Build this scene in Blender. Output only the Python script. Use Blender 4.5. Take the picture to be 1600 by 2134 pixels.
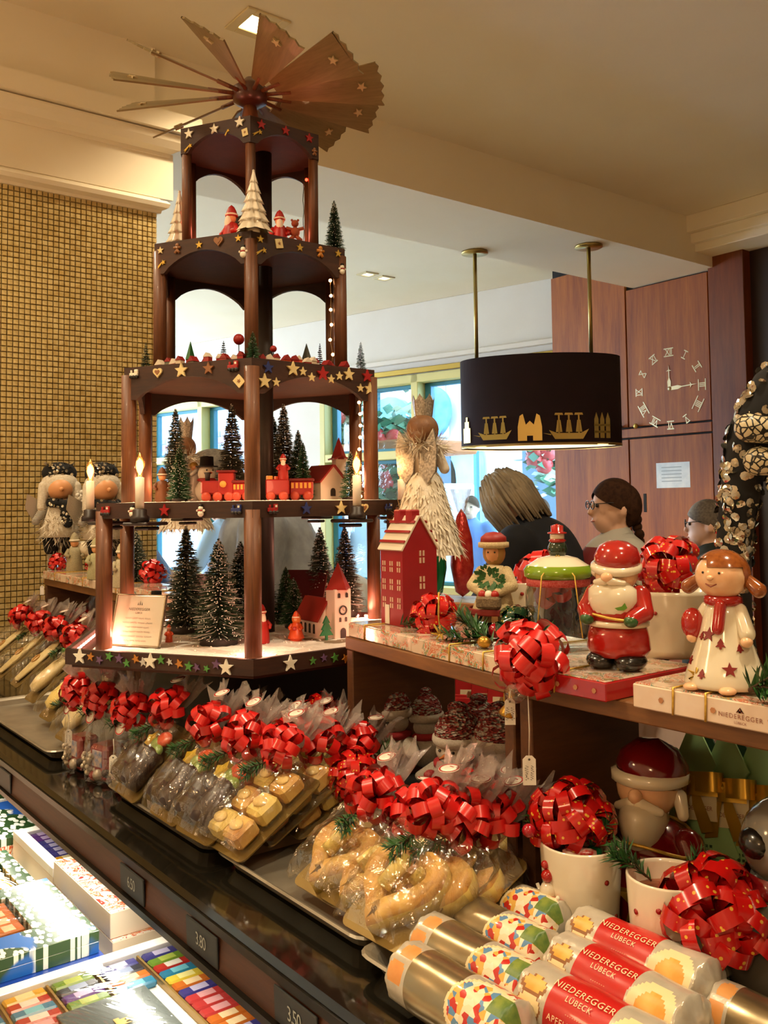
import bpy, math, random
from mathutils import Vector, Matrix, noise
random.seed(7)
for o in list(bpy.data.objects): bpy.data.objects.remove(o)
SC = bpy.context.scene
COL = SC.collection
# ------------------------------------------------------------------ camera
FPX, EYE = 1900.0, 1.6
YAW, PITCH, ROLL, HORIZON = math.radians(52.4), 0.050, 0.013, 1052.0
_f0 = Vector((-math.sin(YAW), math.cos(YAW), 0)); _r0 = Vector((math.cos(YAW), math.sin(YAW), 0)); _u0 = Vector((0, 0, 1))
FW = _f0 * math.cos(PITCH) + _u0 * math.sin(PITCH)
_u1 = _u0 * math.cos(PITCH) - _f0 * math.sin(PITCH)
RT = _r0 * math.cos(ROLL) - _u1 * math.sin(ROLL)
UP = _r0 * math.sin(ROLL) + _u1 * math.cos(ROLL)
PPY = HORIZON - math.tan(PITCH) * FPX
EYEP = Vector((0, 0, EYE))
cd = bpy.data.cameras.new('camera'); cam = bpy.data.objects.new('camera', cd); COL.objects.link(cam)
cd.sensor_fit = 'HORIZONTAL'; cd.sensor_width = 36.0; cd.lens = 36.0 * FPX / 1600.0
cd.shift_y = -(1067.0 - PPY) / 1600.0
cd.clip_start = 0.02; cd.clip_end = 200
m = Matrix((RT, UP, -FW)).transposed().to_4x4(); m.translation = EYEP
cam.matrix_world = m
SC.camera = cam
def ray(px, py): return FW + RT * ((px - 800.0) / FPX) + UP * ((PPY - py) / FPX)
def at(px, py, d): return EYEP + ray(px, py) * d
def onz(px, py, z): r = ray(px, py); return EYEP + r * ((z - EYE) / r.z)
def onx(px, py, X): r = ray(px, py); return EYEP + r * (X / r.x)
def ony(px, py, Y): r = ray(px, py); return EYEP + r * (Y / r.y)
def onplane(px, py, p, n): r = ray(px, py); return EYEP + r * ((p - EYEP).dot(n) / r.dot(n))
def proj(p):
    v = Vector(p) - EYEP; d = v.dot(FW); return (800 + FPX * v.dot(RT) / d, PPY - FPX * v.dot(UP) / d)
def zpix(x, y, py):
    a, b = 0.0, 4.0
    for _ in range(40):
        c = (a + b) / 2
        if proj((x, y, c))[1] > py: a = c
        else: b = c
    return (a + b) / 2
# ------------------------------------------------------------------ world and exposure
SC.view_settings.view_transform = 'Standard'; SC.view_settings.look = 'None'
SC.view_settings.gamma = 1.0; SC.view_settings.use_curve_mapping = False
SC.view_settings.exposure = 0.25
W = bpy.data.worlds.new('sky'); SC.world = W; W.use_nodes = True
W.node_tree.nodes['Background'].inputs[0].default_value = (0.62, 0.80, 1.0, 1)
W.node_tree.nodes['Background'].inputs[1].default_value = 11.0
SC.cycles.max_bounces = 5; SC.cycles.diffuse_bounces = 4; SC.cycles.glossy_bounces = 3; SC.cycles.transmission_bounces = 4; SC.cycles.transparent_max_bounces = 12
SC.cycles.use_adaptive_sampling = True; SC.cycles.adaptive_threshold = 0.12
SC.cycles.caustics_reflective = False; SC.cycles.caustics_refractive = False
SC.cycles.sample_clamp_indirect = 4.0
SC.cycles.use_denoising = True
def lamp(name, kind, loc, energy, color, size=0.1, target=None, spot=None, parent=None, sizey=None):
    l = bpy.data.lights.new(name, kind); l.energy = energy; l.color = color
    if kind == 'AREA':
        l.size = size
        if sizey: l.shape = 'RECTANGLE'; l.size_y = sizey
    elif kind in ('POINT', 'SPOT'): l.shadow_soft_size = size
    if spot: l.spot_size = math.radians(spot); l.spot_blend = 0.7
    o = bpy.data.objects.new(name, l); COL.objects.link(o); o.location = loc
    if target is not None: o.rotation_euler = (Vector(target) - Vector(loc)).to_track_quat('-Z', 'Y').to_euler()
    if parent: o.parent = parent
    return o
WARM = (1.0, 0.80, 0.52)
# ------------------------------------------------------------------ materials
def lin(c):
    if isinstance(c, str): c = [int(c[i:i + 2], 16) for i in (0, 2, 4)]
    return tuple(((v / 255) / 12.92 if v / 255 <= .04045 else ((v / 255 + .055) / 1.055) ** 2.4) for v in c[:3]) + (1,)
MATS = {}
class NT:
    def __init__(s, name):
        s.m = bpy.data.materials.new(name); s.m.use_nodes = True; s.t = s.m.node_tree; s.n = s.t.nodes; s.l = s.t.links
        s.b = s.n['Principled BSDF']; s.out = s.n['Material Output']
    def new(s, t, **k):
        n = s.n.new(t)
        for a, v in k.items(): setattr(n, a, v)
        return n
    def link(s, a, b): s.l.new(a, b)
    def coord(s, scale=(1, 1, 1), rot=(0, 0, 0)):
        tc = s.new('ShaderNodeTexCoord'); mp = s.new('ShaderNodeMapping')
        mp.inputs['Scale'].default_value = scale; mp.inputs['Rotation'].default_value = rot
        s.link(tc.outputs['Object'], mp.inputs[0]); return mp.outputs[0]
    def noise(s, co, scale=5, detail=3, rough=.5, dist=0):
        n = s.new('ShaderNodeTexNoise'); n.inputs['Scale'].default_value = scale; n.inputs['Detail'].default_value = detail
        n.inputs['Roughness'].default_value = rough; n.inputs['Distortion'].default_value = dist; s.link(co, n.inputs['Vector']); return n
    def vor(s, co, scale=5, feature='F1', dim='3D'):
        n = s.new('ShaderNodeTexVoronoi', feature=feature, voronoi_dimensions=dim); n.inputs['Scale'].default_value = scale; s.link(co, n.inputs['Vector']); return n
    def ramp(s, fac, stops, interp='LINEAR'):
        r = s.new('ShaderNodeValToRGB'); r.color_ramp.interpolation = interp; e = r.color_ramp.elements
        while len(e) < len(stops): e.new(.5)
        for i, (p, c) in enumerate(stops): e[i].position = p; e[i].color = lin(c)
        s.link(fac, r.inputs[0]); return r.outputs[0]
    def mix(s, fac, a, b):
        x = s.new('ShaderNodeMix', data_type='RGBA')
        for i, v in ((6, a), (7, b)):
            if hasattr(v, 'links'): s.link(v, x.inputs[i])
            else: x.inputs[i].default_value = lin(v)
        if hasattr(fac, 'links'): s.link(fac, x.inputs[0])
        else: x.inputs[0].default_value = fac
        return x.outputs[2]
    def bump(s, h, strength=.3, dist=.01):
        b = s.new('ShaderNodeBump'); b.inputs['Strength'].default_value = strength; b.inputs['Distance'].default_value = dist
        s.link(h, b.inputs['Height']); s.link(b.outputs[0], s.b.inputs['Normal'])
    def set(s, **k):
        for a, v in k.items():
            i = s.b.inputs[a.replace('_', ' ')]
            if hasattr(v, 'links'): s.link(v, i)
            else: i.default_value = v
def mat(name, c='808080', rough=.5, metal=0, c2=None, ns=20, bump=0, bs=60, spec=.5, coat=0, trans=0, emit=0, ecol=None, alpha=1, sub=0):
    if name in MATS: return MATS[name]
    t = NT(name); co = t.coord()
    if c2: t.set(Base_Color=t.ramp(t.noise(co, ns).outputs[0], [(.35, c), (.65, c2)]))
    else: t.set(Base_Color=lin(c))
    t.set(Roughness=rough, Metallic=metal, Specular_IOR_Level=spec, Coat_Weight=coat, Transmission_Weight=trans, Alpha=alpha)
    if coat: t.set(Coat_Roughness=.06)
    if emit:
        t.set(Emission_Color=lin(ecol or c), Emission_Strength=emit)
        if name != 'globe_glow': t.m.cycles.emission_sampling = 'NONE'
    if bump: t.bump(t.noise(co, bs, 4).outputs[0], bump, .002)
    MATS[name] = t.m; return t.m
def wood(name, c1, c2, c3, scale=(1, 1, 1), rough=.45, coat=.15, ns=3.0, bump=.15):
    if name in MATS: return MATS[name]
    t = NT(name); co = t.coord(scale)
    a = t.noise(co, ns, 6, .6, .6); b = t.noise(co, ns * 9, 3, .6)
    col = t.ramp(a.outputs[0], [(.3, c1), (.5, c2), (.72, c3)])
    col = t.mix(.25, col, t.ramp(b.outputs[0], [(.35, c1), (.65, c3)]))
    t.set(Base_Color=col, Roughness=rough, Coat_Weight=coat); t.bump(b.outputs[0], bump, .001)
    MATS[name] = t.m; return t.m
def cello(name='cellophane', tint='ffffff', amt=.065, edge=.5, rough=.07, bs=22, haze=0):
    if name in MATS: return MATS[name]
    t = NT(name); t.n.remove(t.b)
    tr = t.new('ShaderNodeBsdfTransparent'); tr.inputs[0].default_value = lin(tint)
    gl = t.new('ShaderNodeBsdfGlossy'); gl.inputs['Roughness'].default_value = rough
    lw = t.new('ShaderNodeLayerWeight'); lw.inputs['Blend'].default_value = .35
    mr = t.new('ShaderNodeMapRange'); mr.inputs['To Min'].default_value = amt; mr.inputs['To Max'].default_value = edge
    n = t.noise(t.coord(), bs, 4, .6, 1.5); bp = t.new('ShaderNodeBump'); bp.inputs['Strength'].default_value = .8; bp.inputs['Distance'].default_value = .006
    t.link(n.outputs[0], bp.inputs['Height']); t.link(bp.outputs[0], gl.inputs['Normal']); t.link(bp.outputs[0], lw.inputs['Normal'])
    mx = t.new('ShaderNodeMixShader'); t.link(lw.outputs['Facing'], mr.inputs['Value']); t.link(mr.outputs[0], mx.inputs[0])
    t.link(tr.outputs[0], mx.inputs[1]); t.link(gl.outputs[0], mx.inputs[2])
    if haze:
        df = t.new('ShaderNodeBsdfDiffuse'); df.inputs[0].default_value = lin('f4ece8'); m2 = t.new('ShaderNodeMixShader'); m2.inputs[0].default_value = haze; t.link(mx.outputs[0], m2.inputs[1]); t.link(df.outputs[0], m2.inputs[2]); mx = m2
    t.link(mx.outputs[0], t.out.inputs[0])
    MATS[name] = t.m; return t.m
# ------------------------------------------------------------------ mesh builder
def basis(z):
    z = Vector(z).normalized(); a = Vector((0, 0, 1)) if abs(z.z) < .9 else Vector((1, 0, 0))
    x = a.cross(z).normalized(); return x, z.cross(x), z
class MB:
    def __init__(s, M=None): s.v = []; s.f = []; s.mi = []; s.sm = []; s.M = M
    def add(s, vs, fs, mi=0, smooth=False):
        b = len(s.v)
        if s.M: s.v += [tuple(s.M @ Vector(v)) for v in vs]
        else: s.v += [tuple(v) for v in vs]
        s.f += [tuple(b + i for i in f) for f in fs]
        s.mi += ([mi] * len(fs) if isinstance(mi, int) else mi); s.sm += [smooth] * len(fs); return s
    def box(s, c, d, mi=0, bev=0.0, R=None):
        hx, hy, hz = d[0] / 2, d[1] / 2, d[2] / 2; vs = []; fs = []
        if bev <= 0:
            for x in (-1, 1):
                for y in (-1, 1):
                    for z in (-1, 1): vs.append(Vector((x * hx, y * hy, z * hz)))
            fs = [(0, 1, 3, 2), (4, 6, 7, 5), (0, 4, 5, 1), (2, 3, 7, 6), (0, 2, 6, 4), (1, 5, 7, 3)]
        else:
            b = min(bev, hx * .9, hy * .9, hz * .9); idx = {}
            for x in (-1, 1):
                for y in (-1, 1):
                    for z in (-1, 1):
                        for k in range(3):
                            p = [x * (hx - b), y * (hy - b), z * (hz - b)]; p[k] = (x * hx, y * hy, z * hz)[k]
                            idx[(x, y, z, k)] = len(vs); vs.append(Vector(p))
            S = (-1, 1)
            for k in range(3):
                i, j = (k + 1) % 3, (k + 2) % 3
                for sg in S:
                    q = []
                    for a, c2 in ((-1, -1), (1, -1), (1, 1), (-1, 1)):
                        t = [0, 0, 0]; t[k] = sg; t[i] = a; t[j] = c2; q.append(idx[(*t, k)])
                    fs.append(q if sg > 0 else q[::-1])
                for a in S:
                    for c2 in S:
                        q = []
                        for (e, kk) in ((-1, i), (1, i), (1, j), (-1, j)):
                            t = [0, 0, 0]; t[k] = e; t[i] = a; t[j] = c2; q.append(idx[(*t, kk)])
                        fs.append(q if a * c2 < 0 else q[::-1])
            for x in S:
                for y in S:
                    for z in S:
                        q = [idx[(x, y, z, k)] for k in range(3)]; fs.append(q if x * y * z > 0 else q[::-1])
        c = Vector(c); vs = [c + (R @ v if R else v) for v in vs]
        return s.add(vs, fs, mi)
    def lathe(s, prof, seg=20, mi=0, c=(0, 0, 0), axis=None, smooth=True, cap=True, sx=1, sy=1):
        c = Vector(c); X, Y, Z = basis(axis) if axis else (Vector((1, 0, 0)), Vector((0, 1, 0)), Vector((0, 0, 1)))
        vs = []; fs = []; mm = []
        for r, z in prof:
            for k in range(seg):
                a = 2 * math.pi * k / seg; vs.append(c + X * (r * math.cos(a) * sx) + Y * (r * math.sin(a) * sy) + Z * z)
        for i in range(len(prof) - 1):
            for k in range(seg):
                k2 = (k + 1) % seg; fs.append((i * seg + k, i * seg + k2, (i + 1) * seg + k2, (i + 1) * seg + k))
                mm.append(mi if isinstance(mi, int) else mi[i])
        if cap:
            if prof[0][0] > 1e-5: fs.append(tuple(range(seg))[::-1]); mm.append(mm[0])
            if prof[-1][0] > 1e-5: fs.append(tuple((len(prof) - 1) * seg + k for k in range(seg))); mm.append(mm[-2] if len(mm) > 1 else 0)
        return s.add(vs, fs, mm, smooth)
    def ball(s, c, r, seg=14, rings=9, mi=0, R=None):
        if not hasattr(r, '__len__'): r = (r, r, r)
        c = Vector(c); vs = [Vector((0, 0, -r[2]))]; fs = []
        for i in range(1, rings):
            a = math.pi * i / rings - math.pi / 2
            for k in range(seg):
                b = 2 * math.pi * k / seg; vs.append(Vector((r[0] * math.cos(a) * math.cos(b), r[1] * math.cos(a) * math.sin(b), r[2] * math.sin(a))))
        vs.append(Vector((0, 0, r[2]))); n = len(vs) - 1
        for k in range(seg):
            k2 = (k + 1) % seg; fs.append((0, 1 + k2, 1 + k)); fs.append((n, n - seg + k, n - seg + k2))
            for i in range(rings - 2): fs.append((1 + i * seg + k, 1 + i * seg + k2, 1 + (i + 1) * seg + k2, 1 + (i + 1) * seg + k))
        return s.add([c + (R @ v if R else v) for v in vs], fs, mi, True)
    def tube(s, pts, r, seg=8, mi=0, cap=True, smooth=True):
        pts = [Vector(p) for p in pts]; n = len(pts); rs = r if hasattr(r, '__len__') else [r] * n; vs = []; fs = []; px = None
        for i, p in enumerate(pts):
            t = (pts[min(i + 1, n - 1)] - pts[max(i - 1, 0)])
            t = t.normalized() if t.length > 1e-9 else Vector((0, 0, 1))
            if px is None: px, py, _ = basis(t)
            else: px = (px - t * px.dot(t)).normalized(); py = t.cross(px)
            for k in range(seg):
                a = 2 * math.pi * k / seg; vs.append(p + px * (rs[i] * math.cos(a)) + py * (rs[i] * math.sin(a)))
        for i in range(n - 1):
            for k in range(seg):
                k2 = (k + 1) % seg; fs.append((i * seg + k, i * seg + k2, (i + 1) * seg + k2, (i + 1) * seg + k))
        if cap: fs.append(tuple(range(seg))[::-1]); fs.append(tuple((n - 1) * seg + k for k in range(seg)))
        return s.add(vs, fs, mi, smooth)
    def prism(s, poly, d, mi=0, M=None, holes=None):
        n = len(poly); M = M or Matrix(); vs = [M @ Vector((x, y, 0)) for x, y in poly] + [M @ Vector((x, y, d)) for x, y in poly]
        fs = [tuple(range(n))[::-1], tuple(range(n, 2 * n))] + [(i, (i + 1) % n, n + (i + 1) % n, n + i) for i in range(n)]
        return s.add(vs, fs, mi)
    def strip(s, A, B, mi=0, smooth=True):
        n = len(A); return s.add(list(A) + list(B), [(i, i + 1, n + i + 1, n + i) for i in range(n - 1)], mi, smooth)
    def grid(s, fn, nu, nv, mi=0, smooth=True, wrap=False):
        vs = [fn(i / nu, j / nv) for j in range(nv + 1) for i in range(nu + (0 if wrap else 1))]; w = nu if wrap else nu + 1
        fs = [(j * w + i, j * w + (i + 1) % w, (j + 1) * w + (i + 1) % w, (j + 1) * w + i) for j in range(nv) for i in range(nu)]
        return s.add(vs, fs, mi, smooth)
    def mesh(s, name, mats):
        me = bpy.data.meshes.new(name); me.from_pydata(s.v, [], s.f); me.validate()
        for mt in (mats if isinstance(mats, (list, tuple)) else [mats]): me.materials.append(mt)
        if len(me.polygons) == len(s.f):
            me.polygons.foreach_set('material_index', s.mi); me.polygons.foreach_set('use_smooth', s.sm)
        me.update(); return me
    def build(s, name, mats, parent=None, kind=None):
        return ob(name, s.mesh(name, mats), parent, kind)
def ob(name, me, parent=None, kind=None, loc=None, rot=None, sc=None):
    o = bpy.data.objects.new(name, me); COL.objects.link(o)
    if parent: o.parent = parent
    if kind: o['kind'] = kind
    if loc is not None: o.location = loc
    if rot is not None: o.rotation_euler = rot
    if sc is not None: o.scale = (sc, sc, sc) if not hasattr(sc, '__len__') else sc
    return o
def thing(name, label, cat, loc=(0, 0, 0), rz=0.0, group=None, kind=None, sc=None):
    o = bpy.data.objects.new(name, None); COL.objects.link(o); o.empty_display_size = .02
    o.location = loc; o.rotation_euler = (0, 0, rz); o['label'] = label; o['category'] = cat
    if sc: o.scale = (sc, sc, sc)
    if group: o['group'] = group
    if kind: o['kind'] = kind
    return o
def tag(o, label, cat, group=None, kind=None):
    o['label'] = label; o['category'] = cat
    if group: o['group'] = group
    if kind: o['kind'] = kind
    return o
def structure(o, label, cat='wall'):
    o['kind'] = 'structure'; o['label'] = label; o['category'] = cat; return o
def T(x, y, z): return Matrix.Translation((x, y, z))
def RX(a): return Matrix.Rotation(a, 4, 'X')
def RY(a): return Matrix.Rotation(a, 4, 'Y')
def RZ(a): return Matrix.Rotation(a, 4, 'Z')
def frame(o, x, y):
    x = Vector(x).normalized(); y = Vector(y); z = x.cross(y).normalized(); y = z.cross(x)
    m = Matrix((x, y, z)).transposed().to_4x4(); m.translation = Vector(o); return m
_TXT = {}
def text_geo(txt, size=1.0, space=1.0):
    k = (txt, space)
    if k not in _TXT:
        cu = bpy.data.curves.new('writing', 'FONT'); cu.body = txt; cu.align_x = 'CENTER'; cu.align_y = 'CENTER'; cu.resolution_u = 3; cu.space_character = space
        o = bpy.data.objects.new('writing', cu); COL.objects.link(o)
        dg = bpy.context.evaluated_depsgraph_get(); me = bpy.data.meshes.new_from_object(o.evaluated_get(dg))
        _TXT[k] = ([tuple(v.co) for v in me.vertices], [tuple(p.vertices) for p in me.polygons])
        bpy.data.objects.remove(o); bpy.data.curves.remove(cu); bpy.data.meshes.remove(me)
    v, f = _TXT[k]; return [Vector(p) * size for p in v], f
def add_text(mb, txt, size, M, mi=0, space=1.0, bend=None):
    v, f = text_geo(txt, size, space); vs = [M @ Vector((p.x, p.y, 0)) if not bend else M @ bend(p) for p in v]
    mb.add(vs, f, mi); return mb
def scribble(b, w, h, M, mi=0, seed=0):
    q = random.Random(seed); n = max(6, int(w / h * 5)); A = []; B = []
    for i in range(n + 1):
        x = -w / 2 + w * i / n; y = h * .5 * math.sin(i * 2.1 + q.uniform(-.6, .6)) * (0 if q.random() < .12 else 1); A.append(M @ Vector((x, y + h * .10, 0))); B.append(M @ Vector((x, y - h * .10, 0)))
    b.strip(A, B, mi, False)
def facing(p): return math.atan2(-p[1], -p[0])    # heading from p to the viewing side of the counter
def rnd(a, b): return random.uniform(a, b)
def star(n=5, R=1.0, r=.42, a0=math.pi / 2): return [((R if i % 2 == 0 else r) * math.cos(a0 + math.pi * i / n), (R if i % 2 == 0 else r) * math.sin(a0 + math.pi * i / n)) for i in range(2 * n)]
# ------------------------------------------------------------------ room lights (seen ceiling spots, plus unseen ones added for light)
ZC, ZB, XB = 3.28, 3.01, -3.10
LAMPS = [(-1.75, 1.45), (-0.2, 1.0), (-1.3, -0.3), (0.9, 0.2), (-2.55, 0.2), (-0.9, 2.8)]
def downlight(x, y, z, label, energy=60, size=.085, spot=None, col=WARM, glow=14):
    t = thing('ceiling_spotlight', label, 'ceiling light', (x, y, z), 0, 'recessed ceiling spotlights')
    b = MB()
    s, w = size, size * .42
    for sx, sy, dx, dy in ((0, 1, 2 * s, w), (0, -1, 2 * s, w), (1, 0, w, 2 * (s - w)), (-1, 0, w, 2 * (s - w))):
        b.box((sx * (s - w / 2), sy * (s - w / 2), -.004), (dx, dy, .008), 0, .002)
    b.build('frame', mat('cream_metal', 'd8c9a0', .4), t)
    MB().box((0, 0, -.0015), (2 * (s - w), 2 * (s - w), .003)).build('diffuser', mat('lamp_glow_%d' % glow, 'ffe2a8', .4, emit=glow, ecol='ffdf9f'), t)
    lamp('spotlight_bulb', 'SPOT', (0, 0, -.02), energy, col, size * .6, spot=spot or 120, parent=t)
    return t
lab = ['square recessed spotlight in the ceiling above the turning blades', 'added unseen ceiling spotlight over the shelf of figurines', 'added unseen ceiling spotlight over the customer side',
       'added unseen ceiling spotlight behind the camera side', 'added unseen ceiling spotlight by the gold mosaic', 'added unseen ceiling spotlight over the serving aisle']  # all but the first are out of view, added to light the shop
pL = onz(537, 50, ZC)
LAMPS[0] = (pL.x, pL.y)
for (x, y), l, e in zip(LAMPS, lab, (50, 90, 90, 60, 70, 110)): downlight(x, y, ZC, l, e)
for (px, py), l in zip(((766, 571), (800, 579)), ('small ceiling spotlight in the back room, first of two', 'small ceiling spotlight in the back room nearer the pendant lamp')):
    p = onz(px, py, ZC); downlight(p.x, p.y, ZC, l, 25, .06, col=(1, .85, .65), glow=6)
# round globes added out of view as soft fill for ceiling and goods
for (x, y), l in zip(((.7, -1.25), (-1.9, -1.35)), ('white globe added out of view as fill light by the entrance', 'white globe added out of view as fill light by the gold wall')):
    g = thing('added_fill_globe', l, 'globe lamp', (x, y, 2.45), 0, 'added fill globes over the customer side')
    MB().ball((0, 0, 0), .16, 24, 16).build('globe', mat('globe_glow', 'ffe6c0', .4, emit=27, ecol='ffd098'), g); MB().tube([(0, 0, .155), (0, 0, ZC - 2.452)], .008, 8).build('rod', mat('brass_rod', 'b09a5c', .3, .8), g)
# ------------------------------------------------------------------ shell
PLASTER = mat('cream_plaster', 'ece0c6', .85, c2='eee3cb', ns=3, bump=.08, bs=90)
PLASTER2 = mat('white_plaster', 'e8e2da', .85, c2='ebe6df', ns=3, bump=.05, bs=90)
FLOOR = mat('floor_stone', 'b0956c', .35, c2='bea47c', ns=2)
WA, WB = Vector((-9.2, 3.97, 0)), Vector((-4.46, 5.16, 0))    # back wall foot line
wd = (WB - WA).normalized(); wn = Vector((wd.y, -wd.x, 0))     # wn points into the room
structure(MB().box((-3, 1.5, -.02), (14, 9, .04)).build('floor', FLOOR), 'brown stone shop floor', 'floor')
structure(MB().box((.25, 1.6, ZC + .05), (6.7, 9, .1)).box((-6.4, 1.6, ZC + .05), (6.6, 9, .1)).build('ceiling', PLASTER), 'cream plaster shop ceiling', 'ceiling')
structure(MB().box((3.55, 1.6, 1.65), (.1, 9, 3.4)).build('wall_right', PLASTER), 'cream plaster wall at the end of the shop', 'wall')
structure(MB().box((-3, -2.9, 1.65), (13.2, .1, 3.4)).build('wall_front', PLASTER), 'cream plaster wall on the street side', 'wall')
structure(MB().box((-9.65, .5, .4), (.1, 7, .8)).box((-9.65, .5, 3.1), (.1, 7, .35)).box((-9.65, -2.6, 1.65), (.1, .8, 3.4)).box((-9.65, 3.9, 1.65), (.1, .6, 3.4)).build('wall_left', PLASTER2), 'pale plaster wall of the back room with a wide unseen opening added for daylight', 'wall')  # unseen wall left open to bring extra daylight into the back room
structure(MB().box((.2, 5.72, 1.65), (6.8, .1, 3.4)).build('wall_aisle', PLASTER), 'cream plaster wall beyond the serving aisle', 'wall')
# beam
bY0, bY1 = 1.30, 4.97
structure(MB().box(((XB - 3.72) / 2, (bY0 + bY1) / 2, (ZB + ZC) / 2), (3.72 + XB, bY1 - bY0, ZC - ZB)).build('ceiling_beam', PLASTER), 'cream plastered ceiling beam crossing behind the pyramid', 'beam')
# mosaic pillar
pY0, pY1, zTile = -.9, onx(327, 700, XB).y, 2.675
pil = thing('wall_mosaic', 'gold mosaic pillar wall beside the counter', 'wall', kind='structure')
MB().box((XB - .31, (pY0 + pY1) / 2, ZC / 2), (.6, pY1 - pY0, ZC)).build('pillar_core', mat('gold_grout', 'a08a52', .6, c2='907a46', ns=9), pil)
t = NT('gold_tile'); co = t.coord((1, 1, 1)); v = t.vor(co, 55); nz = t.noise(co, 3, 2)
t.set(Base_Color=t.mix(.5, t.ramp(nz.outputs[0], [(.3, 'c0a464'), (.7, 'd0b678')]), t.ramp(t.noise(co, 48, 1).outputs[0], [(.35, 'b4985a'), (.65, 'e0cc94')])), Roughness=.3, Metallic=.25)
t.bump(t.noise(co, 40, 2).outputs[0], .3, .003); GTILE = t.m
pitch = .0186; tl = pitch - .0015
def tilemesh(b, M, w=tl, d=.004):
    h = w / 2; e = .0016; q = [(0, y * (h - e), z * (h - e)) for y, z in ((-1, -1), (1, -1), (1, 1), (-1, 1))]; r = [(-d, y * h, z * h) for y, z in ((-1, -1), (1, -1), (1, 1), (-1, 1))]
    b.add([M @ Vector(p) for p in q + r], [(0, 1, 2, 3)] + [(4 + i, 4 + (i + 1) % 4, (i + 1) % 4, i) for i in range(4)])
one = MB(); tilemesh(one, Matrix()); TM = one.mesh('tile', GTILE)
rest = MB(); cnt = 0; rows = int((zTile - 1.0) / pitch); cols = int((pY1 - .66) / pitch)
for j in range(rows):
    for i in range(cols):
        y = pY1 - .010 - i * pitch; z = zTile - .010 - j * pitch
        M = T(XB + .004, y, z) @ RZ(rnd(-.05, .05)) @ RY(rnd(-.05, .05))
        if cnt < 300 and cols - 16 <= i < cols - 6 and 14 <= j < 44:
            o = ob('tile', TM, pil); o.matrix_local = M; cnt += 1
        else: tilemesh(rest, M)
rest.build('tile_field', GTILE, pil, 'stuff')
# entablature over the mosaic
def moulding(name, prof, y0, y1, label, cat='trim'):
    b = MB(); n = len(prof)
    vs = [Vector((XB + x, y0, z)) for x, z in prof] + [Vector((XB + x, y1 + max(x, 0) * .9, z)) for x, z in prof]
    b.add(vs, [(i, i + 1, n + i + 1, n + i) for i in range(n - 1)] + [tuple(range(n))[::-1], tuple(range(n, 2 * n))])
    return structure(b.build(name, PLASTER), label, cat)
moulding('trim_1', [(-.02, 2.672), (.012, 2.672), (.014, 2.682), (.034, 2.690), (.040, 2.704), (.030, 2.716), (.012, 2.722), (.006, 2.73), (-.02, 2.73)], pY0, pY1, 'stepped cream moulding just over the gold mosaic')
moulding('wall_frieze', [(-.02, 2.73), (.010, 2.73), (.010, 2.900), (-.02, 2.900)], pY0, pY1 + .05, 'plain cream plaster band between the two mouldings', 'wall')
moulding('trim_2', [(-.02, 2.885), (.016, 2.885), (.018, 2.898), (.045, 2.908), (.062, 2.930), (.070, 2.948), (.070, 2.954), (-.02, 2.954)], pY0, pY1 + .03, 'cream crown moulding under the ceiling beam')
moulding('trim_3', [(-.02, 2.960), (.088, 2.960), (.088, 3.028), (-.02, 3.028)], pY0, pY1 + .06, 'flat cream ledge above the crown moulding')
structure(MB().box((XB - .29, (pY0 + pY1) / 2 - .008, 3.155), (.62, pY1 - pY0 - .016, .26)).build('wall_upper', PLASTER), 'cream plaster wall over the ledge', 'wall')
# ------------------------------------------------------------------ back wall with windows
def bw(px, py): return onplane(px, py, WA, wn)
def su(p): return (p - WA).dot(wd)
WL = (WB - WA).length
zS, zH = bw(1000, 1235).z, bw(800, 788).z
uA, uB = su(bw(300, 900)), su(bw(556, 900)); uC, uD = su(bw(668, 900)), WL + .3
def wp(u, z, o=0.0): q = WA + wd * u + wn * o; return Vector((q.x, q.y, z))
WM = frame(WA, wd, (0, 0, 1))    # local x along wall, y up, z out of the wall toward the room
def wbox(b, u0, u1, z0, z1, o0, o1, mi=0, bev=.004):
    b.M = WM; b.box(((u0 + u1) / 2, (z0 + z1) / 2, (o0 + o1) / 2), (u1 - u0, z1 - z0, o1 - o0), mi, bev); b.M = None
if WM.col[2].xyz.dot(wn) < 0: raise SystemExit('wall frame')
b = MB(); wbox(b, -.6, WL + .35, zH, ZC, -.2, 0); wbox(b, -.6, uA, 0, zH, -.2, 0); wbox(b, uB, uC, 0, zH, -.2, 0); wbox(b, uA, uB, 0, zS, -.2, 0); wbox(b, uC, uD + .05, 0, zS, -.2, 0)
structure(b.build('wall_back', PLASTER2), 'pale plaster wall with the shop windows', 'wall')
structure(MB().box((WB.x + 2.0, WB.y + .3, 1.65), (3.9, .1, 3.4)).build('wall_back_return', PLASTER2), 'plaster wall hidden behind the wooden cupboards', 'wall')
CREAMF = mat('window_cream_frame', 'd9d08c', .5); TEALF = mat('window_teal_frame', '3a86a6', .45)
GLASS = cello('window_glass', 'e4f2f6', .03, .35, .02, 2)
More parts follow.
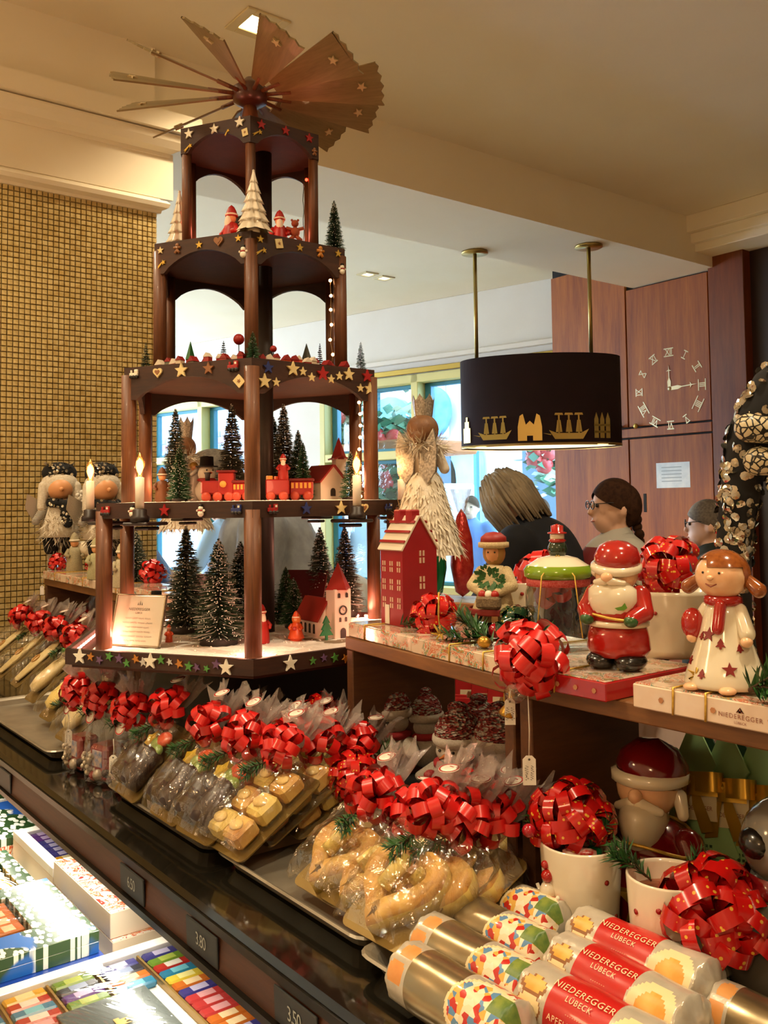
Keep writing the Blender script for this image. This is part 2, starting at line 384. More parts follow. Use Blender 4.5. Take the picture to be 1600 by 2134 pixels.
def window(name, label, u0, u1, mull, tran):
    w = thing(name, label, 'window', kind='structure')
    def fr(nm, a, c, z0, z1, o0=-.12, o1=.015, m=CREAMF): q = MB(); wbox(q, a, c, z0, z1, o0, o1); q.build(nm, m, w)
    fr('frame', u0, u0 + .06, zS, zH); fr('frame', u1 - .06, u1, zS, zH); fr('frame', u0, u1, zH - .07, zH); fr('window_sill', u0, u1, zS - .03, zS + .03, -.2, .06)
    ed = [u0 + .06] + sum([[m - .035, m + .035] for m in mull], []) + [u1 - .06]
    for m in mull: fr('mullion', m - .035, m + .035, zS, zH)
    for i in range(0, len(ed), 2):
        a, c = ed[i], ed[i + 1]; zz = [zS + .03] + ([tran - .035, tran + .035] if tran and i < 2 else []) + [zH - .07]
        if len(zz) == 4: fr('transom', a, c, zz[1], zz[2])
        for k in range(0, len(zz), 2):
            z0, z1 = zz[k], zz[k + 1]
            for (p, q, r, s) in ((a, a + .06, z0, z1), (c - .03, c, z0, z1), (a, c, z0, z0 + .03), (a, c, z1 - .03, z1)): fr('sash', p, q, r, s, -.15, -.09, TEALF)
            g = MB(); wbox(g, a + .03, c - .03, z0 + .03, z1 - .03, -.125, -.119, 0, 0); g.build('pane', GLASS, w)
    return w
zT = bw(830, 948).z
window('window_1', 'shop window seen through the left half of the pyramid', uA, uB, [su(bw(418, 900))], bw(430, 955).z)
window('window_2', 'large shop window behind the pendant lamp', uC, uD, [su(bw(866, 900))], zT)
q = MB(); wbox(q, uC - .4, WL, zH + .005, zH + .05, .01, .03)
structure(q.build('trim_4', mat('brass', 'b59a52', .3, .9)), 'slim brass curtain rail above the windows', 'trim')
q = MB(); wbox(q, -.6, WL + .3, zH + .1, zH + .14, 0, .05); structure(q.build('trim_5', PLASTER2), 'white plaster ledge above the windows', 'trim')
# ------------------------------------------------------------------ street outside
def out(px, py, d): return at(px, py, d)
ub = mat('street_paving', 'a8a6a4', .8, c2='bdbab6', ns=4)
structure(MB().box((-9.5, 10, -.12), (30, 11, .1)).build('ground_street', ub), 'pale street paving outside the windows', 'ground')
t = NT('facade_brick'); t.set(Base_Color=lin('b4717c'), Roughness=.8); BR1 = t.m
BR2 = mat('facade_brick_grey', '7c7f93', .8, c2='8c8fa2', ns=4); MORT = mat('facade_mortar', 'c9ccd4', .9)
# brick gable, to the left through the pyramid
Yb = 8.2
gp = thing('brick_house', 'pink and grey brick gable seen through the left window', 'building', (0, 0, 0))
l0, r0 = ony(310, 900, Yb), ony(600, 900, Yb); w = r0.x - l0.x; gx = l0.x - .3
MB().box((gx + w / 2, Yb + .9, 2.4), (w + .6, 1.6, 5)).build('wall', MORT, gp)
bw_, bh_ = .36, .13; bm1 = MB().box((0, 0, 0), (bw_ - .03, .06, bh_ - .03), 0, .008)
m1, m2 = bm1.mesh('brick', BR1), bm1.mesh('brick', BR2); zc0 = 1.2
nb = 0
for j in range(15):
    for i in range(int((w + .5) / bw_)):
        x = gx - .2 + (i + (.5 if j % 2 else 0)) * bw_; z = zc0 + j * bh_
        o = ob('brick', m2 if (j // 1) % 2 == 0 else m1, gp, loc=(x, Yb + .08, z)); nb += 1
# white stone building front with arch and string of lights
st = thing('stone_building', 'white street front with arched doorway seen through the large window', 'building')
STONE = mat('white_stone', 'f2f0ec', .8, c2='e4e6ea', ns=2)
Ys = 10.2; a0, a1 = ony(640, 900, Ys), ony(1250, 900, Ys)
b = MB(); b.box(((a0.x + a1.x) / 2, Ys + .3, 3), (a1.x - a0.x, .5, 6.4)); b.build('wall', STONE, st)
def arch(name, cx, z0, wd_, ht, m, dy, par, n=12):
    pts = [(-wd_ / 2, 0), (wd_ / 2, 0)] + [(wd_ / 2 * math.cos(math.pi * i / n), ht - wd_ / 2 + wd_ / 2 * math.sin(math.pi * i / n)) for i in range(n + 1)]
    MB().prism(pts, .08, 0, frame((cx, Ys + dy, z0), (1, 0, 0), (0, 0, 1))).build(name, m, par)
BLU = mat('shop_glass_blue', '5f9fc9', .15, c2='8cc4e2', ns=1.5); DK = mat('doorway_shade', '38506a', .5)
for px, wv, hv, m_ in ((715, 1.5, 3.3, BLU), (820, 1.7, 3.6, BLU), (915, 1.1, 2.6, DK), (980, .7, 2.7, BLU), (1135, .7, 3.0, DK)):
    p = ony(px, 1050, Ys); arch('arched_opening', p.x, -.05, wv, hv, m_, -.02, st)
qm = MB().box((0, 0, 0), (.62, .12, .2), 0, .02).mesh('stone_block', mat('stone_block', 'f6f4f0', .8, c2='e6e4e0', ns=3))
for k in range(26):
    p = ony(1085, 1050, Ys); ob('stone_block', qm, st, loc=(p.x + (.1 if k % 2 else 0), Ys - .02, .3 + k * .23))
    p = ony(905, 1050, Ys); ob('stone_block', qm, st, loc=(p.x + (.08 if k % 2 else 0), Ys - .02, .3 + k * .23))
wr = thing('blue_wreath_disc', 'round blue disc hanging on the street front', 'decoration'); p = ony(915, 860, Ys)
MB().lathe([(0, 0), (.42, 0), (.44, .05), (.40, .09), (0, .1)], 28, 0, (p.x, Ys - .08, p.z), (0, -1, 0)).build('disc', mat('blue_disc', '3f78c0', .5, c2='5d93d8', ns=6), wr)
aw = thing('street_awning', 'teal awning with a row of lights across the street', 'awning')
y0 = 9.2; p0, p1 = ony(770, 808, y0), ony(955, 820, y0)
MB().box(((p0.x + p1.x) / 2, y0, p0.z), (p1.x - p0.x + .4, .7, .12), 0, .02).build('canopy', mat('awning_teal', '2f6f78', .7), aw)
for x_ in (p0.x - .1, p1.x + .1): MB().box((x_, y0 + .25, p0.z / 2 - .03), (.06, .06, p0.z - .05)).build('post', mat('awning_teal'), aw)
BULB = mat('street_bulb', 'fff6e0', .4, emit=4, ecol='fff2d8')
bm_ = MB().ball((0, 0, 0), .045, 8, 6).mesh('bulb', BULB)
for k in range(13): ob('bulb', bm_, aw, loc=(p0.x - .1 + (p1.x - p0.x + .2) * k / 12, y0 - .4, p0.z - .08))
# garlands of greenery below the windows across the street
def garland(px0, px1, py, d, label, n=260):
    p0, p1 = at(px0, py, d), at(px1, py, d); g = thing('street_garland', label, 'garland', group='garlands across the street')
    b = MB(); rd = random.Random(px0)
    for k in range(n):
        s = rd.random(); c = p0.lerp(p1, s) + Vector((rd.gauss(0, .05), rd.gauss(0, .12), rd.gauss(0, .14))); sz = rd.uniform(.05, .12)
        x, y, z = basis((rd.gauss(0, 1), rd.gauss(0, 1), rd.gauss(0, 1))); b.add([c + x * sz, c + y * sz * .5, c - x * sz, c - y * sz * .5], [(0, 1, 2, 3)], rd.choice((0, 0, 1, 2)))
    b.build('leaves', [mat('garland_green', '3f7d5e', .6), mat('garland_pale', 'd4ead4', .5), mat('garland_dark', '24543f', .6)], g, 'stuff')
    for k in range(5):
        c = p0.lerp(p1, rd.random()); MB().ball(c + Vector((0, -.15, rd.gauss(0, .08))), .09, 10, 7).build('red_bauble', mat('street_red', 'c0343a', .3), g)
garland(790, 870, 912, 9.0, 'green garland with red baubles over the stall across the street')
garland(690, 740, 890, 9.4, 'green garland with red baubles beside the far doorway')
garland(800, 850, 1000, 8.6, 'dark garland on the market stall counter', 160)
garland(1120, 1165, 960, 9.0, 'tall garland at the right end of the street front', 200)
stl = thing('market_stall', 'small wooden market stall with orange roof across the street', 'stall'); p = at(815, 1000, 8.8)
MB().box((p.x, p.y, p.z + .28), (1.5, .9, .12), 0, .02).build('roof', mat('stall_roof', 'c2703c', .7), stl)
MB().box((p.x, p.y + .2, p.z - .6), (1.3, .6, 1.1), 0, .02).build('counter_front', mat('stall_white', 'e4eef4', .7), stl)
for s_ in (-.65, .65): MB().box((p.x + s_, p.y, (p.z + .25) / 2), (.07, .07, p.z + .25)).build('post', mat('stall_post', '6b86a0', .7), stl)
# ------------------------------------------------------------------ display counter
ZT, YF = 1.12, .512
XL, XR = -3.09, .35
BLACK = mat('black_lacquer', '0b0a09', .12, spec=.6, coat=.5)
BLACKM = mat('black_board', '121110', .55)
OAKD = wood('strip_wood', '2a1408', '42220e', '583016', (.6, 8, 8), .5, .0)
ct = thing('display_counter', 'long black display counter with wooden edge strip', 'counter', (0, 0, 0))
MB().box(((XL + XR) / 2, (YF + .11 + 1.42) / 2, ZT - .03), (XR - XL, 1.42 - YF - .11, .06), 0, .004).build('worktop', BLACK, ct)
MB().box(((XL + XR) / 2, 1.115, (ZT - .06) / 2), (XR - XL, .56, ZT - .065), 0, .004).build('counter_body', mat('counter_body_brown', '2b1a10', .6), ct)
t = NT('lip_glass'); co = t.coord((3, 30, 30)); 
t.set(Base_Color=lin('16140f'), Roughness=.08, Specular_IOR_Level=.6, Coat_Weight=.1); LIPG = t.m
# sloping dark glass lip with a metal edge
pr_ = [(YF + .112, ZT + .000), (YF + .004, ZT - .004), (YF, ZT - .012), (YF + .004, ZT - .018), (YF + .112, ZT - .014)]
def sweep(name, prof, m, par, x0=XL, x1=XR):
    n = len(prof); vs = [(x0, y, z) for y, z in prof] + [(x1, y, z) for y, z in prof]
    return MB().add(vs, [(i, (i + 1) % n, n + (i + 1) % n, n + i) for i in range(n)] + [tuple(range(n)), tuple(range(n, 2 * n))[::-1]]).build(name, m, par)
sweep('glass_lip', pr_, LIPG, ct)
sweep('edge_rail', [(YF - .004, ZT - .012), (YF - .004, ZT - .022), (YF + .02, ZT - .022), (YF + .02, ZT - .016)], mat('rail_dark', '1a1712', .3, .5), ct)
sweep('wood_strip', [(YF - .001, ZT - .022), (YF - .003, ZT - .064), (YF + .03, ZT - .064), (YF + .02, ZT - .022)], OAKD, ct)
sweep('lower_rail', [(YF - .010, ZT - .063), (YF - .010, ZT - .072), (YF + .036, ZT - .072), (YF + .036, ZT - .063)], mat('rail_dark', '1a1712', .3, .5), ct)
# slim price tags pushed into the strip
SLATE = mat('slate_tag', '191f21', .5, c2='20262a', ns=30); CHALK = mat('chalk_grey', '9ca09a', .8)
def price_tag(px, py, txt, label):
    p = ony(px, py, YF + .004); sl = math.atan2(.040, .013)
    t = thing('price_tag', label, 'price tag', (p.x, YF - .0045, ZT - .0425), 0, 'price tags on the counter edge')
    M = frame((0, 0, 0), (1, 0, 0), (0, -.04, 1))
    MB(M).box((0, 0, 0), (.082, .037, .003), 0, .001).build('slate', SLATE, t)
    if txt: add_text(MB(), txt, .022, M @ T(0, 0, .0021) @ Matrix.Diagonal((.8, 1, 1, 1)), 0, .9).build('price', CHALK, t)
price_tag(20, 1560, '', 'plain dark price tag at the far end of the counter strip')
price_tag(288, 1772, '6.50', 'slate price tag reading 6.50 below the almond cake parcels')
price_tag(434, 1880, '3.80', 'slate price tag reading 3.80 left of the heart parcels')
price_tag(630, 2036, '3.50', 'slate price tag reading 3.50 lowest on the counter strip')
# lower display ledge with light strip
ZL = .885
ld = thing('display_ledge', 'lower white display ledge under the counter edge', 'display ledge')
MB().box(((XL + XR) / 2, .32, ZL - .02), (XR - XL, .90, .04), 0, .004).build('ledge_top', mat('ledge_white', 'cfc8b8', .4), ld)
MB().box(((XL + XR) / 2, .32, (ZL - .04) / 2), (XR - XL, .86, ZL - .045), 0, .004).build('ledge_body', mat('counter_body_brown'), ld)
ls = thing('light_strip', 'light strip under the counter edge shining on the boxes', 'light strip', (0, 0, 0))
MB().box((-1.35, YF + .05, ZT - .079), (2.6, .02, .012), 0, .002).build('housing', mat('rail_dark'), ls)
l_ = lamp('strip_light', 'AREA', (-1.45, YF + .035, ZT - .086), 4.8, (1, .93, .78), 2.2, target=(-1.45, YF - .12, ZL), parent=ls, sizey=.015)
# dark back ledge holding the shelves
MB().box(((XL + XR) / 2, 1.30, ZT + .01), (XR - XL, .25, .02), 0, .003).build('back_ledge', BLACKM, ct)
# ------------------------------------------------------------------ christmas pyramid
AX, AY = -1.587, .893
WOODP = wood('pyramid_wood', '3c1e0c', '66391a', '86522a', (14, 14, .7), .52, .05)
WOODF = wood('frieze_wood', '22100a', '341a0e', '482816', (1.2, 1.2, 9), .6, .0)
WOODU = wood('underside_wood', '38180e', '4a2012', '5a2a18', (2, 2, 2), .7, .0)
pyr = thing('christmas_pyramid', 'tall dark wooden Christmas pyramid with five tiers and turning blades', 'christmas pyramid', (AX, AY, 0))
A0 = math.atan2(-AY, -AX)            # direction of the front corner, towards the viewer
TIER = {}                            # name: radius, z of top, frieze height
def cz(R, py): return zpix(AX + R * math.cos(A0), AY + R * math.sin(A0), py)
for k, R, ya, yb in (('A', .368, 1375, 1410), ('B', .3145, 1044, 1079), ('C', .2636, 745, 817), ('D', .2053, 480, 547), ('E', .152, 240, 295)):
    zt = cz(R, ya); TIER[k] = (R, zt, zt - cz(R, yb))
def hexpts(R): return [Vector((R * math.cos(A0 + math.pi / 3 * i), R * math.sin(A0 + math.pi / 3 * i), 0)) for i in range(6)]
def panel(R, zt, h, i, arch, th=.010):
    c = hexpts(R); a, d = c[i], c[(i + 1) % 6]; L = (d - a).length; n = 14; ins = .10 * L if arch else 0
    if arch:
        top = h * .40; bot = [(0, -h)] + [(0 + ins, -h)] + [(ins + (L - 2 * ins) * k / n, -h + (h - top) * math.sin(math.pi * k / n) ** .75) for k in range(1, n)] + [(L - ins, -h), (L, -h)]
    else: bot = [(0, -h), (L, -h)]
    vs = []
    inn = -(a + d).normalized()
    for x, z in [(0, 0)] + bot + [(L, 0)]: vs.append(a + (d - a) * (x / L) + Vector((0, 0, zt + z)))
    return vs, inn
def frieze(R, zt, h, arch):
    for i in range(6):
        vs, inn = panel(R, zt, h, i, arch); th = .009; m = len(vs)
        # outer skin as a strip between the top edge and the lower outline
        bot = vs[1:-1]; a, d = vs[0], vs[-1]; L = (d - a); nb = len(bot)
        tops = [Vector((p.x, p.y, zt)) for p in bot]; b = MB()
        O = tops + bot; I = [p + inn * th for p in O]
        f = []
        for k in range(nb - 1):
            f += [(k, nb + k, nb + k + 1, k + 1), (2 * nb + k, 2 * nb + k + 1, 3 * nb + k + 1, 3 * nb + k), (k, k + 1, 2 * nb + k + 1, 2 * nb + k), (nb + k, 3 * nb + k, 3 * nb + k + 1, nb + k + 1)]
        f += [(0, 2 * nb, 3 * nb, nb), (nb - 1, 2 * nb - 1, 4 * nb - 1, 3 * nb - 1)]
        b.add(O + I, f).build('frieze_panel', WOODF, pyr)
def plate(R, zt, th, m, name='tier_plate'):
    c = hexpts(R); vs = [Vector((p.x, p.y, zt)) for p in c] + [Vector((p.x, p.y, zt - th)) for p in c]
    MB().add(vs, [tuple(range(6)), tuple(range(6, 12))[::-1]] + [(i, 6 + i, 6 + (i + 1) % 6, (i + 1) % 6) for i in range(6)]).build(name, m, pyr)
for k in 'BCDE':
    R, zt, h = TIER[k]; plate(R - .010, zt - .002, .012, WOODU); frieze(R, zt, h, k in 'CDE')
R, zt, h = TIER['A']; plate(R - .012, zt - .012, .02, WOODU, 'base_plate'); frieze(R, zt, h, False)
posts = (('A', 'B', .300, .0145), ('B', 'C', .2545, .0135), ('C', 'D', .1945, .0125), ('D', 'E', .1395, .0095))
for lo, hi, rp, rr in posts:
    z0 = TIER[lo][1] - .013; z1 = TIER[hi][1] - .014
    pm = MB().lathe([(rr, z0), (rr, z1)], 14).mesh('post', WOODP)
    for p in hexpts(rp): ob('post', pm, pyr, loc=(p.x, p.y, 0))
zTop = TIER['E'][1]; zHub = zpix(AX, AY, 197)
MB().lathe([(.0165, TIER['A'][1] - .02), (.0165, zTop - .01)], 16, 0, (RT.x * .026, RT.y * .026, 0)).build('center_column', wood('column_wood', '140a06', '1e0f08', '2a160c', (9, 9, .7), .5, .05), pyr)
MB().lathe([(.032, zTop), (.034, zTop + .012), (.026, zTop + .026), (.030, zTop + .040), (.018, zTop + .055), (.012, zHub - .02)], 18).build('finial', WOODP, pyr)
MB().lathe([(.016, zHub - .026), (.034, zHub - .016), (.036, zHub + .010), (.020, zHub + .022), (.008, zHub + .034), (0, zHub + .037)], 20).build('rotor_hub', wood('hub_wood', '34180e', '442012', '542a18', (3, 3, 3), .4, .2), pyr)
# rotor blades
BLADE = wood('blade_wood', '6a5a36', '7e6c44', '928052', (1, 9, 9), .5, .05)
r0, r1, w0, w1 = .066, .270, .028, .094
n = 9
outl = [(r0, -w0 / 2), (r1 - .006, -w1 / 2)] + [(r1 + (.004 if i % 2 else -.002) - abs(i / n - .5) * .012, -w1 / 2 + w1 * i / n) for i in range(n + 1)] + [(r1 - .006, w1 / 2), (r0, w0 / 2)]
bm = MB().prism(outl, .0035).mesh('blade', BLADE)
stm = MB().prism([(x * .0105, y * .0105) for x, y in star()], .004).mesh('blade_star', mat('pale_star_wood', 'c9b48a', .6))
pegm = MB().tube([(.025, 0, .002), (.085, 0, .002)], .0042, 8).mesh('blade_peg', WOODP)
for k in range(12):
    a = A0 + math.radians(12 + 30 * k); M = T(0, 0, zHub - .004) @ RZ(a) @ RX(math.radians(-33))
    o = ob('blade', bm, pyr); o.matrix_local = M
    s_ = ob('blade_star', stm, o); s_.location = (r1 - .04, 0, -.0035)
    s_ = ob('blade_star', stm, o); s_.location = (r1 - .04, 0, .003)
    o = ob('blade_peg', pegm, pyr); o.matrix_local = M
# ------------------------------------------------------------------ ornaments glued to the friezes
OC = dict(white='e8e2d0', cream='dcc890', gold='c8a444', red='a01c1c', blue='27346e', green='4f8a3c', orange='b8772c', purple='66486c', brown='8a5a34', silver='c4c0b8')
OM = {k: mat('ornament_' + k, v, .5, metal=.5 if k == 'gold' else 0) for k, v in OC.items()}
_om = {}
def orn_mesh(kind, col):
    if (kind, col) in _om: return _om[(kind, col)]
    b = MB(); mats = [OM[col], OM['white'], OM['red'], mat('ornament_black', '16130f', .5), OM['brown']]
    if kind == 'star': b.prism([(x, y) for x, y in star()], .30)
    elif kind == 'comet':
        b.prism([(x * .55 + .6, y * .55 + .25) for x, y in star()], .25); b.prism([(.4, .3), (-1.2, -.55), (-.9, -.15), (-1.3, -.1), (.2, .45)], .2)
    elif kind == 'card': b.prism([(-.7, -.8), (.7, -.8), (.7, .8), (-.7, .8)], .2); b.prism([(x * .35, y * .35) for x, y in star()], .26, 4)
    elif kind == 'heart':
        pts = [(.9 * math.sin(t) ** 3, .85 * (13 * math.cos(t) - 5 * math.cos(2 * t) - 2 * math.cos(3 * t) - math.cos(4 * t)) / 15) for t in [2 * math.pi * i / 24 for i in range(24)]][::-1]
        b.prism(pts, .3); b.prism([(x * .55, y * .55) for x, y in pts], .38, 4)
    elif kind == 'snowman':
        b.ball((0, -.55, .2), (.55, .55, .4), 10, 7, 1); b.ball((0, .25, .2), (.42, .42, .38), 10, 7, 1); b.box((0, .75, .2), (.6, .35, .5), 3, .05); b.box((0, -.06, .3), (.8, .18, .5), 2, .05)
        for s in (-1, 1): b.ball((s * .6, -.1, .2), .22, 8, 6, 1)
    elif kind == 'train':
        b.box((-.1, -.1, .2), (1.7, .6, .4), 0, .06); b.box((.45, .4, .2), (.7, .8, .4), 0, .06); b.box((-.6, .45, .2), (.25, .5, .35), 0, .04)
        for x in (-.6, 0, .6): b.lathe([(.28, 0), (.28, .5)], 10, 3, (x, -.5, 0))
        b.box((.45, .45, .3), (.35, .35, .3), 1, .03)
    elif kind == 'ginger':
        b.ball((0, .55, .15), (.4, .4, .25), 10, 6, 0)
        for p, q in (((0, .2), (0, -.3)), ((-.7, .1), (.7, .1)), ((0, -.3), (-.45, -.9)), ((0, -.3), (.45, -.9))): b.tube([(p[0], p[1], .15), (q[0], q[1], .15)], .25, 8, 0)
        b.box((0, .15, .38), (.25, .1, .1), 1)
    me = b.mesh(kind + '_ornament', mats); _om[(kind, col)] = me; return me
def orn(tier, face, t, v, kind, col, size, tilt=0.0):
    R, zt, h = TIER[tier]; c = hexpts(R)
    a, d = (c[5], c[0]) if face == 'L' else (c[0], c[1])
    x = (d - a).normalized(); nrm = Vector((x.y, -x.x, 0)); p = a.lerp(d, t) + nrm * .0004 + Vector((0, 0, zt - v * h))
    o = ob(kind + '_ornament', orn_mesh(kind, col), pyr); o.matrix_local = frame(p, x, (0, 0, 1)) @ RZ(tilt) @ Matrix.Scale(size, 4)
for a in [('E','L',.13,.28,'star','white',.0105),('E','L',.5,.28,'star','white',.0105),('E','L',.86,.2,'star','white',.011),('E','L',.12,.82,'comet','gold',.0085,.3),('E','L',.68,.5,'comet','gold',.006,.6),('E','L',.93,.62,'card','cream',.0085,.2),
          ('E','R',.15,.25,'star','red',.0095),('E','R',.5,.22,'star','red',.0095),('E','R',.85,.25,'star','red',.0095),('E','R',.1,.62,'comet','gold',.009,.2),('E','R',.93,.72,'ginger','brown',.008),
          ('D','L',.07,.25,'star','cream',.0075),('D','L',.25,.25,'ginger','brown',.010),('D','L',.48,.24,'star','gold',.0075),('D','L',.68,.2,'heart','brown',.0105),('D','L',.88,.2,'star','gold',.0075),('D','L',.08,.72,'comet','gold',.0095,.35),('D','L',.93,.62,'snowman','white',.0115),
          ('D','R',.09,.22,'star','gold',.0075),('D','R',.28,.25,'card','cream',.0105,.2),('D','R',.5,.25,'star','gold',.0075),('D','R',.72,.25,'ginger','orange',.011),('D','R',.92,.2,'star','gold',.0075),('D','R',.1,.62,'comet','gold',.010,.2),('D','R',.96,.68,'snowman','white',.0105),
          ('C','L',.09,.22,'train','white',.010),('C','L',.28,.22,'heart','cream',.0105),('C','L',.47,.22,'star','cream',.0135),('C','L',.68,.22,'star','brown',.0115),('C','L',.87,.22,'train','red',.0115),('C','L',.91,.66,'card','cream',.0115,.75),
          ('C','R',.12,.25,'star','blue',.011),('C','R',.31,.22,'star','cream',.0135),('C','R',.39,.27,'star','cream',.0085),('C','R',.46,.42,'star','cream',.0085),('C','R',.55,.28,'star','red',.0135),('C','R',.62,.42,'star','cream',.0085),('C','R',.69,.3,'star','cream',.0085),('C','R',.77,.22,'star','cream',.0125),('C','R',.93,.22,'star','red',.0125),
          ('C','R',.09,.66,'star','cream',.0135),('C','R',.18,.66,'star','cream',.0085),('C','R',.87,.62,'star','cream',.0085),('C','R',.95,.62,'star','cream',.0125),
          ('B','L',.07,.5,'train','red',.0105),('B','L',.25,.5,'snowman','white',.0105),('B','L',.46,.5,'star','red',.011),('B','L',.69,.5,'snowman','white',.0105),('B','L',.91,.5,'train','blue',.0105),
          ('B','R',.12,.5,'train','red',.0105),('B','R',.33,.5,'star','blue',.011),('B','R',.56,.5,'star','cream',.0125),('B','R',.72,.5,'heart','cream',.010),('B','R',.9,.5,'train','blue',.009),
          ('A','L',.09,.42,'star','white',.0135),('A','L',.48,.45,'star','white',.0135),('A','L',.87,.55,'star','white',.0135),('A','R',.18,.5,'star','white',.0135),('A','R',.56,.42,'star','silver',.010),
          ]: orn(*a)
rd = random.Random(3)
for i, t_ in enumerate((.15, .2, .255, .31, .35, .40, .44, .535, .58, .63, .68, .72, .77, .82)): orn('A', 'L', t_, rd.uniform(.3, .75), 'star', ('orange', 'purple', 'green', 'purple', 'green', 'orange', 'silver', 'green', 'silver', 'orange', 'green', 'purple', 'green', 'purple')[i], rd.uniform(.0062, .0088), rd.uniform(-.5, .5))
for i, t_ in enumerate((.3, .36, .42, .48, .64, .7, .78)): orn('A', 'R', t_, rd.uniform(.3, .7), 'star', ('green', 'purple', 'green', 'orange', 'purple', 'green', 'purple')[i], rd.uniform(.0062, .0085), rd.uniform(-.5, .5))
# ------------------------------------------------------------------ electric candles on arms around tier B
R, zt, h = TIER['B']
CW = mat('candle_sleeve', 'e6dccb', .45, sub=.1); DKW = mat('candle_holder_wood', '1e0f0a', .45)
GLB = cello('bulb_glass', 'ffe0b0', .05, .4, .03, 4); FIL = mat('bulb_filament', 'ffb050', .4, emit=60, ecol='ffa84c')
FROST = mat('bulb_core', 'ffd9a0', .4, emit=10, ecol='ffba70')
c = hexpts(R)
sl = MB().lathe([(.0075, 0), (.0075, .056), (.0045, .057)], 14).mesh('candle_sleeve', CW)
hold = MB().lathe([(.011, -.012), (.016, -.010), (.016, -.002), (.012, .001), (.012, .010), (.008, .012)], 16).mesh('holder_cup', DKW)
bul = MB().lathe([(.0045, .057), (.0060, .064), (.0085, .074), (.0082, .082), (.0045, .092), (.001, .098), (0, .099)], 14).mesh('bulb', GLB)
core = MB().lathe([(.001, .060), (.0046, .068), (.0056, .076), (.0040, .084), (0, .090)], 10).mesh('bulb_core', FROST)
for i, tt in ((5, .37), (0, .60), (4, .75), (1, .62), (2, .5), (3, .5)):
    a, d = c[i], c[(i + 1) % 6]; x = (d - a).normalized(); nrm = Vector((x.y, -x.x, 0)); p = a.lerp(d, tt) + nrm * .032
    zc = zt - .022
    if i == 4: p = Vector(((at(188, 1050, 1.72) - Vector((AX, AY, 0))).x, (at(188, 1050, 1.72) - Vector((AX, AY, 0))).y, 0))
    q = Vector((p.x, p.y, zc)); e = ob('electric_candle', hold, pyr, loc=q); e.rotation_euler = (0, 0, 0)
    s_ = ob('candle_sleeve', sl, e, loc=(0, 0, .008)); b_ = ob('bulb', bul, e, loc=(0, 0, .008)); ob('bulb_core', core, e, loc=(0, 0, .008))
    base = a.lerp(d, tt); bm_ = MB(); dirn = nrm if i != 4 else (p - base).normalized()
    bm_.M = frame((base.x, base.y, zc - .014), x if i != 4 else Vector((dirn.y, -dirn.x, 0)), (0, 0, 1)); L = (Vector((p.x, p.y, 0)) - base).length
    bm_.box((0, 0, L / 2), (.05, .006, L + .03), 0, .002); bm_.box((0, -.008, L / 2 - .004), (.03, .006, L), 0, .002)
    bm_.build('candle_arm', DKW, pyr)
    lamp('candle_glow', 'POINT', (p.x, p.y, zc + .085), .35, (1, .6, .28), .012, parent=pyr)
# light strips: base perimeter (pinkish) and small red lamps higher up
PINK = mat('strip_led', 'ffd0c0', .4, emit=9, ecol='ff9a80')
RA, zA, hA = TIER['A']
led = MB().box((0, 0, 0), (.012, .003, .005), 0, .001).mesh('led', PINK)
c = hexpts(RA - .016)
for i in range(6):
    a, d = c[i], c[(i + 1) % 6]; x = (d - a).normalized(); ang = math.atan2(x.y, x.x)
    for k in range(14):
        p = a.lerp(d, (k + .5) / 14); ob('led', led, pyr, loc=(p.x, p.y, zA - .007), rot=(0, 0, ang))
for i in range(6):
    p = hexpts(RA - .07)[i]; lamp('strip_glow', 'POINT', (p.x * .98, p.y * .98, zA + .012), 1.4, (1, .38, .24), .02, parent=pyr)
for rr_, k, e_ in ((.225, 'B', .16), (.12, 'D', .10), (.13, 'E', .10)):
    for i in range(6):
        if k == 'E' and i not in (0, 1, 5): continue
        p = hexpts(rr_)[i]; q = Vector((p.x, p.y, TIER[k][1] + (.03 if k != 'E' else -.04)))
        if k == 'E': q = Vector((p.x * .9, p.y * .9, TIER['E'][1] + .02))
        lamp('tier_glow', 'POINT', q, e_, (1, .25, .14) if k != 'B' else (1, .42, .22), .015, parent=pyr)
REDL = mat('red_led', 'ff2010', .4, emit=20, ecol='ff2010'); AMB = mat('fairy_bulb', 'ffd0a0', .4, emit=16, ecol='ffb070')
p = hexpts(.125)[1]; ob('red_led', MB().ball((0, 0, 0), .003, 8, 6).mesh('red_led', REDL), pyr, loc=(p.x, p.y, TIER['E'][1] - .085))
# fairy lights down the right hand posts
fb = MB().ball((0, 0, 0), .0032, 8, 6).mesh('fairy_bulb', AMB); WIRE = mat('fairy_wire', 'b9a78c', .5)
for (lo, hi, rp, nn) in (('C', 'D', .175, 6), ('B', 'C', .232, 8)):
    p = hexpts(rp)[1]; z0, z1 = TIER[lo][1], TIER[hi][1] - TIER[hi][2]; pts = []
    for k in range(nn + 1):
        z = z1 - (z1 - z0) * .96 * k / nn; q = Vector((p.x + rd.uniform(-.003, .003), p.y + rd.uniform(-.003, .003), z)); pts.append(q); ob('fairy_bulb', fb, pyr, loc=q)
    MB().tube(pts, .0007, 5).build('fairy_wire', WIRE, pyr)
p = hexpts(.118)[1]; z1, z0 = TIER['E'][1] - .09, TIER['D'][1]
MB().tube([(p.x + math.sin(k * 1.7) * .002, p.y, z1 + (z0 - z1) * k / 12) for k in range(13)], .0008, 5).build('fairy_wire', mat('dark_wire', '241812', .5), pyr)
# black pedestal under the pyramid
pd = thing('pyramid_pedestal', 'black pedestal box under the wooden pyramid', 'pedestal', (AX, AY, 0))
zb = TIER['A'][1] - TIER['A'][2]
MB(RZ(.0)).box((.02, .03, (ZT + zb - .003) / 2), (.34, .40, zb - .003 - ZT), 0, .004).build('box', BLACKM, pd)
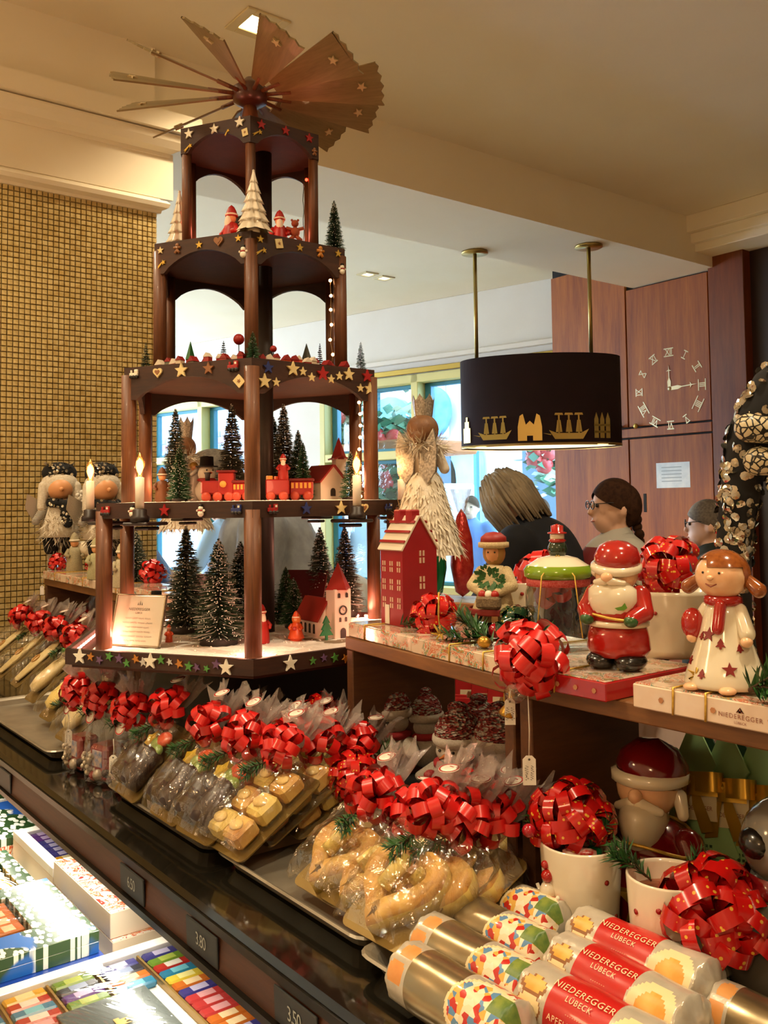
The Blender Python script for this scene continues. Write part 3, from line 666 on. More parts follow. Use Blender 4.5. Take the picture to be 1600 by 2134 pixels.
# ------------------------------------------------------------------ shared makers
RIB = mat('red_ribbon', 'c41a18', .28, spec=.6, coat=.3)
t = NT('red_ribbon_gold_stars'); co = t.coord(); v = t.vor(co, 7)
t.set(Base_Color=t.mix(t.ramp(v.outputs['Distance'], [(.0, 'ffffff'), (.20, 'ffffff'), (.23, '000000')]), 'b81412', 'd9a83c'), Roughness=.22, Coat_Weight=.4); RIBS = t.m
t = NT('green_ribbon_gold_stars'); co = t.coord(); v = t.vor(co, 7)
t.set(Base_Color=t.mix(t.ramp(v.outputs['Distance'], [(.0, 'ffffff'), (.20, 'ffffff'), (.23, '000000')]), '0c3a22', 'c9a845'), Roughness=.22, Coat_Weight=.4); RIBG = t.m
GOLDR = mat('gold_ribbon', 'b8902c', .3, .6); GOLDC = mat('gold_cord', 'c8a040', .4, .5, c2='e0bc5c', ns=200)
WRIB = mat('white_ribbon', 'e8e2d8', .35)
CEL = cello('cellophane'); CELP = cello('cellophane_plume', 'fff6f4', .16, .75, .10, 40, .10)
NEED = [mat('fir_needle', '2c5a24', .5), mat('fir_needle_dark', '1c4020', .5)]
STEM = mat('fir_stem', '4a3420', .8)
_bow = {}
def bow_mesh(v, m, n=26, wide=.36, seed=0):
    k = (v, m.name, n, wide)
    if k in _bow: return _bow[k]
    r = random.Random(v * 31 + 5); b = MB()
    for i in range(n):
        h = 1 - (i + .5) / n * 1.18; ph = i * 2.39996 + r.uniform(-.2, .2); s = math.sqrt(max(0, 1 - h * h))
        d = Vector((s * math.cos(ph), s * math.sin(ph), h)); x, y, z = basis(d); a = r.uniform(0, math.pi)
        nn = x * math.cos(a) + y * math.sin(a); w = d.cross(nn); Rl = r.uniform(.85, 1.1); hw = wide / 2
        A = []; B = []
        for q in range(11):
            t_ = q / 10; p = d * (Rl * math.sin(math.pi * t_) ** .75) + nn * (.30 * math.sin(2 * math.pi * t_)); ww = w * hw * (.35 + .65 * math.sin(math.pi * t_)) + nn * 0
            A.append(p + ww); B.append(p - ww)
        b.strip(A, B, 0)
    _bow[k] = b.mesh('bow', m); return _bow[k]
def rotz_to(d):
    x, y, z = basis(d); return Matrix((x, y, z)).transposed().to_4x4()
def bow(par, p, r, d=(0, 0, 1), m=RIB, n=26, wide=.36, name='bow'):
    o = ob(name, bow_mesh(random.randrange(3), m, n, wide), par); o.matrix_local = T(*p) @ rotz_to(d) @ RZ(rnd(0, 6)) @ Matrix.Scale(r, 4); return o
_pl = {}
def plume(par, p, r, h, d=(0, 0, 1), m=None, name='cellophane_top'):
    v = random.randrange(4)
    if v not in _pl:
        rr = random.Random(v + 40); ph = [rr.uniform(0, 6) for _ in range(6)]
        def fn(u, w):
            a = 2 * math.pi * u; e = w ** 1.1; rad = .10 + .9 * e * (.62 + .25 * math.sin(5 * a + ph[0]) + .16 * math.sin(9 * a + ph[1] + 2 * w) + .12 * math.sin(17 * a + ph[2] + 3 * w))
            return Vector((rad * math.cos(a) * .95, rad * math.sin(a) * .6, w * (1 + .16 * math.sin(4 * a + ph[3]) + .13 * math.sin(11 * a + ph[4])) + .05 * math.sin(13 * a + 5 * w) * w))
        _pl[v] = MB().grid(fn, 44, 7, 0, False, True).mesh('cellophane_top', CELP)
    o = ob(name, _pl[v], par); o.matrix_local = T(*p) @ rotz_to(d) @ RZ(rnd(-.6, .6)) @ Matrix.Diagonal((r, r, h, 1)); return o
_tw = {}
def twig(par, p, L, d, spread=.32, n=150, name='fir_twig', frost=False, nl=.32):
    v = random.randrange(3); k = (v, n, spread, frost, nl)
    if k not in _tw:
        r = random.Random(v + 11); b = MB()
        for br in range(4):
            bd = Vector((1, r.uniform(-.5, .5) * br * .5, r.uniform(-.2, .4))).normalized(); st = Vector((.12 * br, 0, 0)); ln = 1 - .16 * br
            b.tube([st, st + bd * ln * .5, st + bd * ln + Vector((0, 0, -.06))], [.02, .016, .008], 5, 2)
            for i in range(n // 3):
                t_ = r.random() ** .8; c = st + bd * ln * t_; a = r.uniform(0, 6.28); x, y, z = basis(bd)
                nd = (z * r.uniform(.5, .9) + (x * math.cos(a) + y * math.sin(a)) * .8).normalized(); w = nd.cross(Vector((.3, .2, 1))).normalized() * .017; l = nl * r.uniform(.6, 1.1)
                b.add([c - w, c + w, c + nd * l * .6 + w, c + nd * l, c + nd * l * .6 - w], [(0, 1, 2, 3, 4)], 3 if frost and r.random() < .4 else r.choice((0, 0, 1)))
        _tw[k] = b.mesh('fir_twig', NEED + [STEM, mat('needle_frost', 'c8ccc0', .6)])
    x = Vector(d).normalized(); up = Vector((0, 0, 1)) if abs(x.z) < .9 else Vector((0, 1, 0)); y = up.cross(x).normalized()
    o = ob(name, _tw[k], par, 'stuff'); o.matrix_local = frame(p, x, y) @ Matrix.Scale(L, 4); return o
# bottle brush tree -----------------------------------------------------------
_bt = {}
def brush_mesh(kind, nring, per, rr, seed, frost):
    k = (kind, nring, per, seed)
    if k in _bt: return _bt[k]
    r = random.Random(seed); b = MB()
    for i in range(nring):
        t_ = i / (nring - 1); z = .09 + .89 * t_; R = rr * 1.08 * (1 - t_) ** .75 + .014; R *= 1 + .12 * math.sin(i * 2.1)
        for j in range(per):
            a = 2 * math.pi * (j + r.random()) / per + i * .7; l = R * r.uniform(.72, 1.08); dz = r.uniform(-.012, .016) - .02 * (1 - t_)
            d = Vector((math.cos(a), math.sin(a), 0)); q_ = r.uniform(.5, 2.6); w = Vector((-d.y * math.cos(q_), d.x * math.cos(q_), math.sin(q_))) * (.0040 if nring > 20 else .008); zz = z + r.uniform(-.008, .008)
            m_ = 3 if r.random() < frost else (1 if r.random() < .35 else 0)
            b.add([Vector((0, 0, zz)) - w, Vector((0, 0, zz)) + w, d * l + Vector((0, 0, zz + dz)) + w * .5, d * l + Vector((0, 0, zz + dz)) - w * .5], [(0, 1, 2, 3)], m_)
            if frost and r.random() < frost * 1.6: c_ = d * l + Vector((0, 0, zz + dz)); s_ = .0065; b.add([c_ + Vector((0, 0, s_)), c_ + Vector((s_ * -d.y, s_ * d.x, 0)), c_ - Vector((0, 0, s_)), c_ - Vector((s_ * -d.y, s_ * d.x, 0))], [(0, 1, 2, 3)], 3)
    _bt[k] = b; return b
BRM = {'green': ('2e4a34', '1f3526'), 'grey': ('5a6a5c', '3d4a40'), 'bright': ('2a5a34', '1c4426'), 'brown': ('5c5a4c', '3c3c34')}
_btm = {}
def brush_tree(label, px, base, h, r, kind='green', frost=.06, full=1.0, group=None, tiny=False, rot=None):
    t = thing('bottle_brush_tree', label, 'miniature tree', base, rnd(0, 6) if rot is None else rot, group or 'bottle brush trees on the pyramid')
    key = (kind, round(r / h, 2), frost, tiny)
    if key not in _btm:
        b = brush_mesh(kind + str(round(r / h, 2)) + str(frost), 34 if not tiny else 18, int((84 if not tiny else 40) * full), r / h, len(_btm) + 3, frost)
        c = BRM[kind]; _btm[key] = b.mesh('bristles', [mat('brush_' + kind, c[0], .6), mat('brush_dark_' + kind, c[1], .6), STEM, mat('brush_snow', 'e4e6e0', .7)])
    ob('bristles', _btm[key], t, 'stuff', sc=h)
    k2 = ('s', tiny)
    if k2 not in _btm: _btm[k2] = MB().tube([(0, 0, .03), (0, 0, .99)], [.012, .005], 6).mesh('wire_stem', STEM); _btm['b'] = MB().lathe([(.17, 0), (.18, .01), (.18, .075), (.165, .085), (0, .085)], 18).mesh('tree_foot', mat('tree_foot', '1c1712', .6))
    ob('wire_stem', _btm[k2], t, sc=h); ob('tree_foot', _btm['b'], t, sc=(h * (.75 if r / h < .2 else 1), h * (.75 if r / h < .2 else 1), h))
    return t
# cellophane gift parcel on a board -----------------------------------------------
CARD = mat('gold_board', '8c7440', .3, .6); STK = mat('sticker_white', 'e6e0d2', .5); STR = mat('sticker_red', '9c2a24', .5)
CHOC = mat('dark_chocolate', '2a1912', .38, c2='33211a', ns=30); MARZ = mat('marzipan', 'd8ba5c', .55, c2='e2c872', ns=25, bump=.15)
BAKE = mat('baked_marzipan', 'b9813c', .5, c2='dcb464', ns=30, bump=.2); CREAMM = mat('cream_marzipan', 'e0cf9c', .5, c2='d6c088', ns=20)
GYEL = mat('candied_yellow', 'd8b41c', .3, coat=.3); GGRN = mat('candied_green', '8c9c50', .3, c2='6f8c48', ns=60, coat=.3); GRED = mat('candied_red', 'c8502c', .3, coat=.3); ALM = mat('almond', 'e0c078', .5)
_st = {}
def sticker(par, M, r=.014):
    if 'w' not in _st:
        _st['w'] = MB().lathe([(1, 0), (1, .06)], 20).mesh('sticker', STK); b = MB(); b.lathe([(.97, .065), (.80, .065), (.80, .07), (.97, .07)], 20, 0, cap=False)
        [scribble(b, 1.0 - .2 * i, .10, T(0, .05 - .22 * i, .075), 0, i) for i in range(3)]; b.box((0, .35, .07), (.5, .12, .01)); _st['r'] = b.mesh('sticker_print', STR)
    s_ = ob('sticker', _st['w'], par); s_.matrix_local = M @ Matrix.Scale(r, 4); ob('sticker_print', _st['r'], s_)
def bag_mesh(w, L, h, seed, neck=.18):
    r = random.Random(seed); ph = [r.uniform(0, 6) for _ in range(8)]
    def fn(u, v):
        a = math.pi * u; y = L * v; ww = w / 2 * (1.03 - .03 * v); hh = h * (.55 + .45 * min(1, v * 5)) * (1 if v < .8 else 1)
        if v > 1 - neck: k = (v - (1 - neck)) / neck; ww = ww * (1 - .82 * k ** 1.3); hh = hh * (1 - .55 * k)
        c, s = math.cos(a), math.sin(a); x = ww * math.copysign(abs(c) ** .55, c); z = hh * abs(s) ** .6
        q = 1 + .07 * math.sin(9 * a + ph[0] + 14 * v) + .05 * math.sin(23 * v + ph[1] + 3 * a)
        return Vector((x, y, z * q + .002 + .0015 * math.sin(31 * v + ph[2] + 7 * a)))
    return MB().grid(fn, 16, 18, 0, False).mesh('cellophane_bag', CEL)
def roundrect(w, L, r=.012, n=4):
    pts = []
    for cx, cy, a0 in ((w / 2 - r, r, -90), (w / 2 - r, L - r, 0), (-w / 2 + r, L - r, 90), (-w / 2 + r, r, 180)):
        for i in range(n + 1): a = math.radians(a0 + 90 * i / n); pts.append((cx + r * math.cos(a), cy + r * math.sin(a)))
    return pts
_bm = {}
def heart_ring(b, c, s, tk, mi=0, th=None):
    P = []
    for i in range(28):
        t_ = 2 * math.pi * i / 28; P.append(Vector((c[0] + s * .95 * math.sin(t_) ** 3, c[1] + s * .85 * (13 * math.cos(t_) - 5 * math.cos(2 * t_) - 2 * math.cos(3 * t_) - math.cos(4 * t_)) / 15, c[2])))
    n = len(P); prof = [(1, -1), (1, .35), (.7, .9), (-.7, .9), (-1, .35), (-1, -1)]; vs = []; fs = []
    for i in range(n):
        t_ = (P[(i + 1) % n] - P[i - 1]).normalized(); nn = Vector((t_.y, -t_.x, 0))
        for a, z in prof: vs.append(P[i] + nn * (a * tk) + Vector((0, 0, (th or tk) * z)))
    m_ = len(prof); mm = []
    for i in range(n):
        for k in range(m_):
            k2 = (k + 1) % m_; fs.append((i * m_ + k, i * m_ + k2, ((i + 1) % n) * m_ + k2, ((i + 1) % n) * m_ + k)); mm.append(mi + 1 if k in (1, 2, 3) else mi)
    b.add(vs, fs, mm, True)
def parcel(label, p, kind, rz=0.0, tilt=.75, w=.095, L=.20, bowr=.038, seed=1, bows=RIB, pl=True, group='cellophane gift parcels on the trays', tw=True, bowoff=(0, 0, 0), name='gift_parcel', plume_h=.062, plume_r=.045, noneck=False):
    o = thing(name, label, 'gift parcel', p, rz, group); o.rotation_euler = (tilt, 0, rz)
    k = (round(w, 3), round(L, 3))
    if k not in _bm: _bm[k] = MB().prism(roundrect(w, L), .002).mesh('gold_board', CARD)
    ob('gold_board', _bm[k], o)
    h = .035
    if kind == 'choc':
        for x in (-.022, .022):
            b = MB(); b.lathe([(0, 0), (.017, .003), (.021, .012), (.021, L * .46), (.016, L * .5), (0, L * .51)], 12, 0, (x, .012, .019), (0, 1, 0)); b.build('chocolate_loaf', CHOC, o)
        MB().prism([(a * .019, c * .019) for a, c in star(5, 1, .6)], .012, 0, T(-.015, L * .66, .012) @ RX(.0)).build('candied_star', GYEL, o)
        b = MB(); [b.ball((.016 + .012 * math.cos(q * 2.09), L * .58 + .012 * math.sin(q * 2.09), .022), (.013, .013, .008), 10, 6) for q in range(3)]; b.build('candied_clover', GGRN, o)
        MB().ball((.022, L * .74, .022), (.02, .014, .008), 12, 7).build('candied_fruit', GRED, o)
    elif kind == 'almond':
        for i in range(3):
            for j in range(2):
                x, y = -.021 + .042 * j, .03 + i * .042; q = MB().box((x, y, .016), (.037, .037, .026), 0, .005).build('almond_cake', BAKE if (i + j) % 2 else MARZ, o)
                MB().ball((x, y, .030), (.014, .009, .004), 10, 6).build('almond', ALM, q)
    elif kind == 'heart':
        b = MB(); heart_ring(b, (0, L * .46, .014), w * .42, .0125, 0, .014); b.build('marzipan_heart', [MARZ, BAKE], o)
        b = MB(); b.tube([(-.004, L * .34, .03), (.004, L * .50, .036), (0, L * .60, .03)], .009, 8, 0); b.build('marzipan_band', MARZ, o)
    elif kind == 'figure':
        b = MB(); b.lathe([(0, 0), (.02, .006), (.030, .03), (.028, .08), (.018, .105), (0, .11)], 14, 0, (0, .02, .016), (0, 1, 0), sx=1, sy=.55); b.build('marzipan_body', CREAMM if seed % 2 else MARZ, o)
        b = MB(); b.ball((0, .145, .024), (.02, .021, .015), 12, 8); b.build('marzipan_head', CREAMM, o)
        if seed % 3 == 0: MB().ball((.0, .135, .038), (.008, .008, .006), 8, 6).build('candied_drop', mat('drop_green', '5fae4a', .3), o)
    elif kind == 'wafer':
        b = MB(); b.lathe([(0, 0), (.018, .004), (.027, .06), (.024, .12), (.008, .15), (0, .152)], 14, 0, (0, .012, .008), (0, 1, 0), sx=1, sy=.3); b.build('pale_biscuit', CREAMM, o)
        b = MB(); b.tube([(.012 * math.cos(i * .52), .085 + .012 * math.sin(i * .52), .017) for i in range(13)], .002, 6); b.build('icing_ring', BAKE, o)
    kk = ('b', round(w, 3), round(L, 3), seed % 3)
    if kk not in _bm: _bm[kk] = bag_mesh(w * 1.02, L * 1.08, .042, seed % 3)
    ob('cellophane_bag', _bm[kk], o)
    nk = Vector((0, L * 1.06, .02)) + Vector(bowoff)
    bow(o, nk + Vector((0, .0, .018)), bowr, (0, -.35, 1), bows, 22)
    if pl:
        plume(o, nk + Vector((0, .004, .004)), plume_r, plume_h, (rnd(-.25, .25), .9, .35)); 
        sticker(o, T(*(nk + Vector((rnd(-.012, .012), .04, .045)))) @ RX(-.35 + rnd(-.2, .2)), .0125)
    if tw: twig(o, nk + Vector((.0, -.03, .022)), .045, (rnd(-.5, .5), -1, .1), n=90)
    return o
def tray(label, x0, x1, y0, y1, z=None, rz=0, depth=.016):
    z = z or ZT; o = thing('metal_tray', label, 'tray', ((x0 + x1) / 2, (y0 + y1) / 2, z + .0005), rz, 'metal trays on the counter'); w, d = (x1 - x0), (y1 - y0)
    def ringp(s, zz): return [Vector((x, y - d / 2 + s * 0, zz)) for x, y in [(px_ * 1, py_) for px_, py_ in roundrect(w - 2 * s, d - 2 * s, .022)]]
    b = MB(); rings = []
    for s, zz in ((.012, .001), (.004, depth - .001), (-.002, depth), (-.004, depth + .002), (-.0015, depth + .004), (.003, depth + .002), (.008, depth - .002), (.015, .0035)):
        rings.append([Vector((x, y - (d - 2 * s) / 2, zz)) for x, y in roundrect(w - 2 * s, d - 2 * s, .024)])
    n = len(rings[0]); vs = [p for rg in rings for p in rg]
    fs = [(i * n + k, i * n + (k + 1) % n, (i + 1) * n + (k + 1) % n, (i + 1) * n + k) for i in range(len(rings) - 1) for k in range(n)] + [tuple(range(n))[::-1], tuple((len(rings) - 1) * n + k for k in range(n))]
    b.add(vs, fs); b.build('tray_body', mat('tray_metal', 'a29a8a', .36, .6, c2='8a8274', ns=14, bump=.05), o); return o
def mug(label, p, r=.041, h=.105, rz=0, handle=True, relief=True, fill=True, name='ceramic_mug', group='white dotted mugs'):
    o = thing(name, label, 'mug', p, rz, group); G = mat('white_glaze', 'e2d8c2', .12, spec=.6, coat=.5)
    MB().lathe([(0, .002), (r * .80, 0), (r * .84, .004), (r * .90, h * .3), (r, h - .002), (r * .985, h), (r * .95, h), (r * .93, h - .004), (r * .80, .02), (0, .018)], 32).build('cup', G, o)
    if handle:
        MB().tube([(r * .9, 0, h * .80), (r * 1.45, 0, h * .78), (r * 1.75, 0, h * .58), (r * 1.6, 0, h * .34), (r * 1.15, 0, h * .2), (r * .8, 0, h * .2)], .0072, 10).build('handle', G, o)
    dm = mat('red_dot', '9c1f1c', .25, coat=.4)
    for a, z in ((-2.4, .72), (-1.75, .80), (-1.2, .55), (-.7, .75), (-2.0, .35), (-1.4, .25), (-2.9, .4), (.4, .5)):
        rr_ = r * (.86 + .14 * z); d = Vector((math.cos(a), math.sin(a), 0)); MB().lathe([(.0028, 0), (.0028, .0012), (0, .0016)], 10, 0, d * (rr_ - .0004) + Vector((0, 0, h * z)), d).build('dot', dm, o)
    if fill: MB().lathe([(r * .90, h - .02), (r * .5, h - .016), (0, h - .014)], 20, 0, cap=False).build('crinkled_filling', mat('red_foil_fill', '7c1a16', .3, c2='b0602c', ns=70, bump=.6, bs=120), o)
    return o
def relief_snowman(o, r, h, a):
    d = Vector((math.cos(a), math.sin(a), 0)); s = Vector((-d.y, d.x, 0)); G = mat('white_glaze'); b = MB()
    def q(u, z, rr_, mi=0): b.ball(d * (r * (.86 + .14 * z) + .001) + s * u + Vector((0, 0, h * z)), rr_, 10, 7, mi)
    q(0, .38, .012); q(0, .58, .0095); q(0, .72, .007, 1); q(-.003, .82, .0045, 1); q(0, .48, .006, 1); q(.002, .2, .007, 1)
    for sg in (-1, 1):
        p0 = d * (r * .94 + .002) + s * (sg * .008) + Vector((0, 0, h * .45)); b.tube([p0, p0 + s * (sg * .012) + Vector((0, 0, .014))], .0022, 6, 0)
    b.build('snowman_relief', [G, mat('red_glaze', 'a81c18', .15, coat=.5)], o)
TAGM = mat('tag_white', 'e4dfd4', .6); PENC = mat('pen_ink', '3a342e', .7)
def price_label(label, p, txt='', rz=0, L=.03, w=.014, string=.03, tilt=0, cat='price label'):
    o = thing('hanging_price_label', label, cat, p, rz, 'string price labels')
    MB().tube([(0, 0, 0), (.001, 0, -string * .6), (0, 0, -string)], .0006, 5).build('string', mat('string_white', 'd8d0c0', .8), o)
    c = .004; pts = [(-w / 2, -L), (w / 2, -L), (w / 2, -c), (w / 2 - c, 0), (-w / 2 + c, 0), (-w / 2, -c)]
    q = ob('label', MB().prism(pts, .0008).mesh('label', TAGM), o); q.matrix_local = frame((0, 0, -string + .002), (1, 0, 0), (0, 0, 1))
    MB().lathe([(.0013, .0009), (.0013, .0011)], 10, 0, (0, -.004, 0)).build('eyelet', mat('eyelet', '50483c', .5), q)
    if txt:
        b = MB(); [scribble(b, L * .5, .0042, T(-.003 + .006 * i, -L * .58, .0012) @ RZ(1.57), 0, i + len(txt)) for i in range(2)]; b.build('writing', PENC, q)
    return o
# ------------------------------------------------------------------ what stands on the pyramid
def pz(px, z, d):
    cx = (px - 800.0) / FPX; cy = ((z - EYE) / d - FW.z - RT.z * cx) / UP.z; return EYEP + (FW + RT * cx + UP * cy) * d
zA = TIER['A'][1] - .010; zB, zCt, zD = TIER['B'][1] - .0015, TIER['C'][1] - .0015, TIER['D'][1] - .0015
# snow
SNOW = mat('snow_grains', 'e9e4da', .9, c2='f4f0e8', ns=90, bump=.8, bs=160)
def snow(tier, R, z, n, amp, label):
    o = thing('artificial_snow', label, 'artificial snow', (AX, AY, z), 0, kind='stuff'); rr_ = random.Random(n); b = MB(); c = hexpts(R)
    def edge(a):
        a = (a - A0) % (2 * math.pi); k = a % (math.pi / 3); return R * math.cos(math.pi / 6) / math.cos(k - math.pi / 6)
    def fn(u, v):
        a = 2 * math.pi * u; r_ = edge(a) * (.06 + .94 * v); x, y = r_ * math.cos(a), r_ * math.sin(a)
        return Vector((x, y, .0006 + max(0, noise.noise(Vector((x * 40, y * 40, n))) * amp * .6 + amp * .5 + noise.noise(Vector((x * 130, y * 130, n))) * amp * .5) * (1 if v < .97 else .1)))
    b.grid(fn, 72, 22, 0, True, True); b.build('snow_layer', SNOW, o)
    b = MB()
    for i in range(380):
        a = rr_.uniform(0, 6.28); r_ = edge(a) * rr_.uniform(.3, .96); s_ = rr_.uniform(.0008, .0022); c_ = Vector((r_ * math.cos(a), r_ * math.sin(a), amp * .8)); b.ball(c_, (s_ * 1.3, s_, s_ * .8), 5, 4)
    b.build('snow_crumbs', SNOW, o, 'stuff')
snow('A', TIER['A'][0] - .045, zA + .0012, 3, .004, 'loose white artificial snow on the lowest pyramid floor')
snow('B', TIER['B'][0] - .02, zB + .0006, 5, .002, 'thin artificial snow on the second pyramid floor')
def dep(p): return (Vector(p) - EYEP).dot(FW)
def htpx(p, y_top): return zpix(p[0], p[1], y_top) - p[2]
# lowest floor: trees  (px, base py, top py, half width px, kind, frost, label)
for px, yb, yt, hw, kd, fr, lb in [
    (284, 1262, 1106, 40, 'grey', .05, 'grey green brush tree behind the framed sign'),
    (388, 1318, 1096, 46, 'grey', .10, 'tall frosted brush tree just right of the framed sign'),
    (456, 1343, 1122, 52, 'green', .16, 'broad brush tree with white tips beside the front post'),
    (548, 1296, 1150, 34, 'green', .10, 'dark brush tree half hidden behind the front post'),
    (596, 1300, 1180, 27, 'bright', .04, 'slim dark brush tree before the red roofed house'),
    (612, 1308, 1204, 30, 'bright', .06, 'small green brush tree beside the figure in orange'),
    (668, 1290, 1098, 35, 'grey', .06, 'frosted brush tree behind the little church'),
    (720, 1284, 1096, 36, 'brown', .05, 'brownish brush tree between church and red house'),
    (502, 1290, 1128, 40, 'green', .10, 'shaded brush tree behind the broad white tipped one')]:
    p = onz(px, yb, zA + .003); h = htpx(p, yt); brush_tree(lb, px, p, h, hw * dep(p) / FPX, kd, fr)
# second floor
for px, off, yt, hw, kd, fr, lb in [
    (366, .02, 852, 30, 'grey', .06, 'tall frosted brush tree near the left posts, second floor'),
    (374, -.10, 928, 24, 'bright', .06, 'green brush tree in front of the tall frosted one, second floor'),
    (484, .04, 842, 33, 'brown', .06, 'tall brown brush tree behind the red engine'),
    (570, .10, 868, 34, 'green', .05, 'dark brush tree behind the wagon with Santa'),
    (592, .06, 842, 30, 'brown', .06, 'tall brown brush tree right of the center column'),
    (622, .04, 896, 24, 'green', .04, 'mid sized dark brush tree by the passenger wagon'),
    (632, -.02, 922, 20, 'bright', .03, 'bright green brush tree just before the white cottage'),
    (731, -.04, 940, 22, 'bright', .06, 'small green brush tree behind the right hand candle')]:
    p = pz(px, zB + .001, 1.8 + off); brush_tree(lb, px, p, htpx(p, yt), hw * dep(p) / FPX, kd, fr)
# third and fourth floor
for px, off, z, yt, hw, kd, lb in [
    (304, -.08, zCt, 714, 11, 'green', 'tiny brush tree at the left corner of the village floor'),
    (466, .02, zCt, 710, 12, 'brown', 'tiny brush tree among the village roofs, left half'),
    (527, -.20, zCt, 690, 16, 'bright', 'little brush tree at the front corner of the village floor'),
    (667, .06, zCt, 716, 8, 'brown', 'thin tiny brush tree by the fairy lights'),
    (752, -.06, zCt, 713, 11, 'green', 'tiny brush tree at the right corner of the village floor'),
    (697, -.02, zD, 418, 19, 'green', 'dark brush tree standing alone on the right of the upper floor')]:
    p = pz(px, z + .0005, 1.8 + off); brush_tree(lb, px, p, htpx(p, yt), hw * dep(p) / FPX, kd, .05, 1, None, px != 697)
# white porcelain trees
def porcelain_tree(label, px, off, yt, hw):
    p = pz(px, zD + .0006, 1.8 + off); h = htpx(p, yt); r = hw * dep(p) / FPX; o = thing('porcelain_tree', label, 'miniature tree', p, 0, 'porcelain trees on the upper floor')
    b = MB(); n = 6
    def fn(u, v):
        a = 2 * math.pi * u; k = v * n; fr = k - int(min(k, n - .001)); base = r * (1 - v) + .002; tier_ = base * (1.22 - .42 * fr); tier_ *= 1 + .20 * math.cos(8 * a + int(k) * .8)
        return Vector((tier_ * math.cos(a), tier_ * math.sin(a), h * (.04 + .93 * v) - .3 * h / n * (1 - fr) * (.5 + .5 * math.cos(8 * a + int(k) * .8))))
    b.grid(fn, 40, 36, 0, True, True); b.lathe([(r * .5, 0), (r * .5, h * .06)], 16); b.ball((0, 0, h * .97), h * .022, 8, 6); b.build('branches', mat('porcelain', 'd8cdb8', .25, sub=.2, coat=.4), o)
    return o
porcelain_tree('white porcelain tree outside the left post of the upper floor', 374, -.03, 396, 23)
porcelain_tree('white porcelain tree at the front corner of the upper floor', 529, -.165, 352, 26)
# little figures --------------------------------------------------------------
SKIN = mat('figure_skin', 'd89a68', .45); REDP = mat('figure_red', 'a01a12', .45); WHP = mat('figure_white', 'e2d6c0', .55); BLK = mat('figure_black', '1a1410', .5); ORP = mat('figure_orange', 'cc4a1c', .4); BRN = mat('figure_brown', '6a4020', .55); GRNP = mat('figure_green', '2f6a34', .4)
def santa_small(label, p, h, rz, coat=REDP, beard=True, extra=None, name='santa_figure'):
    o = thing(name, label, 'figurine', p, rz, 'small figures on the pyramid')
    MB().lathe([(0, 0), (.20, 0), (.21, .02), (.19, .25), (.16, .48), (.12, .60), (0, .62)], 16).build('coat', coat, o); MB().ball((0, 0, .72), (.105, .105, .12), 12, 8).build('head', SKIN, o)
    MB().lathe([(.125, .74), (.13, .78), (.115, .80), (.10, .86), (.06, .94), (0, .99)], 14, 0, (0, .01, 0)).build('hat', coat, o)
    MB().lathe([(.115, .755), (.135, .765), (.135, .79), (.115, .80)], 14, 0, (0, .01, 0), cap=False).build('hat_brim', WHP, o)
    if beard: b = MB(); b.ball((0, -.085, .60), (.085, .06, .16), 10, 8); b.build('beard', WHP, o)
    for s in (-1, 1): MB().tube([(s * .13, 0, .54), (s * .22, -.05, .42), (s * .15, -.14, .38)], [.06, .055, .045], 8).build('arm', coat, o); MB().ball((s * .08, -.05, .015), (.06, .09, .03), 8, 5).build('boot', BLK, o)
    if extra: extra(o)
    for ch in o.children: pass
    o.scale = (h, h, h); return o
fz = lambda p: math.atan2(-p[1], -p[0]) + math.pi / 2
def pf(px, py, z): return onz(px, py, z)
def face(p, da=0): return math.atan2(-p[1], -p[0]) + math.pi / 2 + da
p = pf(545, 1340, zA + .004); santa_small('wooden Santa in long red coat beside the front post', p, htpx(p, 1256), face(p, .5))
p = pf(352, 1338, zA + .004); santa_small('tiny child figure in red next to the framed sign', p, htpx(p, 1300), face(p), ORP, False, name='child_figure')
def child_extra(o): MB().lathe([(.28, .08), (.27, .12), (.15, .48), (0, .5)], 18).build('skirt', ORP, o); MB().ball((0, .04, .72), (.16, .14, .2), 12, 8).build('hair', mat('figure_hair', 'c86a24', .5), o); MB().box((0, -.17, .42), (.12, .08, .12), 0, .02).build('parcel', REDP, o)
p = pf(617, 1335, zA + .004); santa_small('small figure in orange dress carrying a red parcel', p, htpx(p, 1272), face(p, -.3), ORP, False, child_extra, 'child_figure')
def chair_extra(o): MB().box((0, .2, .4), (.5, .06, .8), 0, .02).build('chair_back', BLK, o)
p = pz(482, zD + .0006, 1.76); santa_small('seated Santa figure left of the porcelain tree on the upper floor', p, htpx(p, 426), face(p, -.9), REDP, True, chair_extra)
def teddy_extra(o):
    b = MB(); b.ball((.35, -.05, .45), (.11, .09, .13), 10, 7); b.ball((.35, -.07, .65), .085, 10, 7)
    for s in (-1, 1): b.ball((.35 + s * .07, -.06, .73), .03, 7, 5); b.tube([(.35, -.05, .5), (.35 + s * .2, -.06, .55)], .04, 7); b.tube([(.35, -.05, .38), (.35 + s * .14, -.1, .25)], .045, 7)
    b.build('teddy_bear', mat('teddy_brown', '9a4c2c', .8), o)
p = pz(583, zD + .0006, 1.76); santa_small('Santa figure holding up a brown teddy bear on the upper floor', p, htpx(p, 436), face(p), REDP, True, teddy_extra)
p = pz(338, zB + .001, 1.76); santa_small('brown carved figure behind the left candle on the second floor', p, htpx(p, 972), face(p), BRN, False, name='carved_figure')
p = pz(750, zB + .001, 1.80); santa_small('small brown carved figure at the right posts on the second floor', p, htpx(p, 995), face(p), BRN, False, name='carved_figure')
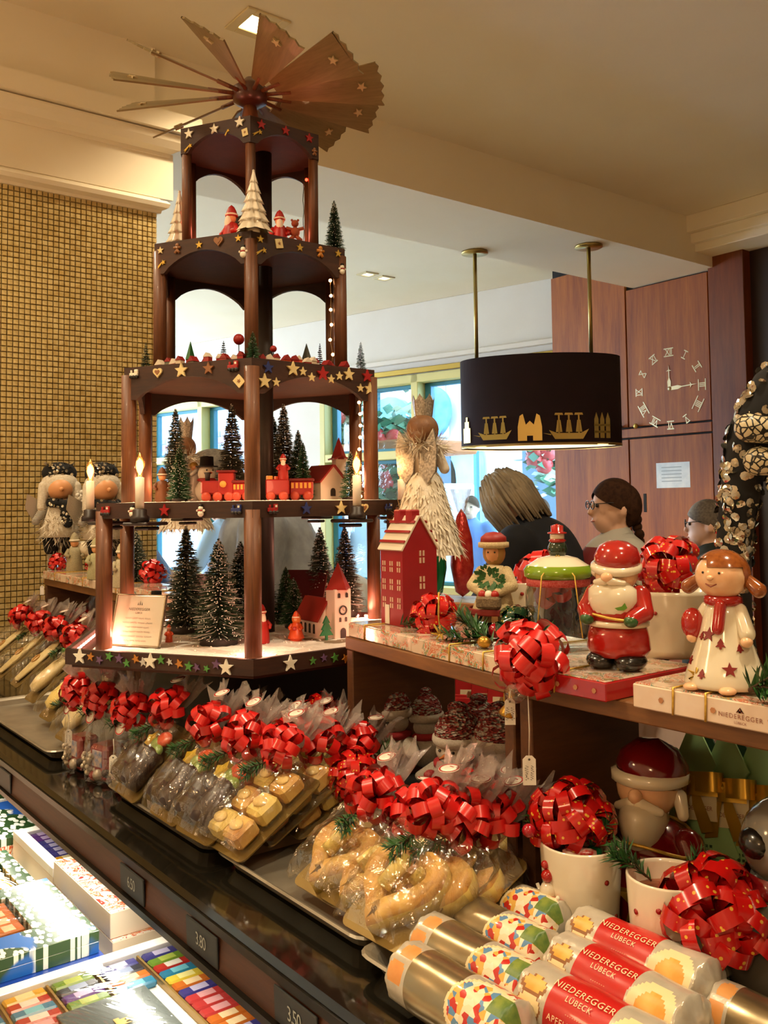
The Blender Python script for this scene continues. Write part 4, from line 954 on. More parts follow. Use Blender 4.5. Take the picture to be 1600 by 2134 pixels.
def snowman_small(label, p, h, rz, hat=BLK, scarf=REDP):
    o = thing('snowman_figure', label, 'figurine', p, rz, 'small figures on the pyramid')
    MB().ball((0, 0, .25), (.25, .25, .26), 14, 9).build('body', WHP, o); MB().ball((0, 0, .62), (.19, .19, .19), 14, 9).build('head', WHP, o); MB().lathe([(.17, .45), (.21, .48), (.17, .52)], 14, 0, cap=False).build('scarf', scarf, o)
    MB().lathe([(.24, .76), (.24, .78), (.15, .79), (.14, .98), (0, 1.0)], 14).build('hat', hat, o); MB().lathe([(.03, 0), (0, .14)], 7, 0, (0, -.18, .63), (0, -1, 0)).build('nose', ORP, o)
    for s in (-1, 1): MB().ball((s * .07, -.165, .69), .02, 6, 5).build('eye', BLK, o)
    o.scale = (h, h, h); return o
p = pf(326, 1306, zA + .004); snowman_small('snowman with black hat peeking over the framed sign', p, htpx(p, 1230), face(p))
p = pz(431, zB + .001, 1.80); snowman_small('white snowman with red scarf behind the engine', p, htpx(p, 950), face(p, .4))
o = thing('angel_figure', 'silver white angel blowing a horn beside the snowman', 'figurine', pz(405, zB + .001, 1.83), 0, 'small figures on the pyramid'); p = o.location; hh = htpx(p, 955); o.rotation_euler = (0, 0, face(p, .6))
PEARL = mat('pearl_white', 'd8d2c8', .3, .2)
MB().lathe([(0, 0), (.22, 0), (.20, .1), (.10, .5), (.12, .62), (.07, .72), (0, .73)], 16).build('gown', PEARL, o); MB().ball((0, 0, .80), .085, 12, 8).build('head', SKIN, o); MB().ball((0, .02, .83), (.10, .10, .09), 12, 8).build('hair', mat('angel_gold_hair', 'b08838', .5), o)
MB().lathe([(.012, 0), (.02, .2), (.055, .28)], 10, 0, (0, -.08, .78), (0.1, -1, .15)).build('horn', mat('gold_metal', 'b98f3a', .3, .8), o)
for s in (-1, 1): MB().tube([(s * .1, 0, .64), (s * .16, -.12, .62), (s * .05, -.2, .76)], .04, 8).build('arm', PEARL, o); MB().prism([(0, 0), (.22, .25), (.26, .05), (.2, -.12), (.06, -.2)] if s > 0 else [(0, 0), (-.06, -.2), (-.2, -.12), (-.26, .05), (-.22, .25)], .03, 0, frame((0, .12, .6), (1, 0, 0), (0, 0, 1))).build('wing', PEARL, o)
o.scale = (hh, hh, hh)
# houses -----------------------------------------------------------------------
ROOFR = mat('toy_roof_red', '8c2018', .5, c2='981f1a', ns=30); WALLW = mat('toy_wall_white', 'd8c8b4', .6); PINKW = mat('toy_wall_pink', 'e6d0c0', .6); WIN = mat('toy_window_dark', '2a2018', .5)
def house(name, label, p, rz, w, d, hw, hr, wall, roof, wins=(), group='miniature houses on the pyramid', chim=False, ov=.006, wm=WIN):
    o = thing(name, label, 'miniature house', p, rz, group)
    pts = [(-w / 2, 0), (w / 2, 0), (w / 2, hw), (0, hw + hr), (-w / 2, hw)]
    MB().prism(pts, d, 0, frame((0, d / 2, 0), (1, 0, 0), (0, 0, 1))).build('walls', wall, o)
    sl = math.hypot(w / 2, hr); ux, uz = (w / 2) / sl, hr / sl
    for s in (-1, 1):
        q = MB(); a = Vector((s * (w / 2 + ov * ux), 0, hw - ov * uz)); e = Vector((0, 0, hw + hr)); nrm = Vector((s * uz, 0, ux)) * .003; y0, y1 = Vector((0, -d / 2 - ov, 0)), Vector((0, d / 2 + ov, 0))
        vs = [a + y0, e + y0, e + y1, a + y1]; q.add(vs + [v_ + nrm for v_ in vs], [(0, 1, 2, 3), (4, 5, 6, 7), (0, 1, 5, 4), (1, 2, 6, 5), (2, 3, 7, 6), (3, 0, 4, 7)]); q.build('roof', roof, o)
    for fc, u, z, ww, wh in wins:
        fr = frame((u, -d / 2 - .0003, z), (1, 0, 0), (0, 0, 1)) if fc == 'f' else frame((w / 2 + .0003, u, z), (0, 1, 0), (0, 0, 1)) if fc == 'r' else frame((-w / 2 - .0003, u, z), (0, -1, 0), (0, 0, 1))
        n = 5; pts = [(-ww / 2, 0), (ww / 2, 0)] + [(ww / 2 * math.cos(math.pi * i / n), wh + ww / 2 * math.sin(math.pi * i / n)) for i in range(n + 1)]
        MB().prism(pts, .0012, 0, fr @ T(0, 0, -.0006)).build('window', wm, o)
    return o
def s_m(px, d): return px * d / FPX
p = pz(674, zB + .001, 1.82); house('toy_cottage', 'white cottage with red roof behind the passenger wagon', p, face(p, .65), .060, .062, .040, .030, WALLW, ROOFR, [('f', .0, .01, .012, .010)] + [('r', -.015, .01, .009, .012), ('r', .015, .01, .009, .012)])
p = pz(707, zB + .001, 1.84); o = house('toy_tower', 'slim church tower with pointed red roof behind the right candle', p, face(p, .4), .022, .022, .085, .004, WALLW, ROOFR)
MB().lathe([(.018, .084), (.001, .128)], 4, 0, (0, 0, 0), None, False).build('spire', ROOFR, o)
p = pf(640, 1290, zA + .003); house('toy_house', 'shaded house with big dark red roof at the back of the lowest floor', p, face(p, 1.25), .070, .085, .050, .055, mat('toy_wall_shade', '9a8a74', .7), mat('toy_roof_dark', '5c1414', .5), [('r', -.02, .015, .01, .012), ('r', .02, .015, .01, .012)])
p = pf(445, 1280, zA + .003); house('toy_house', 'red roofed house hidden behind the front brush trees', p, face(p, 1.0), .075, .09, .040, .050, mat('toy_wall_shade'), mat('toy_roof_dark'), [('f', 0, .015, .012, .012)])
# little church with clock tower
p = pf(690, 1330, zA + .003)
o = house('toy_church', 'white toy church with red roof, clock tower and arched door', p, face(p, .55), .046, .075, .032, .036, PINKW, ROOFR, [('l', -.025, .008, .006, .014), ('l', -.010, .008, .006, .014), ('l', .005, .008, .006, .014), ('l', .02, .008, .006, .014)], ov=.004)
for ch in list(o.children): ch.location.y += .045
MB().box((0, 0, -.002), (.09, .125, .006), 0, .001).build('plinth', mat('church_plinth', '8a7a64', .7), o)
tw_ = MB().box((.012, -.006, .044), (.034, .030, .086), 0, .001).build('tower', PINKW, o)
MB().lathe([(.027, .086), (.024, .090), (.001, .132)], 4, 0, (.012, -.006, 0), None, False).build('spire', mat('spire_red', 'a01e16', .45), o).rotation_euler = (0, 0, 0)
fr = frame((.012, -.0213, .050), (1, 0, 0), (0, 0, 1)); q = MB(fr); q.lathe([(.0085, 0), (.0085, .0008), (.0062, .0008), (.0062, 0)], 20, 0, cap=False)
for i in range(12): a = math.pi * i / 6; q.box((.0066 * math.cos(a), .0066 * math.sin(a), .0006), (.002, .0009, .001), 0, 0, Matrix.Rotation(a, 3, 'Z'))
q.tube([(0, 0, .0008), (0, .0045, .0008)], .0004, 4); q.tube([(0, 0, .0008), (.003, -.001, .0008)], .0004, 4); q.build('clock_face', WIN, tw_)
for u, z, ww, wh in ((-.008, .072, .005, .006), (.008, .072, .005, .006), (-.006, .030, .004, .006), (.006, .030, .004, .006), (0, .001, .011, .013)):
    pts = [(-ww / 2, 0), (ww / 2, 0)] + [(ww / 2 * math.cos(math.pi * i / 5), wh + ww / 2 * math.sin(math.pi * i / 5)) for i in range(6)]
    MB().prism(pts, .0008, 0, frame((.012 + u, -.0212, z), (1, 0, 0), (0, 0, 1))).build('window' if z > .01 else 'door', WIN, tw_)
ft = MB(); z = .0
pts = [(-.002, 0), (.002, 0), (.002, .008), (.013, .008), (.006, .018), (.010, .018), (.004, .029), (.007, .029), (0, .042), (-.007, .029), (-.004, .029), (-.010, .018), (-.006, .018), (-.013, .008), (-.002, .008)]
MB().prism(pts, .004, 0, frame((-.022, -.018, .001), (1, 0, 0), (0, 0, 1))).build('flat_tree', mat('flat_tree_green', '1f7a4c', .45), o)
o.scale = (1.05, 1.05, 1.05)
# red wooden train on the second floor ---------------------------------------------
TR = mat('train_red', '9c1c18', .4, coat=.2); TRD = mat('train_dark_red', '6e1412', .4); YEL = mat('train_yellow', 'd89a3c', .45); WHL = mat('train_wheel', 'b8442c', .45)
def wheel(b, x, y, r): b.lathe([(r, -.002), (r, .002), (r * .4, .0035), (0, .0035)], 16, 0, (x, y, r), (0, -1, 0))
def wagon(name, label, px, off, L, h, kind):
    p = pz(px, zB + .0025, 1.8 + off); dr = RT.copy(); dr.z = 0; ang = math.atan2(dr.y, dr.x); o = thing(name, label, 'toy train', p, ang, 'red wooden train on the second floor')
    W = .026
    if kind == 'engine':
        MB().box((-.002, 0, .007 + h * .36), (L * .95, W * .8, h * .5), 0, .003).build('boiler', TR, o); MB().box((L * .24, 0, .007 + h * .5), (L * .45, W, h * .82), 0, .002).build('cab', TR, o); MB().box((L * .24, 0, .008 + h * .93), (L * .55, W * 1.15, .004), 0, .001).build('cab_roof', TRD, o)
        MB().lathe([(.004, 0), (.005, .012), (.007, .016)], 12, 0, (-L * .33, 0, .007 + h * .6)).build('chimney', BLK, o); MB().lathe([(.006, 0), (.006, .003)], 12, 0, (-.002 + L * .2, -W / 2 - .001, h * .62), (0, -1, 0)).build('lantern', YEL, o)
    else:
        MB().box((0, 0, .008 + h * .42), (L, W, h * .72), 0, .002).build('body', TR, o)
        if kind == 'passenger':
            MB().box((0, 0, .009 + h * .82), (L * 1.08, W * 1.12, .005), 0, .001).build('wagon_roof', TRD, o)
            for k in range(5): MB().box((-L * .38 + k * L * .19, -W / 2 - .0006, .008 + h * .55), (L * .11, .001, h * .28), 0, 0).build('window', YEL, o)
    for k, x in enumerate((-.33, .0, .33) if kind == 'engine' else (-.28, .28)):
        b = MB(); wheel(b, x * L, -W / 2 - .001, .0085); b.build('wheel', WHL, o); b = MB(); b.lathe([(.0085, -.002), (.0085, .002)], 14, 0, (x * L, W / 2 + .001, .0085), (0, 1, 0)); b.build('wheel', WHL, o)
    return o
wagon('toy_engine', 'red wooden engine left of the front post', 456, -.14, .062, .050, 'engine')
wagon('toy_wagon', 'red wagon with yellow window half hidden by the front post', 506, -.14, .034, .032, 'passenger')
wg = wagon('toy_wagon', 'open red wagon carrying Santa and presents', 579, -.12, .042, .040, 'open')
wagon('toy_wagon', 'red passenger wagon with a row of yellow windows', 629, -.10, .042, .036, 'passenger')
p = wg.location.copy(); p += RT * .010; p.z = zB + .0405; santa_small('Santa riding in the open red wagon', p, .050, face(p))
for i, (dx, s_, m_) in enumerate(((-.012, .010, YEL), (-.002, .009, ORP), (-.016, .008, REDP))):
    q = wg.location + RT * dx; q.z = zB + .0385; pk = thing('toy_present', ('yellow', 'orange', 'dark red')[i] + ' toy present lying in the open red wagon', 'toy present', q, .3 * i, 'presents in the wagon')
    MB().box((0, -.004 + .004 * i, s_ / 2), (s_, s_, s_), 0, .001).build('box', m_, pk); MB().box((0, -.004 + .004 * i, s_ / 2), (s_ * .2, s_ * 1.03, s_ * 1.03), 0, 0).build('ribbon', WHP, pk)
# village of tiny houses on the third floor ------------------------------------------
vr = random.Random(12); VC = [REDP, ORP, mat('village_white', 'd8c4a8', .6), mat('village_grey', '6c6a58', .6), REDP, mat('village_dark_red', '701c18', .5)]
VR = [mat('village_roof_red', '8c1a16', .5), mat('village_roof_white', 'dccfb8', .6), GRNP]
R_, zt_, h_ = TIER['C']; cc = hexpts(R_ - .035)
hm = {}
def vhouse(k, wc, rc):
    if (k, wc, rc) not in hm:
        w, d, a, r_ = ((.013, .016, .010, .009), (.011, .012, .014, .008), (.015, .013, .009, .010))[k]; b = MB(); b.prism([(-w / 2, 0), (w / 2, 0), (w / 2, a), (-w / 2, a)], d, 0, frame((0, d / 2, 0), (1, 0, 0), (0, 0, 1)))
        hm[(k, wc, rc)] = (b.mesh('house_walls', VC[wc]), MB().prism([(-w / 2 - .001, a), (w / 2 + .001, a), (0, a + r_)], d + .002, 0, frame((0, d / 2 + .001, 0), (1, 0, 0), (0, 0, 1))).mesh('house_roof', VR[rc]))
    return hm[(k, wc, rc)]
names = 'first second third fourth fifth sixth seventh eighth ninth tenth eleventh twelfth'.split()
for side, a, d, word in (('L', cc[5], cc[0], 'left'), ('R', cc[0], cc[1], 'right')):
    N = 12
    for i in range(N):
        t_ = (i + .5) / N; q = a.lerp(d, .06 + .88 * t_) * vr.uniform(.86, 1.0); k, wc, rc = vr.randrange(3), vr.randrange(6), vr.choice((0, 0, 1))
        x = (d - a).normalized(); ang = math.atan2(x.y, x.x); o = thing('village_house', '%s tiny village house from the %s, on the %s edge of the village floor' % (names[i], 'left corner' if side == 'L' else 'front corner', word), 'miniature house', (AX + q.x, AY + q.y, zCt + .0003), ang + vr.uniform(-.3, .3), 'tiny village houses')
        wm_, rm_ = vhouse(k, wc, rc); ob('house_walls', wm_, o); ob('house_roof', rm_, o)
for px, off, yt, lb, m_ in ((397, -.02, 712, 'tiny red church with green spire at the left of the village', GRNP), (498, -.05, 699, 'taller tiny red church with green spire near the front post', GRNP), (639, -.03, 716, 'tiny red church with dark spire in the right half of the village', mat('spire_dark', '2c3428', .5)), (570, -.10, 722, 'tiny red lollipop post by the center column', REDP)):
    p = pz(px, zCt + .0004, 1.8 + off); h = htpx(p, yt); o = thing('village_church', lb, 'miniature church', p, .5, 'tiny village churches')
    if 'post' in lb: MB().lathe([(.001, 0), (.001, h * .8)], 6).build('stick', BLK, o); MB().ball((0, 0, h * .9), h * .14, 10, 7).build('ball', REDP, o); continue
    MB().box((0, 0, h * .25), (.013, .013, h * .5), 0, .0006).build('tower', REDP, o); MB().lathe([(.0105, h * .5), (.0105, h * .52), (.0005, h)], 6, 0, (0, 0, 0), None, False).build('spire', m_, o)
# framed sign on the lowest floor ------------------------------------------------------
a, b_, c_ = onz(229, 1346, zA + .004), onz(333, 1352, zA + .004), None
w = (b_ - a).length; mid = (a + b_) / 2; hgt = .092
sg = thing('framed_sign', 'framed glass sign with printed text standing in the snow', 'sign', mid, math.atan2((b_ - a).y, (b_ - a).x))
S = T(0, 0, .001) @ RX(math.radians(76)); 
MB(S).box((0, hgt / 2, 0), (w, hgt, .004), 0, .001).build('acrylic_panel', mat('sign_paper', 'cdc6b0', .35, coat=.3), sg)
b = MB(S)
for x, y, dx, dy in ((0, .0015, w, .003), (0, hgt - .0015, w, .003), (-w / 2 + .0015, hgt / 2, .003, hgt), (w / 2 - .0015, hgt / 2, .003, hgt)): b.box((x, y, .0005), (dx, dy, .006), 0, .0005)
b.build('frame', mat('sign_silver', 'a89c86', .25, .8), sg)
b = MB(); INK = mat('sign_ink', '4a463e', .6); F2 = S @ T(0, 0, .0024)
add_text(b, 'NIEDEREGGER', .0066, F2 @ T(0, hgt * .71, 0), 0, 1.1); add_text(b, 'LÜBECK', .0042, F2 @ T(0, hgt * .64, 0))
for i, s_ in enumerate((.52, .62, .5, .56, .66, .46)):
    for k in range(4): scribble(b, w * s_ * .22, .0034, F2 @ T(w * s_ * (-.375 + .25 * k), hgt * (.535 - .085 * i), 0), 0, i * 4 + k)
for x in (-.004, .0, .004): b.add([F2 @ Vector((x - .0012, hgt * .79, 0)), F2 @ Vector((x + .0012, hgt * .79, 0)), F2 @ Vector((x, hgt * (.88 if x == 0 else .85), 0))], [(0, 1, 2)])
b.build('writing', INK, sg)
# ------------------------------------------------------------------ shelf units on the counter
ZS = 1.39
SHW = wood('shelf_wood', '4a2c12', '6a441e', '86582a', (.7, 6, 6), .55, .0); SHD = wood('shelf_wood_inner', '402410', '583418', '6c4420', (6, .7, 6), .6, .0)
def shelf_unit(label, A, B, depth, z0=None, th=.020, back_drop=0.0, legs=(0, 1)):
    A, B = Vector(A), Vector(B); x = (B - A).normalized(); L = (B - A).length; o = thing('wooden_shelf', label, 'shelf', (A.x, A.y, 0), math.atan2(x.y, x.x), 'wooden shelf units along the counter'); z0 = z0 or ZT
    MB().box((L / 2, depth / 2, ZS - th / 2), (L, depth, th), 0, .0015).build('top_board', SHW, o)
    for k in legs: MB().box((th / 2 + .001 if k == 0 else L - th / 2 - .001, depth / 2, (z0 + ZS - th) / 2), (th, depth - .004, ZS - th - z0 - .0005), 0, .0015).build('side_board', SHD, o)
    return o
S1A, S1B = onz(719, 1326, ZS), onz(1068, 1415, ZS); S2A, S2B = onz(1074, 1417, ZS), Vector((.05, .792, ZS))
S2A.y = .792
shelf_unit('wooden shelf with snowmen below and red ceramic house on top', S1A, S1B, .20)
shelf_unit('wooden shelf carrying the ceramic Santa and girl', S2A, S2B, .205)
LA, LB = onz(92, 1205, ZS), onz(232, 1234, ZS); LB2, LC = LB + Vector((.004, -.003, 0)), Vector((-1.90, .845, ZS))
shelf_unit('far wooden shelf below the striped legged dolls', LA, LB, .19); shelf_unit('far wooden shelf behind the pyramid', LB2, LC, .19)
# printed flat chocolate boxes on the shelves
t = NT('box_print'); co = t.coord(); n_ = t.noise(co, 38, 4, .65, 2.5); w_ = t.noise(t.coord(), 24, 1)
ink = t.ramp(n_.outputs[0], [(.0, 'd4bca6'), (.40, 'c8785c'), (.47, 'd8c4ae'), (.53, '6c8c80'), (.58, 'b89a58'), (.63, 'b0504c')], 'CONSTANT'); mk = t.ramp(w_.outputs[0], [(.44, '000000'), (.50, 'ffffff')])
t.set(Base_Color=t.mix(mk, t.ramp(t.noise(co, 16, 2).outputs[0], [(.35, 'd4bca6'), (.6, 'e0ccb8')]), ink), Roughness=.12, Coat_Weight=.6); t.bump(t.noise(co, 30, 3).outputs[0], .15, .002); BOXP = t.m
BOXR = mat('box_red_print', 'a01a1c', .15, coat=.6); BOXL = mat('box_lid_print', 'd8bea6', .15, c2='e0ccb8', ns=30, coat=.6)
def flat_box(label, A, L, D, H, z, ang, side=None, top=None, name='chocolate_box', cord=True, txt=None, dec=0):
    o = thing(name, label, 'chocolate box', (A[0], A[1], z + .0004), ang, 'flat chocolate boxes on the shelves')
    MB().box((L / 2, D / 2, H / 2), (L, D, H), 0, .0012).build('box_body', side or BOXP, o); MB().box((L / 2, D / 2, H + .0006), (L - .004, D - .004, .0012), 0, .0003).build('lid_print', top or BOXP, o)
    if cord:
        for u in cord if hasattr(cord, '__len__') else (.3,):
            MB().tube([(L * u, -.0008, 0), (L * u + .001, -.0008, H), (L * u, 0, H + .002), (L * u - .004, D, H + .002), (L * u - .004, D + .0008, 0)], .0012, 6).build('gold_cord', GOLDC, o)
    if txt:
        b = MB(); M = frame((L * txt[1], -.0006, H * .42), (1, 0, 0), (0, 0, 1)); add_text(b, txt[0], .0062, M, 0, 1.15); add_text(b, 'LÜBECK', .0035, M @ T(0, -.0055, 0)); b.prism([(-.004, .004), (-.0015, .004), (0, .009), (.0015, .004), (.004, .004), (0, .006)], .0002, 0, M); b.build('writing', mat('brown_print', '8a5040', .6), o)
    for k in range(dec): MB().prism([(.003 * math.cos(i), .003 * math.sin(i)) for i in range(6)], .0004, 0, frame((L * (k + .6) / (dec + .2), -.0008, H / 2), (1, 0, 0), (0, 0, 1))).build('gold_spot', mat('spot_gold', 'b07850', .4), o)
    return o
x1 = (S1B - S1A).normalized(); a1 = math.atan2(x1.y, x1.x); y1 = Vector((-x1.y, x1.x, 0)); L1 = (S1B - S1A).length
def s1(u, v, z=ZS): q = S1A + x1 * (u * L1) + y1 * v; return Vector((q.x, q.y, z))
HB = .021
flat_box('flat printed box under the red ceramic house', s1(.01, .004), L1 * .44, .18, HB, ZS, a1, cord=(.28,)); flat_box('flat printed box tied with gold cord under the wreath girl', s1(.46, .002), L1 * .53, .185, HB, ZS, a1, cord=(.42, .75))
pA = onz(1076, 1413, ZS); pA.y = .778; 
flat_box('red sided chocolate box under the ceramic Santa', (pA.x, .770, 0), .158, .16, .020, ZS, 0, BOXR, BOXP, cord=(.55,), dec=6)
pB = onz(1352, 1466, ZS); flat_box('pale printed box under the ceramic girl', (pB.x, .775, 0), .30, .17, .024, ZS, 0, BOXL, BOXP, cord=(.16, .28, .52), dec=5, txt=('NIEDEREGGER', .40))
ZB1 = ZS + HB + .002
# ------------------------------------------------------------------ trays and parcels
tray('dented metal tray at the far end of the counter', -2.36, -1.78, .562, .86); tray('metal tray under chocolate and almond parcels', -1.52, -1.165, .575, .86)
tray('metal tray under the heart parcels', -1.135, -.80, .58, .85); tray('metal tray under the stollen rolls', -.79, -.33, .565, .80)
zp = ZT + .020
def wedge(label, x0, x1_, y0, y1_, h):
    o = thing('display_wedge', label, 'display stand', ((x0 + x1_) / 2, y0, zp - .013), 0, 'black sloped stands'); w = (x1_ - x0); d = y1_ - y0
    MB().prism([(0, 0), (d, 0), (d, h)], w, 0, frame((-w / 2, 0, 0), (0, 1, 0), (0, 0, 1))).build('slope', BLACKM, o)
# package data: front pixel, kind, tilt, size ...
def prc(label, px, py, kind, rz=0, tilt=.72, w=.09, L=.17, **k): 
    p = onz(px, py, zp); return parcel(label, (p.x, p.y, zp + k.pop('dz', 0)), kind, rz, tilt, w, L, **k)
R3 = random.Random(5)
seedc = 0
for i, (px, py) in enumerate(((-40, 1392), (-5, 1412), (28, 1430), (60, 1462), (92, 1500), (128, 1545))):
    lb = ('parcel of pale biscuits at the very edge, first of the far tray', 'parcel of a pale biscuit with icing ring, second on the far tray', 'parcel with long pale biscuit, third on the far tray', 'parcel with a marzipan figure and green drop, fourth on the far tray', 'parcel with a marzipan duck on the far tray', 'parcel with a long cream marzipan figure at the near end of the far tray')[i]
    prc(lb, px, py, ('wafer', 'wafer', 'wafer', 'figure', 'figure', 'figure')[i], -.12 + .03 * i, .68, .085, .165, seed=i, bowr=.040, plume_h=.07, plume_r=.05, tw=(i % 2 == 1))
for i, (px, py) in enumerate(((-60, 1330), (20, 1345), (70, 1362), (125, 1385))): prc('parcel in the rear row of the far tray, %s from the wall' % ('first', 'second', 'third', 'fourth')[i], px, py, 'wafer', 0, .8, .08, .13, seed=i + 2, bowr=.042, plume_h=.075, plume_r=.055, tw=False)
# tall cellophane cups with dark sweets under the pyramid
REDF = mat('red_foil', '8a1418', .22, .3, c2='6a0e12', ns=60); NUTS = mat('silver_pearls', 'b8ac98', .3, .3)
def sweet_bag(label, px, py, h, r, seed):
    p = onz(px, py, ZT + .001); o = thing('sweet_bag', label, 'gift bag', p, R3.uniform(-.5, .5), 'cellophane sweet bags under the pyramid'); q = random.Random(seed)
    MB().box((0, 0, h * .22), (r * 1.3, r * 1.1, h * .44), 0, .006).build('printed_carton', mat('santa_carton', '7a1a1c', .3, c2='8a2c28', ns=30), o)
    MB().box((0, -r * .56, h * .28), (r * .7, .002, h * .2), 0, .0005).build('picture', mat('carton_picture', 'c8b0a0', .4, c2='5878a8', ns=90), o)
    for k in range(9):
        a = k * .7; MB().ball((r * .6 * math.cos(a), r * .6 * math.sin(a), h * .06 + .004 * (k % 3)), .010, 8, 6).build('sweet', (REDF, NUTS, CHOC)[k % 3], o)
    b = MB(); [b.ball((-r * .55 + q.uniform(-.012, .012), -r * .6 + q.uniform(-.008, .008), .012 + q.uniform(0, .035)), .0042, 7, 5) for _ in range(40)]; b.build('pearls', NUTS, o, 'stuff')
    ph = q.uniform(0, 6)
    def fn(u, v):
        a = 2 * math.pi * u; rr_ = r * (1.15 - .25 * v ** 2 - (.75 * ((v - .8) / .2) if v > .8 else 0)); rr_ *= 1 + .10 * math.sin(5 * a + ph) + .05 * math.sin(11 * a + 9 * v); return Vector((rr_ * math.cos(a), rr_ * math.sin(a) * .85, .002 + h * v + .004 * math.sin(7 * a)))
    MB().grid(fn, 26, 14, 0, False, True).build('cellophane_bag', CEL, o)
    bow(o, (0, -.01, h), .036, (0, -.8, .6)); plume(o, (0, 0, h), .05, .06); sticker(o, T(0, -r * .9, h * .82) @ RX(1.2), .012); twig(o, (.01, -.02, h * .93), .045, (-.6, -.6, -.3), n=80)
    return o
for lb, px, py, h, r, s_ in (('cellophane bag of pearls and red sweets with a dark bow, first under the pyramid', 175, 1600, .140, .036, 1), ('cellophane bag with red carton and fir twig, second under the pyramid', 225, 1622, .140, .040, 2), ('cellophane bag with red carton nearest the chocolate loaves', 286, 1645, .135, .040, 3), ('cellophane bag with shaded bow deeper under the pyramid', 330, 1560, .12, .04, 4), ('shaded cellophane bag at the foot of the pedestal', 400, 1590, .11, .038, 5)): sweet_bag(lb, px, py, h, r, s_)
p = onz(163, 1575, ZT + .06); p.y -= .05; 
prc('parcel of two chocolate loaves with candied fruit, farthest of three', 258, 1662, 'choc', -.04, .76, .098, .138, seed=1, plume_h=.06)
prc('parcel of chocolate loaves with candied fruit, middle of three', 336, 1712, 'choc', -.02, .74, .098, .138, seed=2, plume_h=.06, dz=.002)
prc('parcel of chocolate loaves with candied fruit, nearest of three', 398, 1752, 'choc', .04, .70, .102, .140, seed=3, plume_h=.06, dz=.003)
prc('parcel of almond cakes lying in front on the second tray', 462, 1782, 'almond', .02, .55, .105, .150, seed=1, dz=.002, bowoff=(0, -.01, .012))
prc('parcel of almond cakes leaning behind the front one', 525, 1758, 'almond', .0, .50, .10, .145, seed=2, dz=.006, tw=False)
prc('parcel of almond cakes at the rear of the second tray', 592, 1738, 'almond', -.08, .42, .10, .145, seed=4, dz=.004, tw=False)
for i, (px, py, rz, tl, lb) in enumerate(((655, 1868, .0, .52, 'parcel with a marzipan heart at the left of the third tray'), (712, 1905, .0, .34, 'parcel with a marzipan heart lying under its neighbour'), (775, 1962, .05, .62, 'large parcel with a marzipan heart in the middle of the third tray'), (838, 1955, .0, .55, 'parcel with a marzipan heart right of the large one'), (890, 1930, -.1, .50, 'parcel with a marzipan heart nearest the stollen rolls'))):
    prc(lb, px, py, 'heart', rz, tl, .112 if i == 2 else .10, .135 if i == 2 else .122, seed=i, bowr=.038, dz=.003 * (i % 2), tw=i in (0, 2, 3), plume_h=.07, plume_r=.05)
for i, (px, py) in enumerate(((880, 1800), (960, 1830), (1040, 1850))): prc('parcel with bow in the rear row of the third tray, %s of three' % ('left', 'middle', 'right')[i], px, py, 'heart', 0, .45, .085, .085, seed=i, bowr=.038, plume_h=.07, plume_r=.05, tw=False)
for i, (px, py) in enumerate(((455, 1655), (530, 1680), (600, 1665))): prc('parcel with bow in the rear row of the second tray, %s of three' % ('left', 'middle', 'right')[i], px, py, 'choc' if i == 0 else 'almond', 0, .7, .08, .10, seed=i, bowr=.038, plume_h=.06, plume_r=.045, tw=False)
# ------------------------------------------------------------------ mugs
def mug_full(label, px, py, r, h, rz, bowp, bowr, m=RIBS, relief=None, handle=True, twd=(-1, -.3, .6)):
    p = onz(px, py, ZT + .001); o = mug(label, p, r, h, rz, handle)
    iv = Matrix.Rotation(-rz, 3, 'Z')
    if bowp: bp = Vector(bowp); bow(o, iv @ bp, bowr, iv @ Vector((bp.x, bp.y, .25)).normalized(), m, 58, .27)
    if relief is not None: relief_snowman(o, r, h, relief - rz)
    twig(o, iv @ Vector((-.012, -.012, h - .008)), .05, iv @ Vector(twd), n=120); twig(o, iv @ Vector((.012, .0, h - .008)), .045, iv @ Vector((.5, .6, .9)), n=120)
    return o
fv = math.atan2(-.82, .706)      # heading from the mugs to the viewer
vx, vy = RT.x, RT.y
mm_ = mug_full('white mug with snowman relief, red dots and candy filling', 1214, 1962, .0445, .108, 2.2, (-vx * .03 - .0, -vy * .03 + .03, .118), .050, RIBS, fv - .95, False)
for k, (dx, dz_, m_) in enumerate(((-.012, .100, mat('red_berry', '9c1020', .15, coat=.6)), (.006, .106, mat('red_berry')), (-.03, .112, mat('red_berry')))): MB().ball((vx * dx * 1.6, vy * dx * 1.6 - .012, dz_ + .010), .0075, 12, 8).build('berry', m_, mm_).matrix_local = RZ(-2.2)
q = MB().ball((0, 0, 0), (.013, .009, .007), 12, 8).build('green_sweet', mat('green_foil', '0e6a3c', .18, .5), mm_); q.location = RZ(-2.2).to_3x3() @ Vector((.016, .004, .100))
q = MB().tube([(-.018, 0, 0), (-.012, 0, 0), (.012, 0, 0), (.018, 0, 0)], [.004, .006, .006, .004], 10).build('wrapped_sweet', mat('striped_sweet', 'd8c8b8', .25, c2='b02018', ns=120), mm_); q.location = RZ(-2.2).to_3x3() @ Vector((.012, -.016, .101)); q.rotation_euler = (0, 0, -1.4)
mug_full('white dotted mug with big red bow and handle at the right', 1400, 2052, .042, .108, .55, (.045, .010, .075), .058, RIBS, None, True)
mug_full('white mug with red bow beside the snowmen', 772, 1738, .042, .105, 2.0, (.015, -.035, .085), .046)
mug_full('white mug with red bow behind the almond parcels', 688, 1660, .042, .105, 2.0, (-.01, -.01, .125), .042, RIBS)
